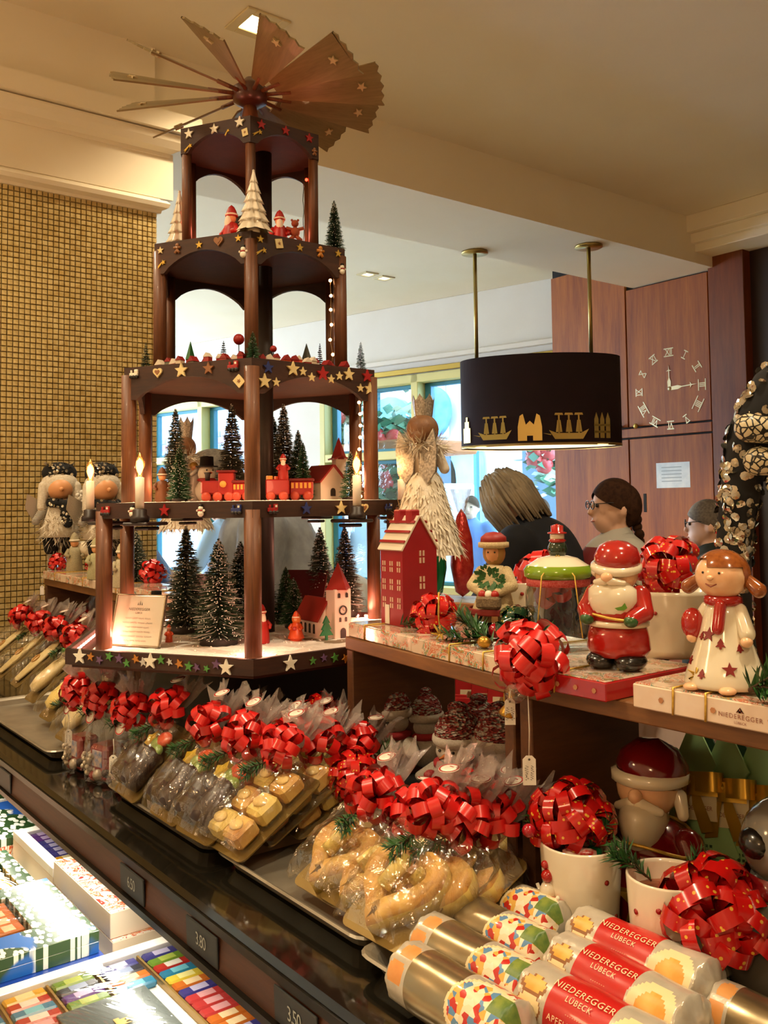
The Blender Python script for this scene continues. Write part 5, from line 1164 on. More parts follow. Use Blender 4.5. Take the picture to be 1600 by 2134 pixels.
# ------------------------------------------------------------------ stollen rolls in the last tray
FOILG = mat('gold_foil', 'a89878', .26, .8, c2='948464', ns=9, bump=.35, bs=14); FOILW = mat('white_foil', 'b8b0a0', .25, .3, c2='c8c0b0', ns=40, bump=.5, bs=60)
COOK = mat('cookie_print', 'cf8a48', .4, c2='d99a58', ns=50); COOKD = mat('cookie_edge_print', '8a5a30', .4); LBLR = mat('label_red', 'b8201c', .28, coat=.3); PALEL = mat('label_cream', 'e2cfa0', .35); APPLE = mat('apple_print', 'd8922c', .35, c2='e6b45c', ns=40)
t = NT('feast_print'); co = t.coord(); v = t.vor(co, 170); t.set(Base_Color=t.ramp(v.outputs['Color'], [(.0, 'b8281c'), (.28, 'e2d2b0'), (.46, '5a86b0'), (.54, 'd8a850'), (.68, 'e8dcc4'), (.86, 'c04428'), (.95, '6c8448')], 'CONSTANT'), Roughness=.3, Coat_Weight=.3); FEAST = t.m
GRNB = mat('green_print', '4a6a30', .4, c2='7c8c3c', ns=90)
def roll(label, x, y, kind, L=.150, r=.027, z=None):
    o = thing('stollen_roll', label, 'wrapped cake', (x, y, (z or zp + .0) ), rnd(-.03, .03), 'foil wrapped stollen rolls'); nu, na = 150, 64
    mats = [FOILG, FOILW, COOK, COOKD, LBLR, PALEL, APPLE, FEAST, GRNB]; rd_ = random.Random(int(x * 999)); ph = [rd_.uniform(0, 6) for _ in range(4)]
    vs = []; fs = []; mi = []
    for i in range(nu + 1):
        u = i / nu; e = min(u, 1 - u); k = 1.0 if e > .07 else .35 + .65 * math.sin(math.pi / 2 * min(1, (e + .004) / .07))
        for j in range(na):
            a = 2 * math.pi * j / na; rr_ = r * k * (1 + .012 * math.sin(3 * a + ph[0] + 5 * u) + .012 * math.sin(17 * u + ph[1]) + (.05 * math.sin(9 * a + ph[2]) if e < .06 else 0))
            vs.append(((u - .5) * L, rr_ * math.cos(a), r + max(-r, rr_ * math.sin(a))))
    for i in range(nu):
        u = (i + .5) / nu
        for j in range(na):
            a = 2 * math.pi * (j + .5) / na; j2 = (j + 1) % na; fs.append((i * na + j, i * na + j2, (i + 1) * na + j2, (i + 1) * na + j)); m_ = 0
            s_ = (a - math.radians(115) if kind else a - math.radians(120)) * r; s_ = (math.atan2(math.sin(a - 2.5), math.cos(a - 2.5))) * r; w_ = (u - .5) * L    # s_: arc distance from the line facing the customers' side
            if kind == 'gold':
                m_ = 0 if .22 < u < .60 else 1
                if u <= .22: m_ = 2 if ((u - .13) / .062) ** 4 + ((s_ - .006) / .0105) ** 4 < 1 or ((u - .155) / .062) ** 4 + ((s_ + .017) / .0085) ** 4 < 1 else 1
                ce = (u - .80) * L; rad = math.hypot(ce * .9, s_)
                if u >= .56 and rad < .034: m_ = 5 if rad > .031 else 7
                elif u > .74: m_ = 7 if u < .93 else (8 if s_ > -.02 and u < .955 else 1)
                if u > .84 and -.026 < s_ < -.008: m_ = 8
            else:
                m_ = 4 if .26 < u < .66 else 1
                if .05 < u < .27:
                    q = ((u - .16) / .085) ** 2
                    if q + ((s_ - .012) / .012) ** 2 < 1: m_ = 5 if q + ((s_ - .010) / .010) ** 2 < .8 else 3
                    elif q + ((s_ + .006) / .009) ** 2 < 1: m_ = 6 if q + ((s_ + .008) / .008) ** 2 < .7 else 3
                if abs(u - .26) < .008 or abs(u - .66) < .006: m_ = 1
                rad = math.hypot((u - .80) * L, (s_ - .004) * .9)
                if u > .58 and rad < .026: m_ = 1 if rad > .024 else (6 if (rad < .015 or s_ > .006) and u < .9 else 5)
                if u > .93: m_ = 1
            mi.append(m_)
    fs += [tuple(range(na))[::-1], tuple(nu * na + j for j in range(na))]; mi += [1, 1]
    MB().add(vs, fs, mi, True).build('wrapper', mats, o)
    if kind != 'gold':
        def bend(dw):
            def f(p): a = 2.5 - (p.y + dw) / r; return Vector(((p.x) + (.46 - .5) * L, (r * 1.02 + .0006) * math.cos(a), r + (r * 1.02 + .0006) * math.sin(a)))
            return f
        b = MB(); I = Matrix()
        def bt(txt, sz, dw, dx=0): add_text(b, txt, sz, T(dx, 0, 0), 0, 1.15, bend(dw))
        bt('NIEDEREGGER', .0088, .017); bt('LÜBECK', .0068, .0085); bt('APFELPUNSCH', .0070, -.010); [add_text(b, '- - - - - - -', .004, T(0, 0, 0), 0, 1.0, bend(q_)) for q_ in (-.002, -.0165)]
        b.build('writing', mat('print_pale', 'e6cfa8', .5), o)
    return o
GY = [(-.738, .724), (-.702, .664), (-.664, .605), (-.630, .549)]
for i, (x, y) in enumerate(GY): roll('gold foil stollen roll with biscuit picture, %s in the row' % ('rearmost', 'second from the rear', 'third from the rear', 'nearest')[i], x, y + .012, 'gold', .158, .0285, ZT + .005)
for i, (x, y) in enumerate(((-.560, .722), (-.535, .662), (-.512, .602))): roll('red labelled apple punch stollen roll, %s of three' % ('rearmost', 'middle', 'nearest')[i], x, y + .010, 'red', .160, .0295, ZT + .012)
roll('pale foil end of a roll behind the red ones', -.425, .735, 'gold', .12, .026, ZT + .005)
# ------------------------------------------------------------------ boxes on the lower ledge
def leafprint(name, bg, sc=60, leaf='dfe3d0', g='2c4a24'):
    t = NT(name); co = t.coord((1, 1.9, 1), (0, 0, .6)); v = t.vor(co, sc, 'F1', '2D'); n_ = t.noise(t.coord(), 8, 2)
    lf = t.ramp(v.outputs['Distance'], [(.0, leaf), (.40, g)], 'CONSTANT'); mk = t.ramp(n_.outputs[0], [(.46, '000000'), (.49, 'ffffff')]); t.set(Base_Color=t.mix(mk, bg, lf), Roughness=.25, Coat_Weight=.4); return t.m
LEAFB = leafprint('blue_leaf_print', '1f5fae'); LEAFG = leafprint('leaf_print_dense', '2a5a34', 48)
def redprint(name, bg, cols, sc=16):
    t = NT(name); co = t.coord(); n_ = t.noise(co, sc, 4, .65, 3.0); w_ = t.noise(t.coord(), 6.5, 1)
    ink = t.ramp(n_.outputs[0], [(.0, cols[2]), (.36, bg), (.50, cols[0]), (.54, cols[1]), (.565, bg), (.62, cols[2])], 'CONSTANT'); mk = t.ramp(w_.outputs[0], [(.36, '000000'), (.40, 'ffffff')]); t.set(Base_Color=t.mix(mk, bg, ink), Roughness=.3, Coat_Weight=.3); return t.m
REIN = redprint('reindeer_print', 'e8e2d4', ('c8502c', 'd89a4c', 'b83020')); STARP = redprint('blue_star_print', 'b8d4e4', ('5a9cc8', '8cc0dc', '3f7fb4'), 12)
WBOX = mat('white_card', 'e6e2d8', .35, coat=.2); GOLDD = mat('gold_divider', 'b08c48', .35, .6); NAVY = mat('blue_card', '1c3f96', .3, coat=.3)
WF = cello('box_film', 'ffffff', .05, .35, .03, 6)
SW = [('b02a24', 'e0d8c8'), ('d8a024', 'e8d8a0'), ('2c2c34', '8a98b8'), ('6a8c2c', 'a8b84c'), ('3c3a80', 'c0b8d8'), ('2a7a9c', '6cb8c8'), ('d8c03c', 'e8dc8c'), ('4a3628', 'b8b0a0'), ('c86a24', 'f0d0a0'), ('5a2c7c', 'c8b0d8'), ('2c5a38', '7ca070'), ('c03c38', 'e0a0a0')]
_sw = {}
def bar_mesh(c, L, w, h):
    k = (c, L, w)
    if k not in _sw:
        b = MB(); b.box((0, 0, h / 2), (w, L, h), 0, h * .25); b.box((0, 0, h / 2 + .0003), (w * .96, L * .5, h), 1, h * .25)
        _sw[k] = b.mesh('chocolate_bar', [mat('wrap_a%d' % c, SW[c][0], .25, coat=.4), mat('wrap_b%d' % c, SW[c][1], .3, coat=.3)])
    return _sw[k]
def ledge_box(label, x0, x1, y0, y1, z0, H, m, windows=(), top=None, name='chocolate_box', side=None, rz=0):
    o = thing(name, label, 'chocolate box', ((x0 + x1) / 2, (y0 + y1) / 2, z0), rz, 'chocolate boxes on the lower ledge'); w, d = x1 - x0, y1 - y0; dp = .016
    if not windows: MB().box((0, 0, H / 2), (w, d, H), 0, .001).build('box_body', side or m, o); MB().box((0, 0, H + .0004), (w - .002, d - .002, .0012), 0, .0002).build('lid_print', top or m, o); return o
    MB().box((0, 0, (H - dp) / 2), (w, d, H - dp), 0, .001).build('box_body', side or m, o)
    # lid plate with window openings: cut rows
    for (a, b_, c, e, cfg) in windows[:1]:
        wx0, wx1, wy0, wy1 = -w / 2 + a * w, -w / 2 + b_ * w, -d / 2 + c * d, -d / 2 + e * d; zz = H - dp / 2
        for (p, q, r_, s_) in ((-w / 2, wx0, -d / 2, d / 2), (wx1, w / 2, -d / 2, d / 2), (wx0, wx1, -d / 2, wy0), (wx0, wx1, wy1, d / 2)):
            if q - p > .001 and s_ - r_ > .001: MB().box(((p + q) / 2, (r_ + s_) / 2, zz), (q - p, s_ - r_, dp), 0, .0006).build('lid_rim', top or m, o)
        MB().box(((wx0 + wx1) / 2, (wy0 + wy1) / 2, H - .001), (wx1 - wx0, wy1 - wy0, .0004), 0, 0).build('clear_film', WF, o)
        rows, bw_, bl, cols, pl = cfg; rh = (wy1 - wy0) / rows; k = 0; rq = random.Random(int(x0 * 1000) & 255)
        for i in range(rows):
            yc = wy0 + (i + .5) * rh
            if i: MB().box(((wx0 + wx1) / 2, wy0 + i * rh, H - dp + .005), (wx1 - wx0, .003, .010), 0, 0).build('divider', GOLDD, o)
            n = int((wx1 - wx0) / bw_)
            for j in range(n):
                xc = wx0 + (j + .5) * bw_
                if pl and pl[0] < xc < pl[1] and pl[2] < yc < pl[3]: continue
                if j % 2 == 0 or not cols: cc_ = rq.choice(cols or range(12))
                q = ob('chocolate_bar', bar_mesh(cc_, round(rh * .86, 4), round(bw_ * .92, 4), .010), o, loc=(xc, yc, H - dp + .0004), rot=(0, 0, rq.uniform(-.04, .04)))
        if pl:
            MB().box(((pl[0] + pl[1]) / 2, (pl[2] + pl[3]) / 2, H - .006), (pl[1] - pl[0], pl[3] - pl[2], .008), 0, .001).build('plaque', mat('plaque_grey', '6c7470', .2, .3), o)
            b = MB(); M = T((pl[0] + pl[1]) / 2, (pl[2] + pl[3]) / 2, H - .0016) @ RZ(0); b.prism([(.012 * x, .012 * y) for x, y in ((-1, -.6), (1, -.6), (1, 0), (.6, 0), (.6, .9), (.35, .4), (.15, .4), (0, 1.2), (-.15, .4), (-.35, .4), (-.6, .9), (-.6, 0), (-1, 0))], .0006, 0, M); b.build('emblem', mat('gold_metal'), o)
    return o
ledge_box('large white framed assortment box in the bottom corner', -1.335, -.87, .20, .632, ZL, .065, WBOX, [(.045, .955, .04, .945, (6, .021, 0, None, (-.12, .02, -.02, .10)))])
ledge_box('white box with red reindeer print, top of a stack of two', -1.70, -1.425, .545, .79, ZL + .041, .040, REIN, top=REIN, side=mat('cream_card', 'e0d0b8', .4)); ledge_box('white box under the reindeer box', -1.69, -1.415, .545, .79, ZL, .040, REIN, side=mat('cream_card'))
ledge_box('blue box with white leaf print and dark window', -1.66, -1.405, .22, .520, ZL + .036, .034, LEAFB, [(.16, .72, .22, .74, (3, .030, 0, (0, 7, 2, 8), None))], top=LEAFB); ledge_box('dark blue box below the leaf print one', -1.65, -1.385, .21, .525, ZL, .035, NAVY)
ledge_box('open box with gold, violet and lime sweets and a blue bar', -1.965, -1.715, .548, .80, ZL, .062, WBOX, [(.10, .92, .08, .90, (4, .026, 0, (1, 4, 6, 9), (-.08, .10, -.012, .034)))], side=mat('cream_card'))
ob('blue_bar', MB().box((-.0, .010, .0645), (.19, .044, .006), 0, .001).mesh('blue_bar', NAVY), bpy.data.objects['chocolate_box.%03d' % (len([o for o in bpy.data.objects if o.name.startswith('chocolate_box')]) - 1)])
ledge_box('olive toned assortment box with clear lid', -1.93, -1.68, .16, .525, ZL, .040, LEAFG, [(.08, .9, .08, .92, (6, .026, 0, (0, 7, 10, 1), None))])
ledge_box('festive box with blue corner and sweets, nearer of a pair', -2.23, -1.98, .50, .78, ZL, .045, REIN, [(.15, .75, .40, .80, (3, .026, 0, (0, 1, 4, 6), None))], top=leafprint('white_leaf_print', '2a5cb0', 40, 'ecebe2')); ledge_box('festive box with blue corner and sweets, farther of a pair', -2.50, -2.245, .52, .80, ZL, .045, REIN, [(.15, .75, .40, .80, (3, .026, 0, (0, 1, 4, 6), None))], top=leafprint('white_leaf_print_b', '2a5cb0', 36, 'ecebe2'))
ledge_box('red and white printed box at the edge of the picture', -2.25, -2.0, .14, .485, ZL, .045, REIN, top=REIN)
ledge_box('pale blue star box near the far end of the ledge', -2.78, -2.515, .50, .80, ZL, .05, STARP, [(.1, .9, .05, .30, (1, .03, 0, (0, 1, 8), None))], top=STARP); ledge_box('pale blue star box at the far end of the ledge', -3.06, -2.80, .50, .80, ZL, .055, STARP, top=STARP)
ledge_box('blue leaf print box tucked under the counter edge', -1.34, -1.06, .645, .80, ZL, .030, LEAFB, top=LEAFG); ledge_box('red and white printed box next to the olive one', -2.52, -2.27, .16, .49, ZL, .045, REIN, top=REIN)
# ------------------------------------------------------------------ ceramic figures on the shelf
GW = mat('glaze_white', 'ddd2b8', .15, coat=.6); GR = mat('glaze_red', '9c1612', .18, c2='a81e16', ns=8, coat=.6); GSK = mat('glaze_skin', 'e6bc92', .2, c2='e2ae84', ns=10, coat=.4); GBK = mat('glaze_black', '15120f', .25, coat=.4); GGR = mat('glaze_green', '24501e', .3, coat=.4); GBR = mat('glaze_brown', '7c3f14', .15, c2='8f4e1c', ns=30, coat=.6)
def capsule(b, p, q, r0, r1, mi=0, n=6, seg=14):
    p, q = Vector(p), Vector(q); d = q - p; L = d.length; pts = []; rs = []
    for i in range(n + 1): a = math.pi / 2 * i / n; pts.append(p - d / L * r0 * math.cos(a)); rs.append(max(r0 * math.sin(a), 1e-4))
    for i in range(n + 1): a = math.pi / 2 * i / n; pts.append(q + d / L * r1 * math.sin(a)); rs.append(max(r1 * math.cos(a), 1e-4))
    return b.tube(pts, rs, seg, mi)
zf = ZS + .0215
p = onz(1290, 1392, zf); SH = htpx(p, 1130)
o = thing('ceramic_santa', 'glazed ceramic Santa with long white beard on the red sided box', 'figurine', p, face(p, -.38), 'ceramic figures on the shelf')
for s in (-1, 1): MB().ball((s * .115, -.05, .07), (.125, .17, .075), 16, 10).build('boot', GBK, o)
MB().lathe([(.0, .09), (.22, .10), (.255, .16), (.245, .26), (.225, .35), (.0, .36)], 24, 0, (0, 0, 0), None, True, True, 1, .82).build('trousers', GR, o)
MB().lathe([(.23, .335), (.25, .345), (.25, .375), (.23, .385)], 24, 0, (0, 0, 0), None, True, False, 1, .84).build('coat_trim', GW, o)
MB().lathe([(.0, .36), (.235, .37), (.25, .43), (.235, .53), (.19, .62), (.0, .66)], 24, 0, (0, 0, 0), None, True, True, 1, .82).build('coat', GR, o)
for s in (-1, 1):
    b = MB(); capsule(b, (s * .185, 0, .58), (s * .24, -.06, .46), .085, .075); capsule(b, (s * .24, -.06, .46), (s * .18, -.17, .41), .075, .06); b.build('sleeve', GR, o); MB().ball((s * .18, -.19, .40), (.058, .05, .05), 12, 8).build('mitten', GGR, o)
MB().ball((0, -.01, .745), (.17, .16, .15), 18, 12).build('head', GSK, o)
b = MB(); prof = [(.0, .0), (.085, .03), (.165, .12), (.20, .22), (.195, .31), (.12, .37), (0, .38)]; b.lathe(prof, 20, 0, (0, -.10, .325), None, True, True, 1, .62); b.build('beard', GW, o)
for s in (-1, 1): b = MB(); capsule(b, (s * .025, -.195, .705), (s * .115, -.155, .690), .035, .022); b.build('moustache', GW, o)
MB().ball((0, -.205, .735), (.050, .048, .040), 12, 8).build('nose', GSK, o)
for s in (-1, 1): MB().ball((s * .06, -.165, .772), .010, 8, 6).build('eye', GBK, o)
MB().lathe([(.175, .0), (.205, .02), (.20, .06), (.165, .075)], 22, 0, (0, -.01, .770), (0.10, -.20, 1), True, False).build('hat_brim', GW, o)
b = MB(); b.lathe([(.18, .06), (.182, .13), (.15, .20), (.085, .24), (0, .255)], 22, 0, (0, .0, .765), (0.12, -.12, 1)); b.build('hat', GR, o); MB().ball((-.18, .02, .76), .045, 12, 8).build('pompom', GW, o)
b = MB(); b.tube([(.25 * math.cos(a) * 1.02, .25 * math.sin(a) * .86, .42 + .02 * math.sin(a * 2)) for a in [i * .2618 for i in range(25)]], .011, 7); b.build('gold_cord', GOLDC, o)
MB().prism([(x * .055, y * .05) for x, y in ((-.4, -1), (.4, -1), (.9, -.6), (.3, .9), (-.3, .9), (-.9, -.6))], .012, 0, frame((.10, -.185, .53), (1, .25, 0), (0, 0, 1))).build('green_patch', mat('patch_green', '5a8a2c', .3), o)
o.scale = (SH,) * 3
# girl
p = onz(1512, 1432, ZS + .0262); GH = htpx(p, 1138)
o = thing('ceramic_girl', 'glazed ceramic girl in white star dress with red scarf', 'figurine', p, face(p, -.45), 'ceramic figures on the shelf')
dr = [(.0, .02), (.28, .02), (.285, .05), (.25, .15), (.205, .27), (.165, .40), (.135, .52), (.10, .60), (0, .62)]
MB().lathe(dr, 28).build('dress', GW, o)
for s in (-1, 1): MB().ball((s * .13, -.24, .025), (.06, .075, .03), 10, 7).build('foot', GSK, o)
for s in (-1, 1):
    b = MB(); capsule(b, (s * .12, 0, .55), (s * .19, -.05, .40), .052, .058); b.build('sleeve', GW, o); MB().ball((s * .20, -.08, .345), (.042, .05, .04), 10, 8).build('hand', GSK, o)
b = MB(); b.ball((-.20, -.07, .44), (.085, .075, .115), 14, 10); b.build('bag', GR, o)
MB().lathe([(.10, .575), (.135, .60), (.13, .64), (.10, .655)], 20, 0, (0, 0, 0), None, True, False).build('scarf', GR, o); b = MB(); capsule(b, (.035, -.115, .59), (.035, -.165, .43), .042, .042); b.build('scarf_end', GR, o)
MB().ball((0, -.01, .79), (.185, .175, .165), 22, 14).build('head', GSK, o)
hr_ = MB()
def hair(u, v):
    a = 2 * math.pi * u; e = math.pi / 2 * (1 - v * (1.35 if math.cos(a - math.pi / 2) > -.25 else (.78 if math.cos(a) > -.2 else .55))); return Vector((.198 * math.cos(a) * math.cos(e), .188 * math.sin(a) * math.cos(e), .798 + .182 * math.sin(e)))
hr_.grid(hair, 40, 10, 0, True, True); hr_.build('hair', GBR, o)
for s in (-1, 1): b = MB(); capsule(b, (s * .18, .02, .76), (s * .26, .0, .70), .045, .055); b.build('ponytail', GBR, o)
for s in (-1, 1): MB().ball((s * .06, -.172, .82), .009, 8, 6).build('eye', GBK, o)
MB().ball((0, -.19, .785), (.025, .025, .02), 10, 7).build('nose', GSK, o); MB().tube([(-.04 + .02 * i, -.181 + .003 * abs(i - 2), .742 - .010 * (2 - abs(i - 2))) for i in range(5)], .0045, 6).build('smile', mat('smile_brown', '8a4030', .4), o)
def motif(kind, a, z, s_):
    r_ = .29
    for (r0_, z0_), (r1_, z1_) in zip(dr, dr[1:]):
        if z0_ <= z <= z1_ and z1_ > z0_: r_ = r0_ + (r1_ - r0_) * (z - z0_) / (z1_ - z0_)
    d = Vector((math.cos(a), math.sin(a), 0)); pts = star(5, 1, .42) if kind == 'star' else [(-.2, -1), (.2, -1), (.2, -.6), (.9, -.6), (.35, .05), (.6, .05), (0, 1), (-.6, .05), (-.35, .05), (-.9, -.6), (-.2, -.6)]
    MB().prism([(x * s_, y * s_) for x, y in pts], .010, 0, frame(d * (r_ - .003) + Vector((0, 0, z)), (-d.y, d.x, 0), Vector((0, 0, 1)) - d * .35)).build(kind + '_motif', mat('motif_dark_red', '7a1414', .3), o)
for k, a, z, s_ in (('star', -1.75, .385, .055), ('tree', -1.25, .33, .038), ('tree', -2.1, .37, .03), ('star', -1.0, .16, .055), ('star', -2.4, .19, .035), ('tree', -1.75, .12, .035), ('tree', -.6, .30, .03)): motif(k, a, z, s_)
MB().tube([(.225 * math.cos(a), .225 * math.sin(a), .175 + .03 * math.sin(a)) for a in [i * .2618 for i in range(25)]], .009, 7).build('gold_cord', GOLDC, o)
b = MB(); [b.tube([(-.10, -.22, .11), (-.10 + .06 * math.cos(k * 1.3), -.25, .11 + .05 * math.sin(k * 1.3)), (-.10 + .01 * math.cos(k * 1.3 + .6), -.23, .10)], .009, 6) for k in range(5)]; b.build('gold_knot', GOLDC, o)
o.scale = (GH,) * 3
# red ceramic house
RCH = mat('red_ceramic', '8c1016', .45, c2='94131a', ns=20); p = s1(.175, .075, ZB1); 
o = house('ceramic_house', 'tall red ceramic house with white and red striped roof', p, face(p, .62), .066, .060, .118, .050, RCH, mat('roof_cream', 'd8cdb8', .5), [], 'ceramic figures on the shelf', ov=.003)
for k in range(3):
    for s in (-1, 1):
        f_ = .2 + .3 * k; q = MB(); sl = Vector((s * -.033, 0, .050)); a = Vector((s * .035, 0, .118)) + sl * f_; nrm = Vector((s * .05, 0, .033)).normalized(); q.box(a + nrm * .0034, (.0042, .068, .0016), 0, 0, Matrix.Rotation(s * math.atan2(.05, .033), 3, 'Y')); q.build('roof_stripe', RCH, o)
for y in (-.018, .014): MB().box((-.004, y, .168), (.018, .016, .022), 0, .002).build('chimney', RCH, o)
WG = mat('house_window', 'c8a890', .5)
for z in (.030, .058, .086):
    for u in (-.020, 0, .020):
        for du in (-.0028, .0028):
            for dz in (0, .0095): MB().box((-.0333, u + du, z + dz), (.0008, .0032, .0072), 0, 0).build('window_pane', WG, o)
for z in (.022, .060, .100):
    for du in (-.0032, .0032):
        for dz in (0, .011): MB().box((.004 + du, -.0303, z + dz), (.0036, .0008, .0085), 0, 0).build('window_pane', WG, o)
MB().box((-.0335, .012, .016), (.0016, .012, .030), 0, .0005).build('door', mat('door_white', 'd8d0c0', .5), o)
# girl figurine with wreath, white pot behind
p = s1(.66, .085, ZB1); FH = htpx(p, 1108)
o = thing('wreath_girl_figurine', 'painted girl figurine in fur hat holding a green wreath and basket', 'figurine', p, face(p, -.25), 'ceramic figures on the shelf'); FUR = mat('cream_fur', 'c8b48a', .8, c2='b09a70', ns=90, bump=.5, bs=160)
for s in (-1, 1): MB().lathe([(.035, .04), (.04, .20), (.05, .28)], 10, 0, (s * .07, 0, 0)).build('leg', FUR, o); MB().ball((s * .07, -.03, .04), (.05, .08, .045), 10, 7).build('boot', GBK, o); MB().lathe([(.045, .04), (.045, .15)], 10, 0, (s * .07, 0, 0)).build('boot_shaft', GBK, o)
MB().lathe([(.22, .26), (.20, .30), (.13, .50), (.12, .62), (.09, .68), (0, .70)], 18).build('coat', FUR, o); MB().lathe([(.235 + (.012 if i % 2 else 0), z) for i, z in enumerate((.235, .25, .265, .28, .295))], 26, 0, (0, 0, 0), None, True, False).build('skirt_frill', mat('frill_red', '86201c', .6), o)
for s in (-1, 1): b = MB(); capsule(b, (s * .12, 0, .62), (s * .19, -.07, .50), .06, .055); capsule(b, (s * .19, -.07, .50), (s * .08, -.17, .45), .055, .045); b.build('sleeve', FUR, o)
MB().ball((0, 0, .80), (.085, .085, .10), 14, 10).build('head', SKIN, o); MB().ball((0, .025, .80), (.11, .10, .125), 14, 10).build('hair', mat('figurine_hair', 'a07840', .6), o); MB().lathe([(.10, .845), (.145, .855), (.145, .90), (.10, .91)], 18, 0, (0, .01, 0), None, True, False).build('hat_brim', FUR, o); MB().lathe([(.125, .90), (.12, .95), (.07, .99), (0, 1.0)], 18, 0, (0, .01, 0)).build('hat', mat('hat_red', '8c1c18', .5), o)
for s in (-1, 1): MB().ball((s * .032, -.081, .81), .009, 6, 5).build('eye', GBK, o)
b = MB(); rq = random.Random(4)
for k in range(60):
    a = rq.uniform(0, 6.28); c = Vector((.11 * math.cos(a) * rq.random() ** .5, -.17, .57 + .10 * math.sin(a) * rq.random() ** .5)); d = Vector((math.cos(a), -.5, math.sin(a))) * .06; w = Vector((-math.sin(a), 0, math.cos(a))) * .02; b.add([c, c + d * .5 + w, c + d, c + d * .5 - w], [(0, 1, 2, 3)], 0)
b.build('wreath_leaves', mat('wreath_green', '2c5c28', .5), o, 'stuff'); MB().box((0, -.21, .36), (.22, .12, .11), 0, .02).build('basket', mat('basket_brown', '5c4a34', .8, c2='7a6648', ns=60, bump=.5), o)
for k, m_ in enumerate((REDP, WHP, REDP)): MB().ball((-.06 + .06 * k, -.21, .43), .04, 8, 6).build('basket_toy', m_, o)
o.scale = (FH,) * 3
pt = onz(1010, 1305, ZB1); o = mug('white cup with big red bow behind the wreath girl', s1(.62, .145, ZB1), .036, .075, 1.0, False, fill=False); bow(o, Vector((RT.x * .035, RT.y * .035, .075)) @ Matrix.Rotation(1.0, 3, 'Z'), .045, (0, -.3, .5), RIB, 30)
# jar with snowman lid
p = onz(1164, 1335, ZB1); p = s1(.93, .10, ZB1); jr = .042
o = thing('glass_jar', 'glass jar with green lid and snowman knob', 'jar', p, face(p)); CG = cello('jar_glass', 'e8eef0', .06, .6, .02, 5)
jh = htpx(p, 1205); lh = htpx(p, 1090) - jh
MB().lathe([(0, .002), (jr * .92, .002), (jr, .008), (jr, jh * .80), (jr * .93, jh * .9), (jr * .93, jh)], 30, 0, (0, 0, 0), None, True, False).build('glass', CG, o)
MB().lathe([(jr * .95, jh * .90), (jr * .97, jh * .905), (jr * .97, jh * 1.0), (jr * .95, jh * 1.005)], 30, 0, (0, 0, 0), None, True, False).build('dotted_ribbon', mat('dotted_ribbon_red', 'a82420', .5, c2='c0605c', ns=500), o)
MB().lathe([(jr * .9, jh), (jr * 1.03, jh + .003), (jr * 1.05, jh + .011), (jr * .95, jh + .017)], 30, 0, (0, 0, 0), None, True, False).build('lid_edge', mat('lime_glaze', '7a9c20', .15, coat=.6), o); MB().lathe([(jr * .96, jh + .016), (jr * .6, jh + .026), (jr * .3, jh + .029), (0, jh + .030)], 30, 0, (0, 0, 0), None, True, False).build('lid', GW, o)
k0 = jh + .028; kk = lh - .028
MB().ball((0, 0, k0 + kk * .22), (.0125, .0125, kk * .30), 14, 10).build('knob_body', mat('glaze_dark_green', '20301c', .2, coat=.5), o); MB().lathe([(.009, k0 + kk * .42), (.0115, k0 + kk * .47), (.009, k0 + kk * .53)], 14, 0, (0, 0, 0), None, True, False).build('knob_scarf', GR, o); MB().ball((0, 0, k0 + kk * .60), .0095, 12, 9).build('knob_head', GW, o); MB().lathe([(.0125, k0 + kk * .68), (.0125, k0 + kk * .72), (.008, k0 + kk * .74), (.008, k0 + kk * .92), (0, k0 + kk * .98)], 14).build('knob_hat', GR, o)
for s in (-1, 1): MB().tube([(s * .001, -.012, k0 + .002), (s * .02, -jr * 1.06, jh + .006), (s * .028, -jr * 1.02, .02)], .0009, 6).build('gold_cord', GOLDC, o)
# white pot with bow and twig behind Santa
p = onz(1392, 1362, zf); p.y = max(p.y, .955)
o = thing('white_pot', 'wide white ceramic pot with red bow behind the Santa', 'pot', p, 0); MB().lathe([(0, 0), (.045, 0), (.050, .01), (.056, .075), (.057, .080), (.053, .080), (.047, .02), (0, .015)], 30).build('pot', GW, o)
for a, z in ((-2.1, .045), (-1.6, .03), (-1.2, .055)): MB().ball((.0535 * math.cos(a), .0535 * math.sin(a), z), .0025, 8, 6).build('dot', mat('red_dot'), o)
bow(o, (.018, -.012, .105), .042, (-.2, -.6, .5), RIBS, 30); twig(o, (-.02, -.01, .078), .06, (-.85, -.5, .25), n=150, frost=True); 
for k in range(3): MB().ball((-.012 + .01 * k, -.035, .098 + .006 * (k % 2)), .0075, 10, 8).build('berry', mat('red_berry', '9c1020', .15, coat=.6), o)
MB().tube([(-.05, -.01, .085), (-.045, -.04, .03), (-.04, -.05, 0)], .0009, 6).build('gold_cord', GOLDC, o)
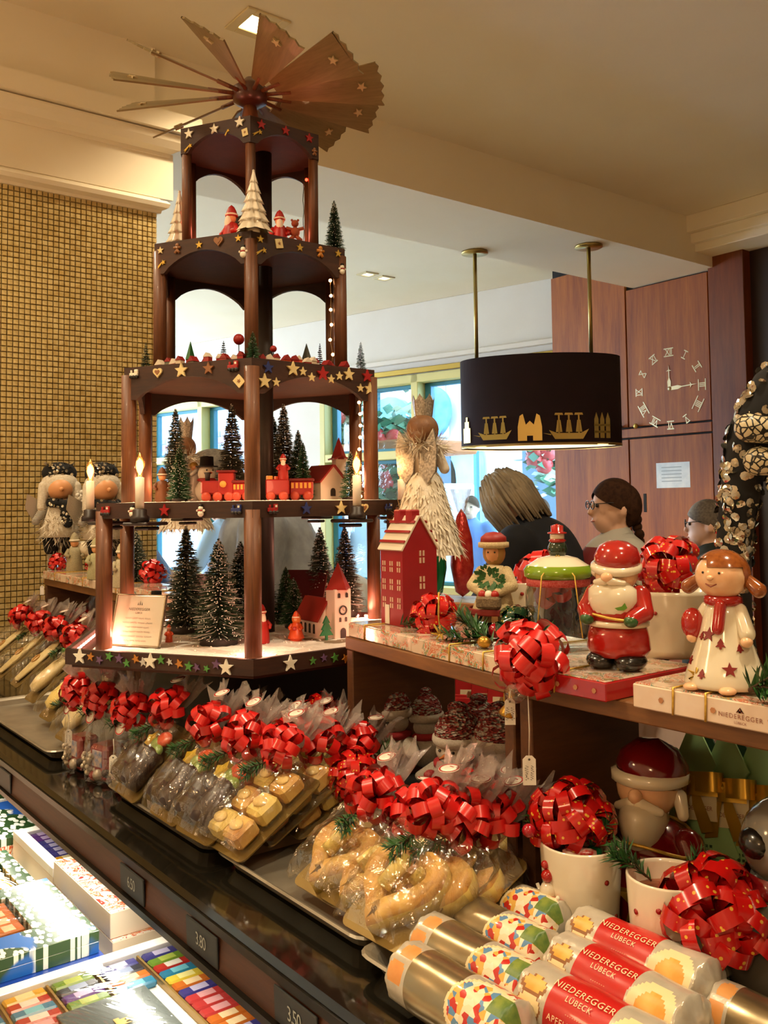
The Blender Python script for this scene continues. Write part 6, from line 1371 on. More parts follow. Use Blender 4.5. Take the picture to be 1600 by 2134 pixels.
# loose bows and twigs lying on the boxes
def loose_bow(label, p, r, d, m, n=30, extra=None):
    o = thing('ribbon_bow', label, 'bow', p, 0, 'ribbon bows on the shelf boxes'); bow(o, (0, 0, 0), r, d, m, n); return o
tv = lambda p: (Vector((0, 0, 0)) - Vector((p[0], p[1], 0))).normalized()
q = s1(.40, .06, ZB1 + .020); o = loose_bow('red bow with gold stars right of the ceramic house', q, .037, tv(q) + Vector((0, 0, .6)), RIBS); twig(o, (-.07, -.01, -.016), .07, (1, .3, .05), n=120)
q = s1(.83, .07, ZB1 + .024); o = loose_bow('dark green bow with gold stars before the glass jar', q, .032, tv(q) + Vector((0, 0, .5)), RIBG); twig(o, (-.02, -.03, -.018), .085, (-1, .1, .15), n=200); twig(o, (.0, -.03, -.02), .08, (1, -.2, .05), n=150); MB().ball((-.02, -.045, -.016), (.010, .008, .008), 10, 7).build('gold_nut', mat('gold_metal'), o); MB().ball((-.045, .0, -.008), .010, 10, 8).build('red_ball', mat('red_berry'), o)
q = onz(1182, 1345, ZS + .05); q = Vector((pA.x + .055, .766, ZS + .034)); o = loose_bow('large bright red bow in front of the ceramic Santa', q, .045, tv(q) + Vector((0, 0, .3)), RIB, 34)
b = MB(); b.lathe([(.004, 0), (.003, .010), (.009, .022), (.011, .026)], 12, 0, (-.018, -.012, -.040), (-.3, 0, -1)); b.build('gold_bell', mat('gold_metal'), o); b = MB(); b.ball((.004, -.03, -.034), (.014, .01, .012), 10, 7); b.build('clear_drop', CEL, o)
price_label('white price label hanging from the big red bow', q + Vector((-.018, -.016, -.025)), '4.80', math.atan2(RT.y, RT.x), .030, .012, .022); price_label('white price label on a long string below the Santa shelf', q + Vector((.012, -.018, -.03)), '12.50', math.atan2(RT.y, RT.x), .032, .0145, .075)
tg = thing('fir_sprig', 'green fir sprig at the right edge of the pale box', 'fir sprig', onz(1560, 1440, ZS + .03)); twig(tg, (0, 0, 0), .10, (.8, .2, .1), n=260); twig(tg, (.01, -.015, .005), .08, (.9, -.4, .3), n=200)
kn = thing('gold_bow', 'gold cord bow on the box corner beside the wreath girl', 'bow', s1(.57, .02, ZB1 + .006)); b = MB(); [b.tube([(0, 0, 0), (.014 * math.cos(k * 1.1), -.004, .012 * math.sin(k * 1.1) + .004), (.004 * math.cos(k * 1.1 + .5), 0, .002)], .0014, 6) for k in range(6)]; b.tube([(0, 0, 0), (.004, -.006, .03), (.010, -.01, .06)], .0012, 6); b.build('cord_loops', GOLDC, kn)
# ------------------------------------------------------------------ below the shelves
PLUSH = mat('white_plush', 'd8cdc0', .95, c2='cabfae', ns=60, bump=1.0, bs=260)
t = NT('knit_red_white'); co = t.coord((1, 1, 1.4)); v = t.vor(co, 38); t.set(Base_Color=t.ramp(v.outputs['Color'], [(.0, 'a03430'), (.45, 'b85850'), (.55, 'd8c8bc'), (1, 'e4dace')], 'CONSTANT'), Roughness=.95); t.bump(v.outputs['Distance'], 1.0, .02); KNIT = t.m
SCF = mat('red_felt', '8c1418', .9, c2='9c2226', ns=120, bump=.4, bs=200)
def plush(label, px, Y, ytop, rz, s=1.0):
    p = ony(px, 1500, Y); p.z = ZT + .047; h = htpx(p, ytop); o = thing('plush_snowman', label, 'plush toy', p, face(p, rz), 'plush snowmen under the shelf')
    MB().ball((0, 0, .22), (.20, .19, .23), 18, 12).build('body', PLUSH, o); MB().ball((0, 0, .52), (.155, .15, .15), 18, 12).build('head', PLUSH, o)
    MB().lathe([(.165, .58), (.185, .62), (.18, .67), (.16, .68)], 20, 0, (0, .01, 0), None, True, False).build('hat_cuff', PLUSH, o); MB().lathe([(.17, .64), (.165, .74), (.13, .84), (.07, .90), (0, .91)], 22, 0, (0, .01, 0)).build('hat', KNIT, o); MB().ball((0, .01, .94), (.075, .075, .06), 14, 9).build('pompom', KNIT, o)
    MB().lathe([(.13, .34), (.17, .37), (.17, .42), (.135, .44)], 20, 0, (0, 0, 0), None, True, False).build('scarf', SCF, o)
    for s_ in (-1, 1): b = MB(); capsule(b, (s_ * .17, -.02, .32), (s_ * .24, -.09, .24), .06, .055); b.build('arm', PLUSH, o); MB().ball((s_ * .055, -.135, .545), .014, 8, 6).build('eye', GBK, o)
    MB().lathe([(.025, 0), (.005, .08)], 9, 0, (0, -.14, .505), (0, -1, 0)).build('nose', mat('felt_orange', 'b8682c', .8), o)
    MB().tube([(-.05 + .0125 * i, -.143 + .002 * abs(i - 4), .455 - .006 * (4 - abs(i - 4))) for i in range(9)], .005, 5).build('smile', GBK, o); MB().ball((-.12, -.16, .30), .05, 10, 8).build('berries', mat('plush_berries', '80161c', .5, c2='a83a3c', ns=90, bump=.6), o)
    o.scale = (h * 1.42, h * 1.42, h); return o
o = thing('display_block', 'low dark block under the plush snowmen', 'display stand', s1(.5, .10, ZT + .0005), a1); MB().box((0, .01, .0225), (L1 * .86, .17, .045), 0, .002).build('block', BLACKM, o)
plush('plush snowman in knitted hat at the left of the group', 812, .93, 1410, -.5); plush('plush snowman turned away behind the first', 884, .985, 1428, 2.2); plush('plush snowman with smiling face and red scarf in the middle', 952, .90, 1462, -.6); plush('plush snowman half hidden by the shelf post', 1040, .92, 1462, -.6); plush('plush snowman whose hat shows behind the middle ones', 1000, 1.0, 1445, 1.0)
# ceramic santa in the shade under the second shelf
p = ony(1350, 1600, .905); p.z = ZT + .001; h = htpx(p, 1560)
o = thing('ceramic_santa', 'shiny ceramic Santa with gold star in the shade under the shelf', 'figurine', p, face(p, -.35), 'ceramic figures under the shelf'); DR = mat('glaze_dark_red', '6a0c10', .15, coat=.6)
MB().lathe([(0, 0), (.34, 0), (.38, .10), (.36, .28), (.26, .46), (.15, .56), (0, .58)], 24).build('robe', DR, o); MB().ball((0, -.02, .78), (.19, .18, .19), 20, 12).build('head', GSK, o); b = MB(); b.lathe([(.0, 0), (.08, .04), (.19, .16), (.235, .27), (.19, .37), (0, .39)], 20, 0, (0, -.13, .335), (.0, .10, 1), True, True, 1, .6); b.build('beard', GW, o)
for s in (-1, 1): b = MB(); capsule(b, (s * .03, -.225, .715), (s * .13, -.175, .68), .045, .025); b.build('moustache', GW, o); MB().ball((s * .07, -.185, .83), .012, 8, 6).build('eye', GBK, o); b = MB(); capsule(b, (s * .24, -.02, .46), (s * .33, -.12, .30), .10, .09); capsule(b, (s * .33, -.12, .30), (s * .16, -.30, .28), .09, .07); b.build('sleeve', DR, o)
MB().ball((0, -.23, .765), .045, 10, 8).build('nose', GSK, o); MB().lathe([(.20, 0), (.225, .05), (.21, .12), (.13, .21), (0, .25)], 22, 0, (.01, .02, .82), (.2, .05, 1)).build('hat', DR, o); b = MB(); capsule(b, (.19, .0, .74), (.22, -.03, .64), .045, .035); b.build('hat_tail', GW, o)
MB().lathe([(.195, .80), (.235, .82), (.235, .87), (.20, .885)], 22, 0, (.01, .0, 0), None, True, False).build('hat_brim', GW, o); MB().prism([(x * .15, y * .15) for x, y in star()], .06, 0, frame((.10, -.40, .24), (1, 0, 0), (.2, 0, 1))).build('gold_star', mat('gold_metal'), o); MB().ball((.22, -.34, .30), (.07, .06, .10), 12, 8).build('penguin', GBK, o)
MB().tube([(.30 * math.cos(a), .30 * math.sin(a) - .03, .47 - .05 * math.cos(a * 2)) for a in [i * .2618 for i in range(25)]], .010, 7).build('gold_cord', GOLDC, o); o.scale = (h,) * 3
p = ony(1640, 1660, .86); p.z = ZT + .001; h = htpx(p, 1668)
o = thing('ceramic_penguin', 'glazed grey ceramic penguin cut by the right edge', 'figurine', p, face(p, -.9), 'ceramic figures under the shelf'); MB().lathe([(0, 0), (.30, 0), (.36, .2), (.33, .45), (.20, .6), (0, .62)], 20).build('body', mat('glaze_grey', '6c665c', .15, coat=.6), o); MB().ball((0, 0, .78), (.24, .24, .24), 18, 12).build('head', mat('glaze_grey'), o); MB().ball((0, -.20, .80), (.10, .08, .08), 12, 8).build('black_nose', GBK, o); MB().lathe([(.22, .52), (.28, .58), (.22, .64)], 18, 0, (0, 0, 0), None, True, False).build('scarf', DR, o); o.scale = (h,) * 3
# green tree cards with gold bows
TP = [(-.05, 0), (.05, 0), (.05, .012), (.034, .040), (.040, .044), (.026, .078), (.031, .082), (.018, .112), (.022, .116), (.004, .150), (-.004, .150), (-.022, .116), (-.018, .112), (-.031, .082), (-.026, .078), (-.040, .044), (-.034, .040), (-.05, .012)]
for i in range(5):
    p = ony(1450 + i * 66, 1600, .955 + .004 * i); p.z = ZT + .003; o = thing('tree_card', '%s green tree shaped gift card with gold bow under the shelf' % ('first', 'second', 'third', 'fourth', 'fifth')[i], 'gift card', p, face(p, -.62), 'green tree shaped gift cards'); tl = RX(math.radians(-14)) @ RY(math.radians(-10)) @ Matrix.Scale(1.38, 4)
    for dz, m_ in ((0, mat('card_green', '98bc84', .45, c2='88ae74', ns=8)), (-.014, mat('card_dark_green', '14301c', .5))):
        q = MB().prism(TP, .0018, 0, frame((0, 0, 0), (1, 0, 0), (0, 0, 1)) @ T(0, 0, dz)).build('tree_shape', m_, o); q.matrix_local = tl
    q = MB(frame((0, -.0025, 0), (1, 0, 0), (0, 0, 1))); q.box((.004, .082, .004), (.040, .024, .001), 0, 0); add_text(q, 'NIEDEREGGER', .0050, T(.004, .080, .0048), 1); q.build('name_card', [mat('card_cream', 'd8c8a0', .5), mat('brown_print', '8a5040', .6)], o).matrix_local = tl
    b = MB(frame((0, -.004, .102), (1, 0, 0), (0, 0, 1)))
    for s in (-1, 1):
        A, B = [], []
        for k in range(9): t_ = k / 8; x = s * .032 * math.sin(math.pi * t_) ** .8; z_ = .006 + .009 * math.sin(2 * math.pi * t_); A.append(Vector((x, .008, z_))); B.append(Vector((x, -.008, z_)))
        b.strip(A, B); b.strip([Vector((s * .001, 0, .005)), Vector((s * .008 - .005, -.02, .007)), Vector((s * .014 - .005, -.042, .004))], [Vector((s * .001 + .004, 0, .005)), Vector((s * .008 + .007, -.02, .007)), Vector((s * .014 + .008, -.04, .004))])
    b.ball((0, 0, .007), (.006, .006, .005), 8, 6); b.build('gold_bow', GOLDR, o).matrix_local = tl
    for k, (x, z_) in enumerate(((-.014, .055), (.012, .048), (.0, .028), (.022, .022), (-.022, .020))): b = MB(frame((x, -.0023, z_), (1, 0, 0), (0, 0, 1))); [b.box((.003 * math.cos(a), .003 * math.sin(a), .0002), (.0022, .0022, .0005), 0, 0) for a in (.78, 2.35, 3.93, 5.5)]; b.build('snow_mark', mat('card_mark', '2c4a2c', .5), o).matrix_local = tl
# pale standing bags with zigzag tops behind the tree cards
PALEB = mat('pale_pink_card', 'd8bcae', .5, c2='e0c8ba', ns=6)
for i in range(8):
    p = ony(1340 + i * 22, 1500, 1.14 - .004 * i); p.z = ZT + .021; H_ = .150 - .002 * i; o = thing('gift_bag', '%s pale paper gift bag of the row behind the tree cards' % ('first', 'second', 'third', 'fourth', 'fifth', 'sixth', 'seventh', 'eighth')[i], 'gift bag', p, face(p, -.7), 'pale paper gift bags')
    MB().prism([(-.045, 0), (.045, 0), (.045, H_)] + [(.045 - .0075 * k, H_ + (.006 if k % 2 else 0)) for k in range(1, 12)] + [(-.045, H_)], .010, 0, frame((0, 0, 0), (1, 0, 0), (0, 0, 1))).build('bag_body', PALEB, o)
# rows of chocolate bars behind the first shelf
CBM = {k: mat('bar_' + k, c, .35, coat=.2) for k, c in (('green', '0e3a24'), ('red', 'a81a1c'), ('yellow', 'b88c2c'))}
n_ = 0
for row, (cols_, yy, zz) in enumerate(((['red'] * 4 + ['yellow'] * 2, 1.10, .03), (['red'] * 5 + ['yellow'], 1.16, .055), (['green'] * 3 + ['red'] * 3, 1.22, .080), (['green'] * 4 + ['red'] * 2, 1.28, .105))):
    for i, c in enumerate(cols_):
        p = ony(905 + i * 34, 1400, yy); p.z = ZT + .022; n_ += 1
        o = thing('chocolate_tablet', '%s wrapped chocolate tablet, %s place of the %s row behind the snowmen' % (c, ('first', 'second', 'third', 'fourth', 'fifth', 'sixth')[i], ('front', 'second', 'third', 'back')[row]), 'chocolate bar', p, face(p, -.1), 'chocolate tablets behind the shelf'); hh = .085 + zz
        tl = RX(math.radians(-16)); MB().box((0, 0, hh / 2), (.052, .009, hh), 0, .001).build('wrapper', CBM[c], o).matrix_local = tl; q = MB(frame((0, -.0047, hh * .72), (1, 0, 0), (0, 0, 1))); q.box((0, 0, 0), (.032, .022, .0008), 0, 0); q.build('paper_label', mat('card_cream', 'd8c8a0', .5), o).matrix_local = tl
# ------------------------------------------------------------------ wooden cupboards with clock
YC = 4.95
CAB = wood('cupboard_wood', '702e08', '944c0e', 'b06418', (5, 5, .35), .55, .0, 2.2); CABD = wood('cupboard_wood_dark', '2e140c', '40200f', '522b16', (5, 5, .35), .45, .15, 2.2); GAP = mat('door_gap', '120a06', .8)
def cx(px, py=900): return ony(px, py, YC).x
def czp(px, py): return ony(px, py, YC).z
xa, xb, xc_ = cx(1152, 800), cx(1308, 800), cx(1482, 800); zm = czp(1310, 908)
cb = thing('wall_cupboard', 'tall wooden cupboard wall with four doors', 'cupboard', (xa, YC, 0))
MB().box(((xc_ - xa) / 2, .30, ZC / 2), (xc_ - xa, .56, ZC - .01)).build('carcass', GAP, cb)
def door(x0, x1, z0, z1, m=CAB, knob=None, slot=None, name='door'):
    d = MB().box(((x0 + x1) / 2 - xa, .008, (z0 + z1) / 2), (x1 - x0 - .010, .024, z1 - z0 - .012), 0, .002).build(name, m, cb)
    if knob: MB().lathe([(.006, 0), (.006, .014), (.016, .018), (.017, .028), (.010, .034), (0, .035)], 14, 0, (knob[0] - xa, -.004, knob[1]), (0, -1, 0)).build('knob', mat('brass'), d)
    if slot: MB().box((slot[0] - xa, -.0045, slot[1]), (.022, .003, .12), 0, 0).build('grip_slot', GAP, d)
zTp = ZB - .004
door(xa, xb, zm + .05, ZC - .06, CAB, (cx(1297), czp(1297, 890))); door(xb, xc_, zm + .05, zTp, CAB, (cx(1330), czp(1330, 888))); door(xa, xc_, zm - .02, zm + .05, CAB, name='rail'); door(xa, xb, .1, zm - .02, CAB, None, (cx(1296), czp(1296, 1050))); door(xb, xc_, .1, zm - .02, CAB, None, (cx(1341), czp(1341, 1048))); door(xa, xc_, 0, .1, CABD, name='plinth')
nt = thing('paper_notice', 'white paper notice taped to the lower cupboard door', 'notice', (cx(1403, 990), YC - .0050, czp(1403, 990))); w_, h_ = cx(1438, 990) - cx(1368, 990), .16
MB().box((0, 0, 0), (w_, .0015, h_), 0, 0).build('sheet', mat('notice_paper', 'c8d4dc', .35, c2='e4e8ea', ns=12), nt); b = MB(frame((0, -.0012, 0), (1, 0, 0), (0, 0, 1))); [b.box((-.01, .05 - .022 * k, 0), (w_ * .6, .005, .0004), 0, 0) for k in range(5)]; b.build('print_lines', mat('notice_ink', '98a4ac', .6), nt)
pl = thing('wood_pilaster', 'dark wooden pilaster to the right of the cupboards', 'pilaster', (xc_ + .02, YC, 0)); xd = cx(1556, 800)
MB().box(((xd - xc_) / 2, .215, 1.59), (xd - xc_, .5, 3.17), 0, .003).build('shaft', wood('pilaster_wood', '501e06', '6e300a', '844010', (5, 5, .35), .42, .15, 2.2), pl)
structure(MB().add([(xc_ - .10 + a, YC - .2 - b_, z) for a, b_, z in ((.02, -.02, 3.08), (.03, .0, 3.16), (-.03, .06, 3.22), (-.05, .07, ZC))] + [(2.5, YC - .2 - b_, z) for b_, z in ((-.02, 3.08), (.0, 3.16), (.06, 3.22), (.07, ZC))], [(i, i + 1, 5 + i, 4 + i) for i in range(3)]).box((1.0, YC + .1, 3.2), (7.0 + xc_ * 0 - 0, .5, .15)).build('trim_6', PLASTER), 'cream crown moulding over the dark wood panelling', 'trim') if False else None
q = MB(); [q.box(((xc_ - off + 1.2) / 2, YC + .06 - off / 2, z), (1.2 - xc_ + off, .5 + off, hz), 0, .004) for off, z, hz in ((.02, 3.10, .05), (.06, 3.15, .06), (.10, 3.23, .10))]; structure(q.build('trim_6', PLASTER), 'cream crown moulding over the dark wood panelling', 'trim')
dp = thing('wall_panel', 'very dark wood panel at the right edge', 'wall', kind='structure'); MB().box(((xd + 1.3) / 2, YC + .24, 1.6), (1.28 - xd, .4, 3.1), 0, .003).build('panel', mat('dark_panel', '24100a', .4, c2='2e160e', ns=3), dp)
ck = thing('wall_clock', 'brass numeral clock without dial on the upper cupboard door', 'clock', (cx(1396, 810), YC - .0055, czp(1396, 810))); BRS = mat('clock_brass', 'c8b894', .3, .75); CF = frame((0, 0, 0), (1, 0, 0), (0, 0, 1)); rc = .232
for i, n_ in enumerate(('XII', 'I', 'II', 'III', 'IIII', 'V', 'VI', 'VII', 'VIII', 'IX', 'X', 'XI')):
    a = math.pi / 2 - i * math.pi / 6; b = MB(); M = CF @ T(rc * math.cos(a), rc * math.sin(a), 0) @ RZ(a - math.pi / 2); add_text(b, n_, .062, M @ Matrix.Diagonal((.8, 1, 1, 1)), 0, .9); w2 = .012 * len(n_) + .008
    for y in (-.024, .024): b.M = M; b.box((0, y, 0), (w2 * 1.6, .006, .002), 0, 0); b.M = None
    b.build('numeral', BRS, ck)
for nm, a, L in (('hour_hand', math.radians(91), .15), ('minute_hand', math.radians(3), .20)):
    b = MB(CF @ RZ(a)); b.prism([(-.01, -.010), (L * .3, -.013), (L * .45, -.003), (L * .75, -.003), (L * .75, -.020), (L * .80, -.003), (L, 0), (L * .80, .003), (L * .75, .020), (L * .75, .003), (L * .45, .003), (L * .3, .013), (-.01, .010)], .002); b.build(nm, BRS, ck)
MB(CF).lathe([(.014, 0), (.014, .004), (0, .006)], 14).build('clock_boss', BRS, ck)
# ------------------------------------------------------------------ pendant lamp
pa, pb = onz(1226, 512, ZB), onz(989, 525, ZB); ax = (pa - pb); ax.z = 0; ax.normalize(); cen = (pa + pb) / 2 + ax * .03; cen.z = 0
lz0, lz1 = zpix(cen.x, cen.y, 934), zpix(cen.x, cen.y, 750); LA_, LBm = .435, .24
PM = Matrix((ax, Vector((-ax.y, ax.x, 0)), Vector((0, 0, 1)))).transposed().to_4x4(); PM.translation = (cen.x, cen.y, 0)
lp = thing('pendant_lamp', 'wide dark velvet pendant lamp with gold skyline motifs', 'pendant lamp'); lp.matrix_world = PM
VEL = mat('velvet_plum', '1c0612', .85, c2='240a18', ns=4); 
def ell(r, z, k=1.0, n=56): return [Vector((LA_ * r * math.cos(2 * math.pi * i / n), LBm * r * math.sin(2 * math.pi * i / n), z)) for i in range(n)]
def loft(rings, cap=False):
    n = len(rings[0]); fs = [(i * n + k, i * n + (k + 1) % n, (i + 1) * n + (k + 1) % n, (i + 1) * n + k) for i in range(len(rings) - 1) for k in range(n)]; b = MB(); b.add([p for r in rings for p in r], fs, 0, True)
    if cap: b.add(rings[-1], [tuple(range(n))])
    return b
loft([ell(1, lz0 + .004), ell(1, lz1), ell(.985, lz1), ell(.985, lz0 + .004)]).build('shade', VEL, lp); loft([ell(1.004, lz0 + .002), ell(1.004, lz0 + .016), ell(.99, lz0 + .016), ell(.99, lz0 + .002)]).build('gold_rim', mat('lamp_rim', 'c0a468', .35, .7), lp)
MB().add(ell(.98, lz0 + .012), [tuple(range(56))[::-1]]).build('diffuser', mat('lamp_diffuser', 'fff0d0', .5, emit=1.6, ecol='ffe4b0'), lp); loft([ell(.98, lz1 - .012), ell(.001, lz1 - .012)]).build('top_cover', VEL, lp)
for q in (pa, pb):
    l = PM.inverted() @ Vector((q.x, q.y, 0)); MB().tube([(l.x, l.y * .5, lz1 - .03), (l.x, l.y * .5, ZB)], .011, 12).build('brass_rod', mat('brass_rod', 'b09a5c', .3, .8), lp); MB().lathe([(.075, ZB - .012), (.075, ZB - .001)], 24, 0, (l.x, l.y * .5, 0)).build('ceiling_rose', mat('brass_rod'), lp)
ld_ = lamp('pendant_glow', 'AREA', (0, 0, lz0 + .006), 10, (1, .82, .55), .7, parent=lp, sizey=.36)
def lamp_pt(px):
    best = min(range(3140), key=lambda k: (abs(proj(PM @ Vector((LA_ * math.cos(k / 1000 + math.pi), LBm * math.sin(k / 1000 + math.pi), lz0 + .1)))[0] - px)))
    th = best / 1000 + math.pi; return Vector((LA_ * 1.003 * math.cos(th), LBm * 1.003 * math.sin(th), 0)), Vector((-LA_ * math.sin(th), LBm * math.cos(th), 0)).normalized()
SHIP = [[(-.10, -.02), (-.07, -.065), (.07, -.065), (.10, -.015), (.06, -.035), (-.06, -.035)]] + [[(x - .004, -.04), (x + .004, -.04), (x + .004, .06), (x - .004, .06)] for x in (-.05, 0, .05)] + [[(x - .022, .055), (x + .022, .055), (x + .018, .066), (x - .018, .066)] for x in (-.05, 0, .05)] + [[(x - .016, -.03), (x + .016, -.03), (x + .008, .03), (x - .008, .03)] for x in (-.05, 0, .05)] + [[(-.13, -.035), (-.09, -.045), (-.09, -.04)]]
HOUSE = [[(-.03, -.07), (.03, -.07), (.03, .01), (.018, .01), (.018, .045), (.007, .045), (.007, .07), (-.007, .07), (-.007, .045), (-.018, .045), (-.018, .01), (-.03, .01)]]
GATE = [[(-.06, -.07), (-.015, -.07), (-.015, -.045), (.015, -.045), (.015, -.07), (.06, -.07), (.06, .0), (.05, .055), (.034, .065), (.02, .01), (0, .03), (-.02, .01), (-.034, .065), (-.05, .055), (-.06, 0)]]
CHUR = [[(x - .014, -.07), (x + .014, -.07), (x + .014, .04), (x, .08), (x - .014, .04)] for x in (-.04, 0, .04)] + [[(-.055, -.04), (.055, -.04), (.055, -.028), (-.055, -.028)], [(-.055, 0), (.055, 0), (.055, .012), (-.055, .012)]]
zmf = lz0 + .10
for px, sh, nm, sc_ in ((974, HOUSE, 'house_motif', 1.0), (1031, SHIP, 'ship_motif', .95), (1104, GATE, 'gate_motif', 1.05), (1185, SHIP, 'ship_motif', 1.05), (1254, CHUR, 'church_motif', .9)):
    pt, tg_ = lamp_pt(px); b = MB(); M = frame(pt + Vector((0, 0, zmf)), tg_, (0, 0, 1)) @ Matrix.Scale(sc_, 4)
    for poly in sh: b.prism(poly, .003, 0, M)
    b.build(nm, mat('motif_gold', 'd4b868', .3, .6), lp)
# ------------------------------------------------------------------ people
def remesh(o, vx=.014, sm=6):
    m_ = o.modifiers.new('skin', 'REMESH'); m_.mode = 'VOXEL'; m_.voxel_size = vx; m_.use_smooth_shade = True; s_ = o.modifiers.new('soft', 'SMOOTH'); s_.iterations = sm; s_.factor = .5; return o
def person(label, p, heading, h, coat, trousers, hair, lean=0.0, arms=((.30, -.28, 1.02), (.30, -.28, 1.02)), headturn=0.0, skin='e0b49a', hairfn=None, glasses=False, extra=None, nod=0.0):
    o = thing('person', label, 'person', (p[0], p[1], 0), heading); k = h / 1.72; o.scale = (k, k, k); SK = mat('skin_' + skin, skin, .5, sub=.1)
    Lm = T(0, 0, .92) @ RX(lean) @ T(0, 0, -.92); HM = Lm @ T(0, 0, 1.50) @ RZ(headturn) @ RX(nod)
    def sh(s): return Lm @ Vector((s * .17, 0, 1.42))
    hands = [Lm.to_3x3() @ Vector((0, 0, 0)) + Vector((s * a[0], a[1], a[2])) for s, a in zip((-1, 1), arms)]
    b = MB(); ell_ = []
    for s, hd in zip((-1, 1), hands):
        e = (sh(s) + hd) / 2 + Vector((s * .06, .06, -.05)); ell_.append(e); capsule(b, sh(s), e, .045, .038); capsule(b, e, hd, .036, .026)
        capsule(b, hd, hd + (hd - e).normalized() * .07, .03, .034)
        for f in range(4): q = hd + (hd - e).normalized() * .09 + Vector((s * (-.02 + .014 * f), 0, 0)); capsule(b, q, q + Vector((0, -.03, -.045)), .0085, .0075, seg=8, n=3)
        q = hd + (hd - e).normalized() * .05 + Vector((-s * .03, 0, 0)); capsule(b, q, q + Vector((-s * .02, -.03, -.02)), .009, .008, seg=8, n=3)
        capsule(b, (s * .09, 0, .90), (s * .10, -.01, .5), .075, .055); capsule(b, (s * .10, -.01, .5), (s * .10, .01, .09), .052, .036); capsule(b, (s * .10, .02, .05), (s * .11, -.14, .04), .04, .032)
    capsule(b, (0, 0, .95), Lm @ Vector((0, 0, 1.15)), .14, .13); capsule(b, Lm @ Vector((0, 0, 1.15)), Lm @ Vector((0, 0, 1.38)), .13, .13); capsule(b, Lm @ Vector((-.13, 0, 1.41)), Lm @ Vector((.13, 0, 1.41)), .055, .055); capsule(b, Lm @ Vector((0, .0, 1.40)), HM @ Vector((0, .005, .04)), .055, .052)
    b.M = HM; b.ball((0, .0, .13), (.075, .092, .105), 20, 14); b.ball((0, -.045, .075), (.052, .05, .06), 14, 10); b.ball((0, -.03, .04), (.04, .045, .03), 12, 8); capsule(b, (0, -.090, .135), (0, -.106, .105), .009, .013, seg=10)
    for s in (-1, 1): b.ball((s * .076, .012, .115), (.012, .02, .032), 10, 8)
    b.ball((0, -.093, .068), (.022, .010, .006), 10, 6); b.M = None
    remesh(b.build('body', SK, o), .008, 3)
    for s in (-1, 1): MB(HM).ball((s * .031, -.083, .135), (.012, .008, .009), 10, 7).build('eye', mat('eye_dark', '2a2420', .2), o)
    MB(HM).ball((0, -.094, .069), (.021, .010, .0045), 10, 6).build('lips', mat('lips', 'a86058', .5), o)
    b = MB(); c_ = Lm
    capsule(b, (0, 0, .86), Lm @ Vector((0, 0, 1.15)), .185, .165); capsule(b, Lm @ Vector((0, 0, 1.15)), Lm @ Vector((0, 0, 1.36)), .17, .165); capsule(b, Lm @ Vector((-.14, 0, 1.40)), Lm @ Vector((.14, 0, 1.40)), .085, .085); capsule(b, Lm @ Vector((0, 0.01, 1.43)), Lm @ Vector((0, .01, 1.50)), .075, .066)
    for s, hd, e in zip((-1, 1), hands, ell_): capsule(b, sh(s), e, .082, .066); capsule(b, e, e.lerp(hd, .92), .066, .05)
    remesh(b.build('coat', coat, o), .014, 5)
    b = MB()
    for s in (-1, 1): capsule(b, (s * .09, 0, .88), (s * .10, -.01, .5), .105, .08); capsule(b, (s * .10, -.01, .5), (s * .10, .01, .10), .08, .062)
    remesh(b.build('trousers', trousers, o), .016, 4)
    for s in (-1, 1): b = MB(); capsule(b, (s * .10, .03, .05), (s * .11, -.15, .045), .05, .042); b.build('shoe', mat('shoe_black', '14110f', .4), o)
    (hairfn or hair_short)(o, HM, hair)
    if glasses:
        b = MB(HM)
        for s in (-1, 1): b.tube([(s * .034 + .026 * math.cos(a), -.104, .138 + .018 * math.sin(a)) for a in [i * .5236 for i in range(13)]], .0024, 6); b.tube([(s * .06, -.104, .142), (s * .08, -.04, .145), (s * .08, .02, .14)], .002, 6)
        b.tube([(-.008, -.106, .14), (.008, -.106, .14)], .002, 6); b.build('glasses', mat('glasses_black', '101014', .3), o)
    if extra: extra(o, Lm, HM)
    return o
def cap(b, HM, r=(.086, .104, .116), front=.30, back=1.25, c=(0, .004, .135), n=36):
    b.M = HM
    def fn(u, v): a = 2 * math.pi * u; t_ = (1 - math.cos(a + math.pi / 2 + math.pi)) / 2; ext = front + (back - front) * (.5 + .5 * math.sin(a)) ** .6; e = math.pi / 2 - v * (math.pi / 2 + ext - .55); return Vector((c[0] + r[0] * math.cos(a) * math.cos(e), c[1] + r[1] * math.sin(a) * math.cos(e), c[2] + r[2] * math.sin(e)))
    b.grid(fn, n, 12, 0, True, True); b.M = None
def hair_short(o, HM, m_): b = MB(); cap(b, HM, front=.10, back=.95); b.build('hair', m_, o)
def hair_bob(o, HM, m_):
    b = MB(); cap(b, HM, (.092, .108, .120), .20, 1.2); b.M = HM; q = random.Random(6)
    for k in range(150):
        a = q.uniform(-.75, math.pi + .75); e = q.uniform(.1, 1.2); r_ = q.uniform(1.0, 1.08); p0 = Vector((.092 * r_ * math.cos(a) * math.cos(e), .108 * r_ * math.sin(a) * math.cos(e), .135 + .12 * r_ * math.sin(e))); p1 = Vector((.098 * r_ * math.cos(a), .114 * r_ * math.sin(a) - .005, .11)); p2 = Vector((.094 * r_ * math.cos(a + .1), .106 * r_ * math.sin(a), q.uniform(-.03, .02))); b.tube([p0, (p0 + p1) / 2 + (p0 - Vector((0, 0, .13))) * .05, p1, p2], [.006, .010, .010, .004], 6)
    b.build('hair', m_, o)
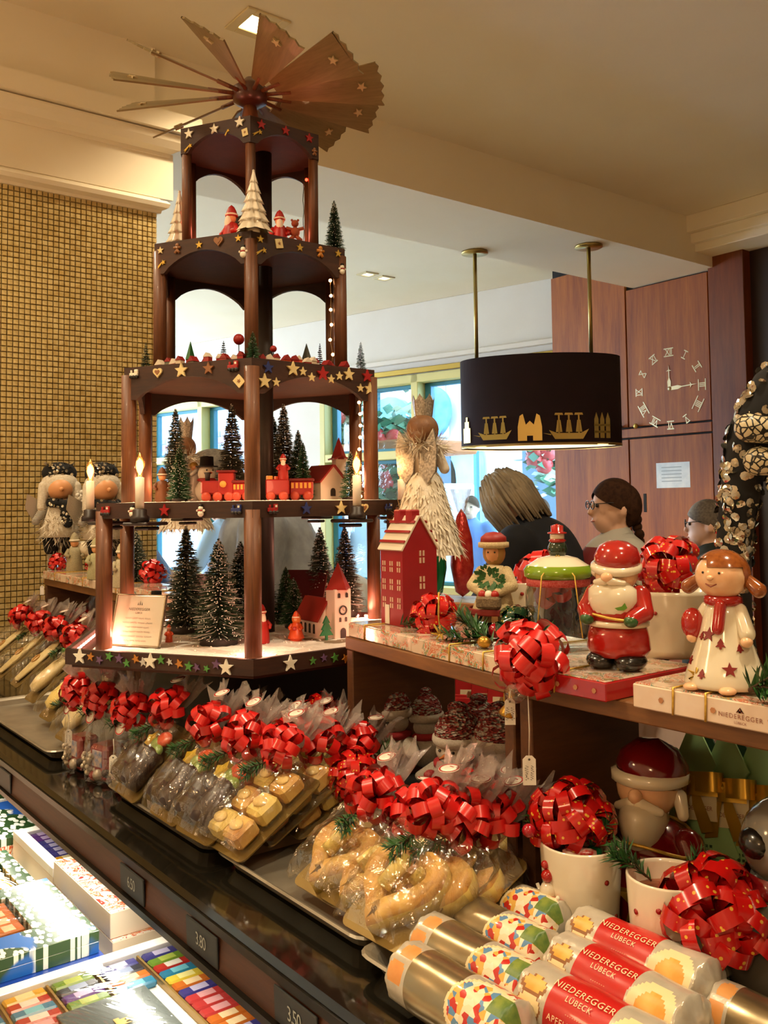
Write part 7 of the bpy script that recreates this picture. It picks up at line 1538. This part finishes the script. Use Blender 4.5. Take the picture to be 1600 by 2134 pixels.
def hair_braid(o, HM, m_):
    b = MB(); cap(b, HM, front=.05, back=1.1); b.M = HM; b.ball((0, .05, .13), (.078, .07, .095), 18, 12)
    for k in range(9): b.ball((.006 * (-1) ** k, .095 + .004 * k, .07 - .032 * k), (.024 - .0012 * k, .022, .024), 10, 8)
    b.build('hair', m_, o)
NAVYC = mat('navy_coat', '070a12', .9, c2='0b0f1a', ns=20); GREYC = mat('grey_coat', '8a929c', .9, c2='9aa2ac', ns=30); DKT = mat('dark_trousers', '14161c', .9); BLUEC = mat('blue_jacket', '123058', .6, c2='183c6a', ns=8)
BLOND = mat('grey_blond_hair', '94856c', .7, c2='766a58', ns=14, bump=.3, bs=60); BROWNH = mat('brown_hair', '2a170c', .8, c2='3c2414', ns=60, bump=.5, bs=150, spec=.15); GREYH = mat('short_grey_hair', '4a4036', .7, c2='645a4c', ns=90)
def hd_(p): return math.atan2(p[1], p[0])
LEFT = math.atan2(-RT.y, -RT.x) + math.pi / 2      # heading that faces the left of the picture
q = at(1226, 1300, 3.7); person('person in dark navy coat with grey blond bob, bending forward', q, LEFT - .55, 1.80, NAVYC, DKT, BLOND, .46, ((.18, -.55, 1.0), (.18, -.55, 1.0)), 0, hairfn=hair_bob, nod=.15)
def vest(o, Lm, HM):
    b = MB(); capsule(b, Lm @ Vector((0, 0, .95)), Lm @ Vector((0, 0, 1.34)), .180, .178); capsule(b, Lm @ Vector((-.09, 0, 1.39)), Lm @ Vector((.09, 0, 1.39)), .094, .094); remesh(b.build('red_vest', mat('red_vest', '6a1418', .8), o), .014, 5)
    b = MB(HM); b.lathe([(.066, -.045), (.075, -.02), (.070, .012)], 20, 0, (0, .006, 0), (0, -.2, 1), True, False); b.build('shirt_collar', mat('shirt_grey', 'a8a49a', .8), o)
q = at(1292, 1300, 3.75); person('person with dark braid and glasses in red vest and grey shirt', q, LEFT + .08, 1.67, mat('shirt_grey', 'a8a49a', .8), DKT, BROWNH, .02, hairfn=hair_braid, glasses=True, extra=vest)
q = at(1500, 1300, 4.1); person('person with short grey hair and glasses in dark green jacket', q, LEFT - .35, 1.58, mat('green_jacket', '1a201a', .9), DKT, GREYH, .06, glasses=True)
q = at(668, 1300, 3.4); person('person in pale grey coat stooping beyond the pyramid', q, LEFT + .2, 1.90, GREYC, DKT, GREYH, .42, ((.2, -.4, .9), (.2, -.4, .9)), nod=.5)
q = at(362, 1300, 5.2); person('person in blue jacket stooping near the gold wall', q, LEFT + .6, 1.72, BLUEC, DKT, BROWNH, .6, ((.2, -.5, .8), (.2, -.5, .8)), nod=.4)
q = at(858, 1300, 4.4); person('person in white coat bending behind the feathered doll stick', q, LEFT + .4, 1.66, mat('white_coat', 'c4c8c8', .9), DKT, GREYH, .95, ((.2, -.5, .75), (.2, -.5, .75)), nod=.5)
for px, d, h, lb, m_ in ((985, 8.5, 1.65, 'person in blue winter jacket walking past the large window', mat('jacket_blue_out', '4a78b8', .7)), (462, 7.6, 1.68, 'person in pale jacket passing the left window', mat('jacket_pale_out', '9ab4cc', .7)), (1128, 8.2, 1.62, 'person in white jacket beyond the bent customer', mat('jacket_white_out', 'd0d8dc', .7)), (716, 9.3, 1.66, 'person in violet jacket outside behind the brush trees', mat('jacket_violet_out', '5a64a0', .7))):
    q = at(px, 1300, d); person(lb, q, LEFT + rnd(-.4, 1.2), h, m_, DKT, BROWNH)
# ------------------------------------------------------------------ dolls
FEA = mat('white_feather', 'dcd4c4', .9, c2='cbbfa8', ns=60, bump=1.0, bs=90); GLI = mat('silver_glitter', '8c8478', .3, .6, c2='c4bcae', ns=260); SEQ = mat('sequin_silver', 'c8c4b8', .12, .95); VBK = mat('black_cloth', '0a0a0c', .9)
def fuzz(par, c, r, n, ln, m_, seed=1, name='fur', down=.3):
    b = MB(); q = random.Random(seed)
    for k in range(n):
        d = Vector((q.gauss(0, 1), q.gauss(0, 1), q.gauss(0, 1))).normalized(); s_ = Vector((c[0] + r[0] * d.x, c[1] + r[1] * d.y, c[2] + r[2] * d.z)); e = (d + Vector((q.gauss(0, .4), q.gauss(0, .4), q.gauss(0, .4) - down))).normalized() * ln * q.uniform(.5, 1.2); w = d.cross(Vector((q.random(), q.random(), 1))).normalized() * ln * .05
        b.add([s_ - w, s_ + w, s_ + e * .6 + w * .6, s_ + e], [(0, 1, 2, 3)])
    return b.build(name, m_, par, 'stuff')
def sequins(par, pts_r, n, size, seed=2):
    b = MB(); q = random.Random(seed)
    for k in range(n):
        i = q.randrange(len(pts_r) - 1); t_ = q.random(); (p0, r0_), (p1, r1_) = pts_r[i], pts_r[i + 1]; c = Vector(p0).lerp(Vector(p1), t_); ax_ = (Vector(p1) - Vector(p0)).normalized(); x, y, z = basis(ax_); a = q.uniform(0, 6.28); d = x * math.cos(a) + y * math.sin(a); nn = (d + Vector((q.gauss(0, .45), q.gauss(0, .45), q.gauss(0, .45)))).normalized(); b.lathe([(size, 0), (size * .3, size * .12), (0, size * .1)], 8, 0, c + d * (r0_ + (r1_ - r0_) * t_ + size * .1), nn, False, False)
    return b.build('sequins', SEQ, par, 'stuff')
# white feather angel on a stick, seen from behind
def feather_doll(label, px, py, d, rz, yc, ys, yw, yt, k=1.0):
    p = at(px, py, d); p.z = ZS + .0005; o = thing('feather_doll', label, 'doll', p, face(p, rz), 'feather dolls on sticks'); zt_ = lambda y_: zpix(p.x, p.y, y_) - p.z
    MB().tube([(0, 0, 0), (0, 0, zt_(ys) + .02)], .007, 10).build('stick', mat('stick_wood', 'a08a70', .7), o); MB().lathe([(.032, 0), (.032, .012), (.028, .014)], 20).build('stick_foot', mat('stick_wood'), o); fuzz(o, (0, 0, .02), (.03, .03, .02), 220, .035, FEA, 3, 'feather_base', -.2)
    z0, z1, z2 = zt_(ys), zt_(yw), zt_(yt)
    MB().lathe([(.068, z0), (.064, z0 + .01), (.030, z1 - .01), (.022, z1)], 26, 0, (0, 0, 0), None, True, False).build('skirt', FEA, o); b = MB(); q = random.Random(8)
    for k in range(1500):
        a = q.uniform(0, 6.28); t_ = q.random(); r_ = .068 + (.024 - .068) * t_; c = Vector((r_ * math.cos(a), r_ * math.sin(a), z0 + (z1 - z0) * t_)); e = Vector((math.cos(a) * .5 + q.gauss(0, .3), math.sin(a) * .5 + q.gauss(0, .3), -.9)).normalized() * q.uniform(.008, .02); w = Vector((-math.sin(a), math.cos(a), 0)) * .0018; b.add([c - w, c + w, c + e * .6 + w, c + e, c + e * .6 - w], [(0, 1, 2, 3, 4)])
    b.build('skirt_feathers', FEA, o, 'stuff'); MB().lathe([(.022, z1 - .004), (.026, (z1 + z2) / 2), (.022, z2 - .012), (.012, z2)], 18).build('bodice', mat('doll_velvet', 'c0ae94', .9), o)
    fuzz(o, (0, 0, z2 - .012), (.034, .034, .012), 500, .028, FEA, 5, 'feather_collar', .1); MB().ball((0, 0, z2 + .012), (.026, .026, .026), 18, 12).build('head', SKIN, o); b = MB(); b.ball((0, .004, z2 + .016), (.029, .029, .028), 18, 12); b.ball((0, .024, z2 + .004), (.014, .012, .013), 12, 9); b.build('hair', mat('doll_hair', '6a4426', .55, c2='7c5430', ns=80, bump=.5, bs=200), o)
    b = MB(); n = 7; hcr = zt_(yc) - (z2 + .036); A = [Vector((.015 * math.cos(2 * math.pi * i / 28), .015 * math.sin(2 * math.pi * i / 28), z2 + .034)) for i in range(29)]; B = [Vector((.020 * math.cos(2 * math.pi * i / 28), .020 * math.sin(2 * math.pi * i / 28), z2 + .036 + hcr * (1 if i % 4 == 0 else .72 + .1 * (i % 2)))) for i in range(29)]; b.strip(A, B, 0, False); b.build('crown', GLI, o)
    for s in (-1, 1): MB().prism([(s * x, y) for x, y in ((.004, .0), (.035, .045), (.042, .01), (.038, -.03), (.022, -.05), (.006, -.03))][::s], .004, 0, frame((0, .028, z1 + .03), (1, 0, 0), (0, 0, 1))).build('wing', GLI, o); b = MB(); capsule(b, (s * .024, 0, z2 - .02), (s * .034, -.012, z1 + .006), .010, .009); b.build('arm', FEA, o)
    fuzz(o, (.055, -.03, z0 + .05), (.012, .012, .012), 60, .05, mat('straw', 'a88c60', .8), 9, 'straw_hair', 0)
feather_doll('white feathered angel doll with silver crown on a wooden stick', 888, 1238, 1.60, 2.6, 822, 1155, 985, 915); feather_doll('second feathered angel doll half hidden behind the pyramid', 388, 1220, 2.28, 2.2, 868, 1102, 1000, 945)
def egg(label, p, m_, h, r): o = thing('foil_sweet', label, 'wrapped sweet', p, 0, 'wrapped sweets by the feather doll'); MB().lathe([(0, 0), (r * .6, h * .06), (r, h * .35), (r * .9, h * .65), (r * .4, h * .92), (0, h)], 18).build('foil', m_, o); MB().lathe([(r * .3, h * .96), (r * .9, h * 1.22)], 14, 0, (0, 0, 0), None, False, False).build('twist', CELP, o); return o
cr = thing('wood_crate', 'light wooden crate behind the feather doll', 'crate', at(950, 1240, 2.12)); cr.location.z = ZT - .06; cr.rotation_euler = (0, 0, .3); cp = cr.location
for a_, b_, c_, d_ in ((0, -.07, .26, .012), (0, .07, .26, .012), (-.124, 0, .012, .13), (.124, 0, .012, .13)): MB().box((a_, b_, .16), (c_, d_, .32), 0, .002).build('board', wood('crate_wood', '8a5c38', 'a0703f', 'b4824c', (1, 1, 6), .5, .1), cr)
MB().box((0, 0, .315), (.236, .128, .01), 0, .001).build('tray_top', mat('crate_tray', '9aa4ac', .4), cr)
e1 = cp + Vector((0, 0, .321)); egg('green foil wrapped sweet next to the feather doll', e1 + Vector((-.03, -.035, 0)), mat('green_foil', '0e6a3c', .18, .5, c2='147a44', ns=90, bump=.8, bs=140), zpix(e1.x, e1.y, 1066) - e1.z, .026); egg('red foil wrapped sweet behind the green one', e1 + Vector((-.01, .03, 0)), mat('red_foil_s', 'a01c1c', .2, .4, c2='b43c2c', ns=70, bump=.8, bs=140), zpix(e1.x, e1.y, 1060) - e1.z, .028)
# sequined limb of a doll at the right edge
p = at(1530, 1330, 1.02); p.z = zf - .0005; o = thing('sequin_doll', 'black sequined doll leaning at the right edge', 'doll', p, 0); path = [(1535, 1340, .018), (1528, 1140, .019), (1545, 1000, .022), (1572, 900, .028), (1620, 820, .032), (1680, 780, .034)]
dd = dep(p); pts = [(at(x, y, dd) - p, r) for x, y, r in path]; pts[0] = (Vector((0, 0, 0)), .018); MB().tube([a for a, r in pts], [r for a, r in pts], 16).build('limb', VBK, o); sequins(o, pts, 520, .0052)
SNK = mat('snake_print', 'c0b494', .4); t = NT('snake_print_b'); co = t.coord(); v = t.vor(co, 130, 'DISTANCE_TO_EDGE'); t.set(Base_Color=t.ramp(v.outputs['Distance'], [(.04, '0c0a08'), (.09, 'c8bc9c')], 'CONSTANT'), Roughness=.35); SNK = t.m
b = MB(); c = at(1592, 915, dd - .03) - p; [capsule(b, c + Vector((0, 0, -.0)) + RT * a0 + UP * u0, c + RT * a1 + UP * u1, r_, r_ * .8) for a0, u0, a1, u1, r_ in ((-.016, .012, .03, .006, .016), (-.006, -.024, .03, -.026, .016), (.012, -.05, .02, -.07, .010))]; b.build('snake_print_shoes', SNK, o)
# striped legged dolls on the far shelf
STR_ = NT('striped_sock'); co = STR_.coord(); wv = STR_.new('ShaderNodeTexWave', bands_direction='Z'); wv.inputs['Scale'].default_value = 26; STR_.link(co, wv.inputs[0]); STR_.set(Base_Color=STR_.ramp(wv.outputs[1], [(.5, '111114'), (.52, 'd8d0c0')], 'CONSTANT'), Roughness=.9)
zl = ZS + .0005
def winter_doll(label, px, py0, d, rz, ytop):
    p = at(px, py0, d); p.z = zl; h = htpx(p, ytop); o = thing('winter_doll', label, 'doll', p, face(p, rz), 0 and '' or 'striped legged dolls on the far shelf')
    for s in (-1, 1): b = MB(); capsule(b, (s * .07, 0, .05), (s * .07, 0, .24), .030, .034); b.build('striped_leg', STR_.m, o); b = MB(); capsule(b, (s * .07, 0, .24), (s * .07, 0, .36), .06, .08); b.build('trouser_leg', VBK, o); MB().ball((s * .07, -.03, .025), (.04, .06, .025), 10, 7).build('shoe', VBK, o)
    MB().lathe([(.17, .34), (.16, .42), (.11, .58), (.09, .64), (0, .66)], 18).build('fur_coat', FEA, o); fuzz(o, (0, 0, .42), (.16, .14, .14), 500, .11, FEA, 3, 'fur')
    MB().ball((0, -.02, .76), (.11, .10, .10), 16, 11).build('head', SKIN, o); MB().ball((0, -.125, .755), .02, 8, 6).build('nose', SKIN, o); b = MB(); b.ball((0, .03, .79), (.16, .12, .13), 16, 11); [capsule(b, (s * .13, 0, .78), (s * .15, -.02, .60), .05, .04) for s in (-1, 1)]; b.build('fur_hood', FEA, o); b = MB(); b.ball((0, .05, .90), (.15, .10, .10), 14, 9); b.build('sequin_hat', VBK, o); sequins(o, [((-.12, .04, .90), .09), ((.12, .04, .90), .09)], 110, .014)
    b = MB(); b.tube([(-.10, -.06, .64), (0, -.13, .63), (.10, -.06, .64)], .04, 10); capsule(b, (.03, -.14, .62), (.05, -.16, .46), .045, .04); b.build('sequin_scarf', VBK, o); sequins(o, [((-.10, -.06, .64), .04), ((0, -.13, .63), .04), ((.10, -.06, .64), .04)], 60, .013); sequins(o, [((.03, -.14, .62), .045), ((.05, -.16, .46), .04)], 50, .013, 4)
    for s in (-1, 1): b = MB(); capsule(b, (s * .12, 0, .60), (s * .20, -.05, .48), .04, .035); b.build('striped_sleeve', STR_.m, o); MB().prism([(s * x, y) for x, y in ((.05, 0), (.26, .12), (.28, 0), (.2, -.14), (.06, -.1))][::s], .02, 0, frame((0, .12, .60), (1, 0, 0), (0, 0, 1))).build('wing', GLI, o)
    for k in range(14): a = k * 2.4; MB().ball((.17 + .055 * math.cos(a) * (k / 14) ** .5, -.17, .68 + .075 * math.sin(a) * (k / 14) ** .5), .019, 8, 6).build('white_berry', mat('berry_white', 'dcd8cc', .4), o)
    o.scale = (h,) * 3; bow(o, (.18, -.18, .50), .07, (0, -1, 0), WRIB, 16); return o
winter_doll('white hooded doll with striped socks nearest the gold wall', 124, 1190, 2.86, .1, 962); winter_doll('second hooded doll with striped socks beside the candle', 216, 1190, 2.70, .35, 962)
x3 = (LC - LA).normalized()
for i in range(4): A_ = LA + x3 * (.01 + i * .262) + Vector((0, -.006, 0)); flat_box('pale printed box on the far shelf, %s from the wall' % ('first', 'second', 'third', 'fourth')[i], A_, .25, .10, .022, ZS, math.atan2(x3.y, x3.x), cord=(.5,))
zq = ZS + .0238
def far(px, py): r_ = onz(px, py, zq); return r_
for i, (px, lb, m_) in enumerate(((155, 'resin winter child with rust cap on the far shelf', mat('resin_a', '8c8468', .7, c2='a89c78', ns=60)), (200, 'resin child in green beside the candle on the far shelf', mat('resin_b', '94946c', .7, c2='b0a880', ns=60)), (254, 'resin child in pale clothes behind the left pyramid post', mat('resin_c', 'a0987c', .7, c2='b8b090', ns=60)))):
    p = far(px, 1192 + i * 16); p = onz(px, 1190 + i * 17, zq); p.y = min(p.y, .96); santa_small(lb, p, htpx(p, 1108 + i * 10), face(p, .2), m_, False, name='resin_figurine')['group'] = 'figurines on the far shelf'; 
for i, (px, py, r_, lb) in enumerate(((120, 1172, .030, 'red bow at the wall end of the far shelf'), (318, 1195, .034, 'red bow seen through the left side of the pyramid'), (240, 1176, .026, 'red bow half hidden behind the left pyramid post'))): q = onz(px, py, zq + .022); q.y = min(q.y, .95); loose_bow(lb, q, r_, tv(q) + Vector((0, 0, .4)), RIB, 24)
p = onz(246, 1185, zq); o = thing('white_deer', 'white ceramic deer with raised head behind the pyramid post', 'figurine', Vector((p.x, min(p.y, .97), zq)), .6); b = MB(); capsule(b, (-.02, 0, .05), (.02, 0, .055), .020, .018); capsule(b, (.02, 0, .06), (.03, 0, .10), .011, .010); capsule(b, (.03, 0, .105), (.048, 0, .100), .011, .007); [capsule(b, (x, y, .045), (x, y, .004), .007, .005) for x in (-.025, .022) for y in (-.010, .010)]; [capsule(b, (.028, s * .006, .11), (.02, s * .014, .125), .004, .003) for s in (-1, 1)]; b.build('body', GW, o); o.scale = (1.25,) * 3
price_label('white price label hanging from the far shelf', Vector((LA.x + .02, LA.y - .012, ZS + .010)), '', math.atan2(RT.y, RT.x), .028, .012, .032)
for i, (px, py, lb) in enumerate(((160, 1375, 'white price label tied to the first sweet bag'), (262, 1520, 'white price label tied to the second sweet bag'))): q = onz((143, 236)[i], (1490, 1540)[i], ZT + .10); price_label(lb, q, '7.20', math.atan2(RT.y, RT.x), .030, .013, .028)
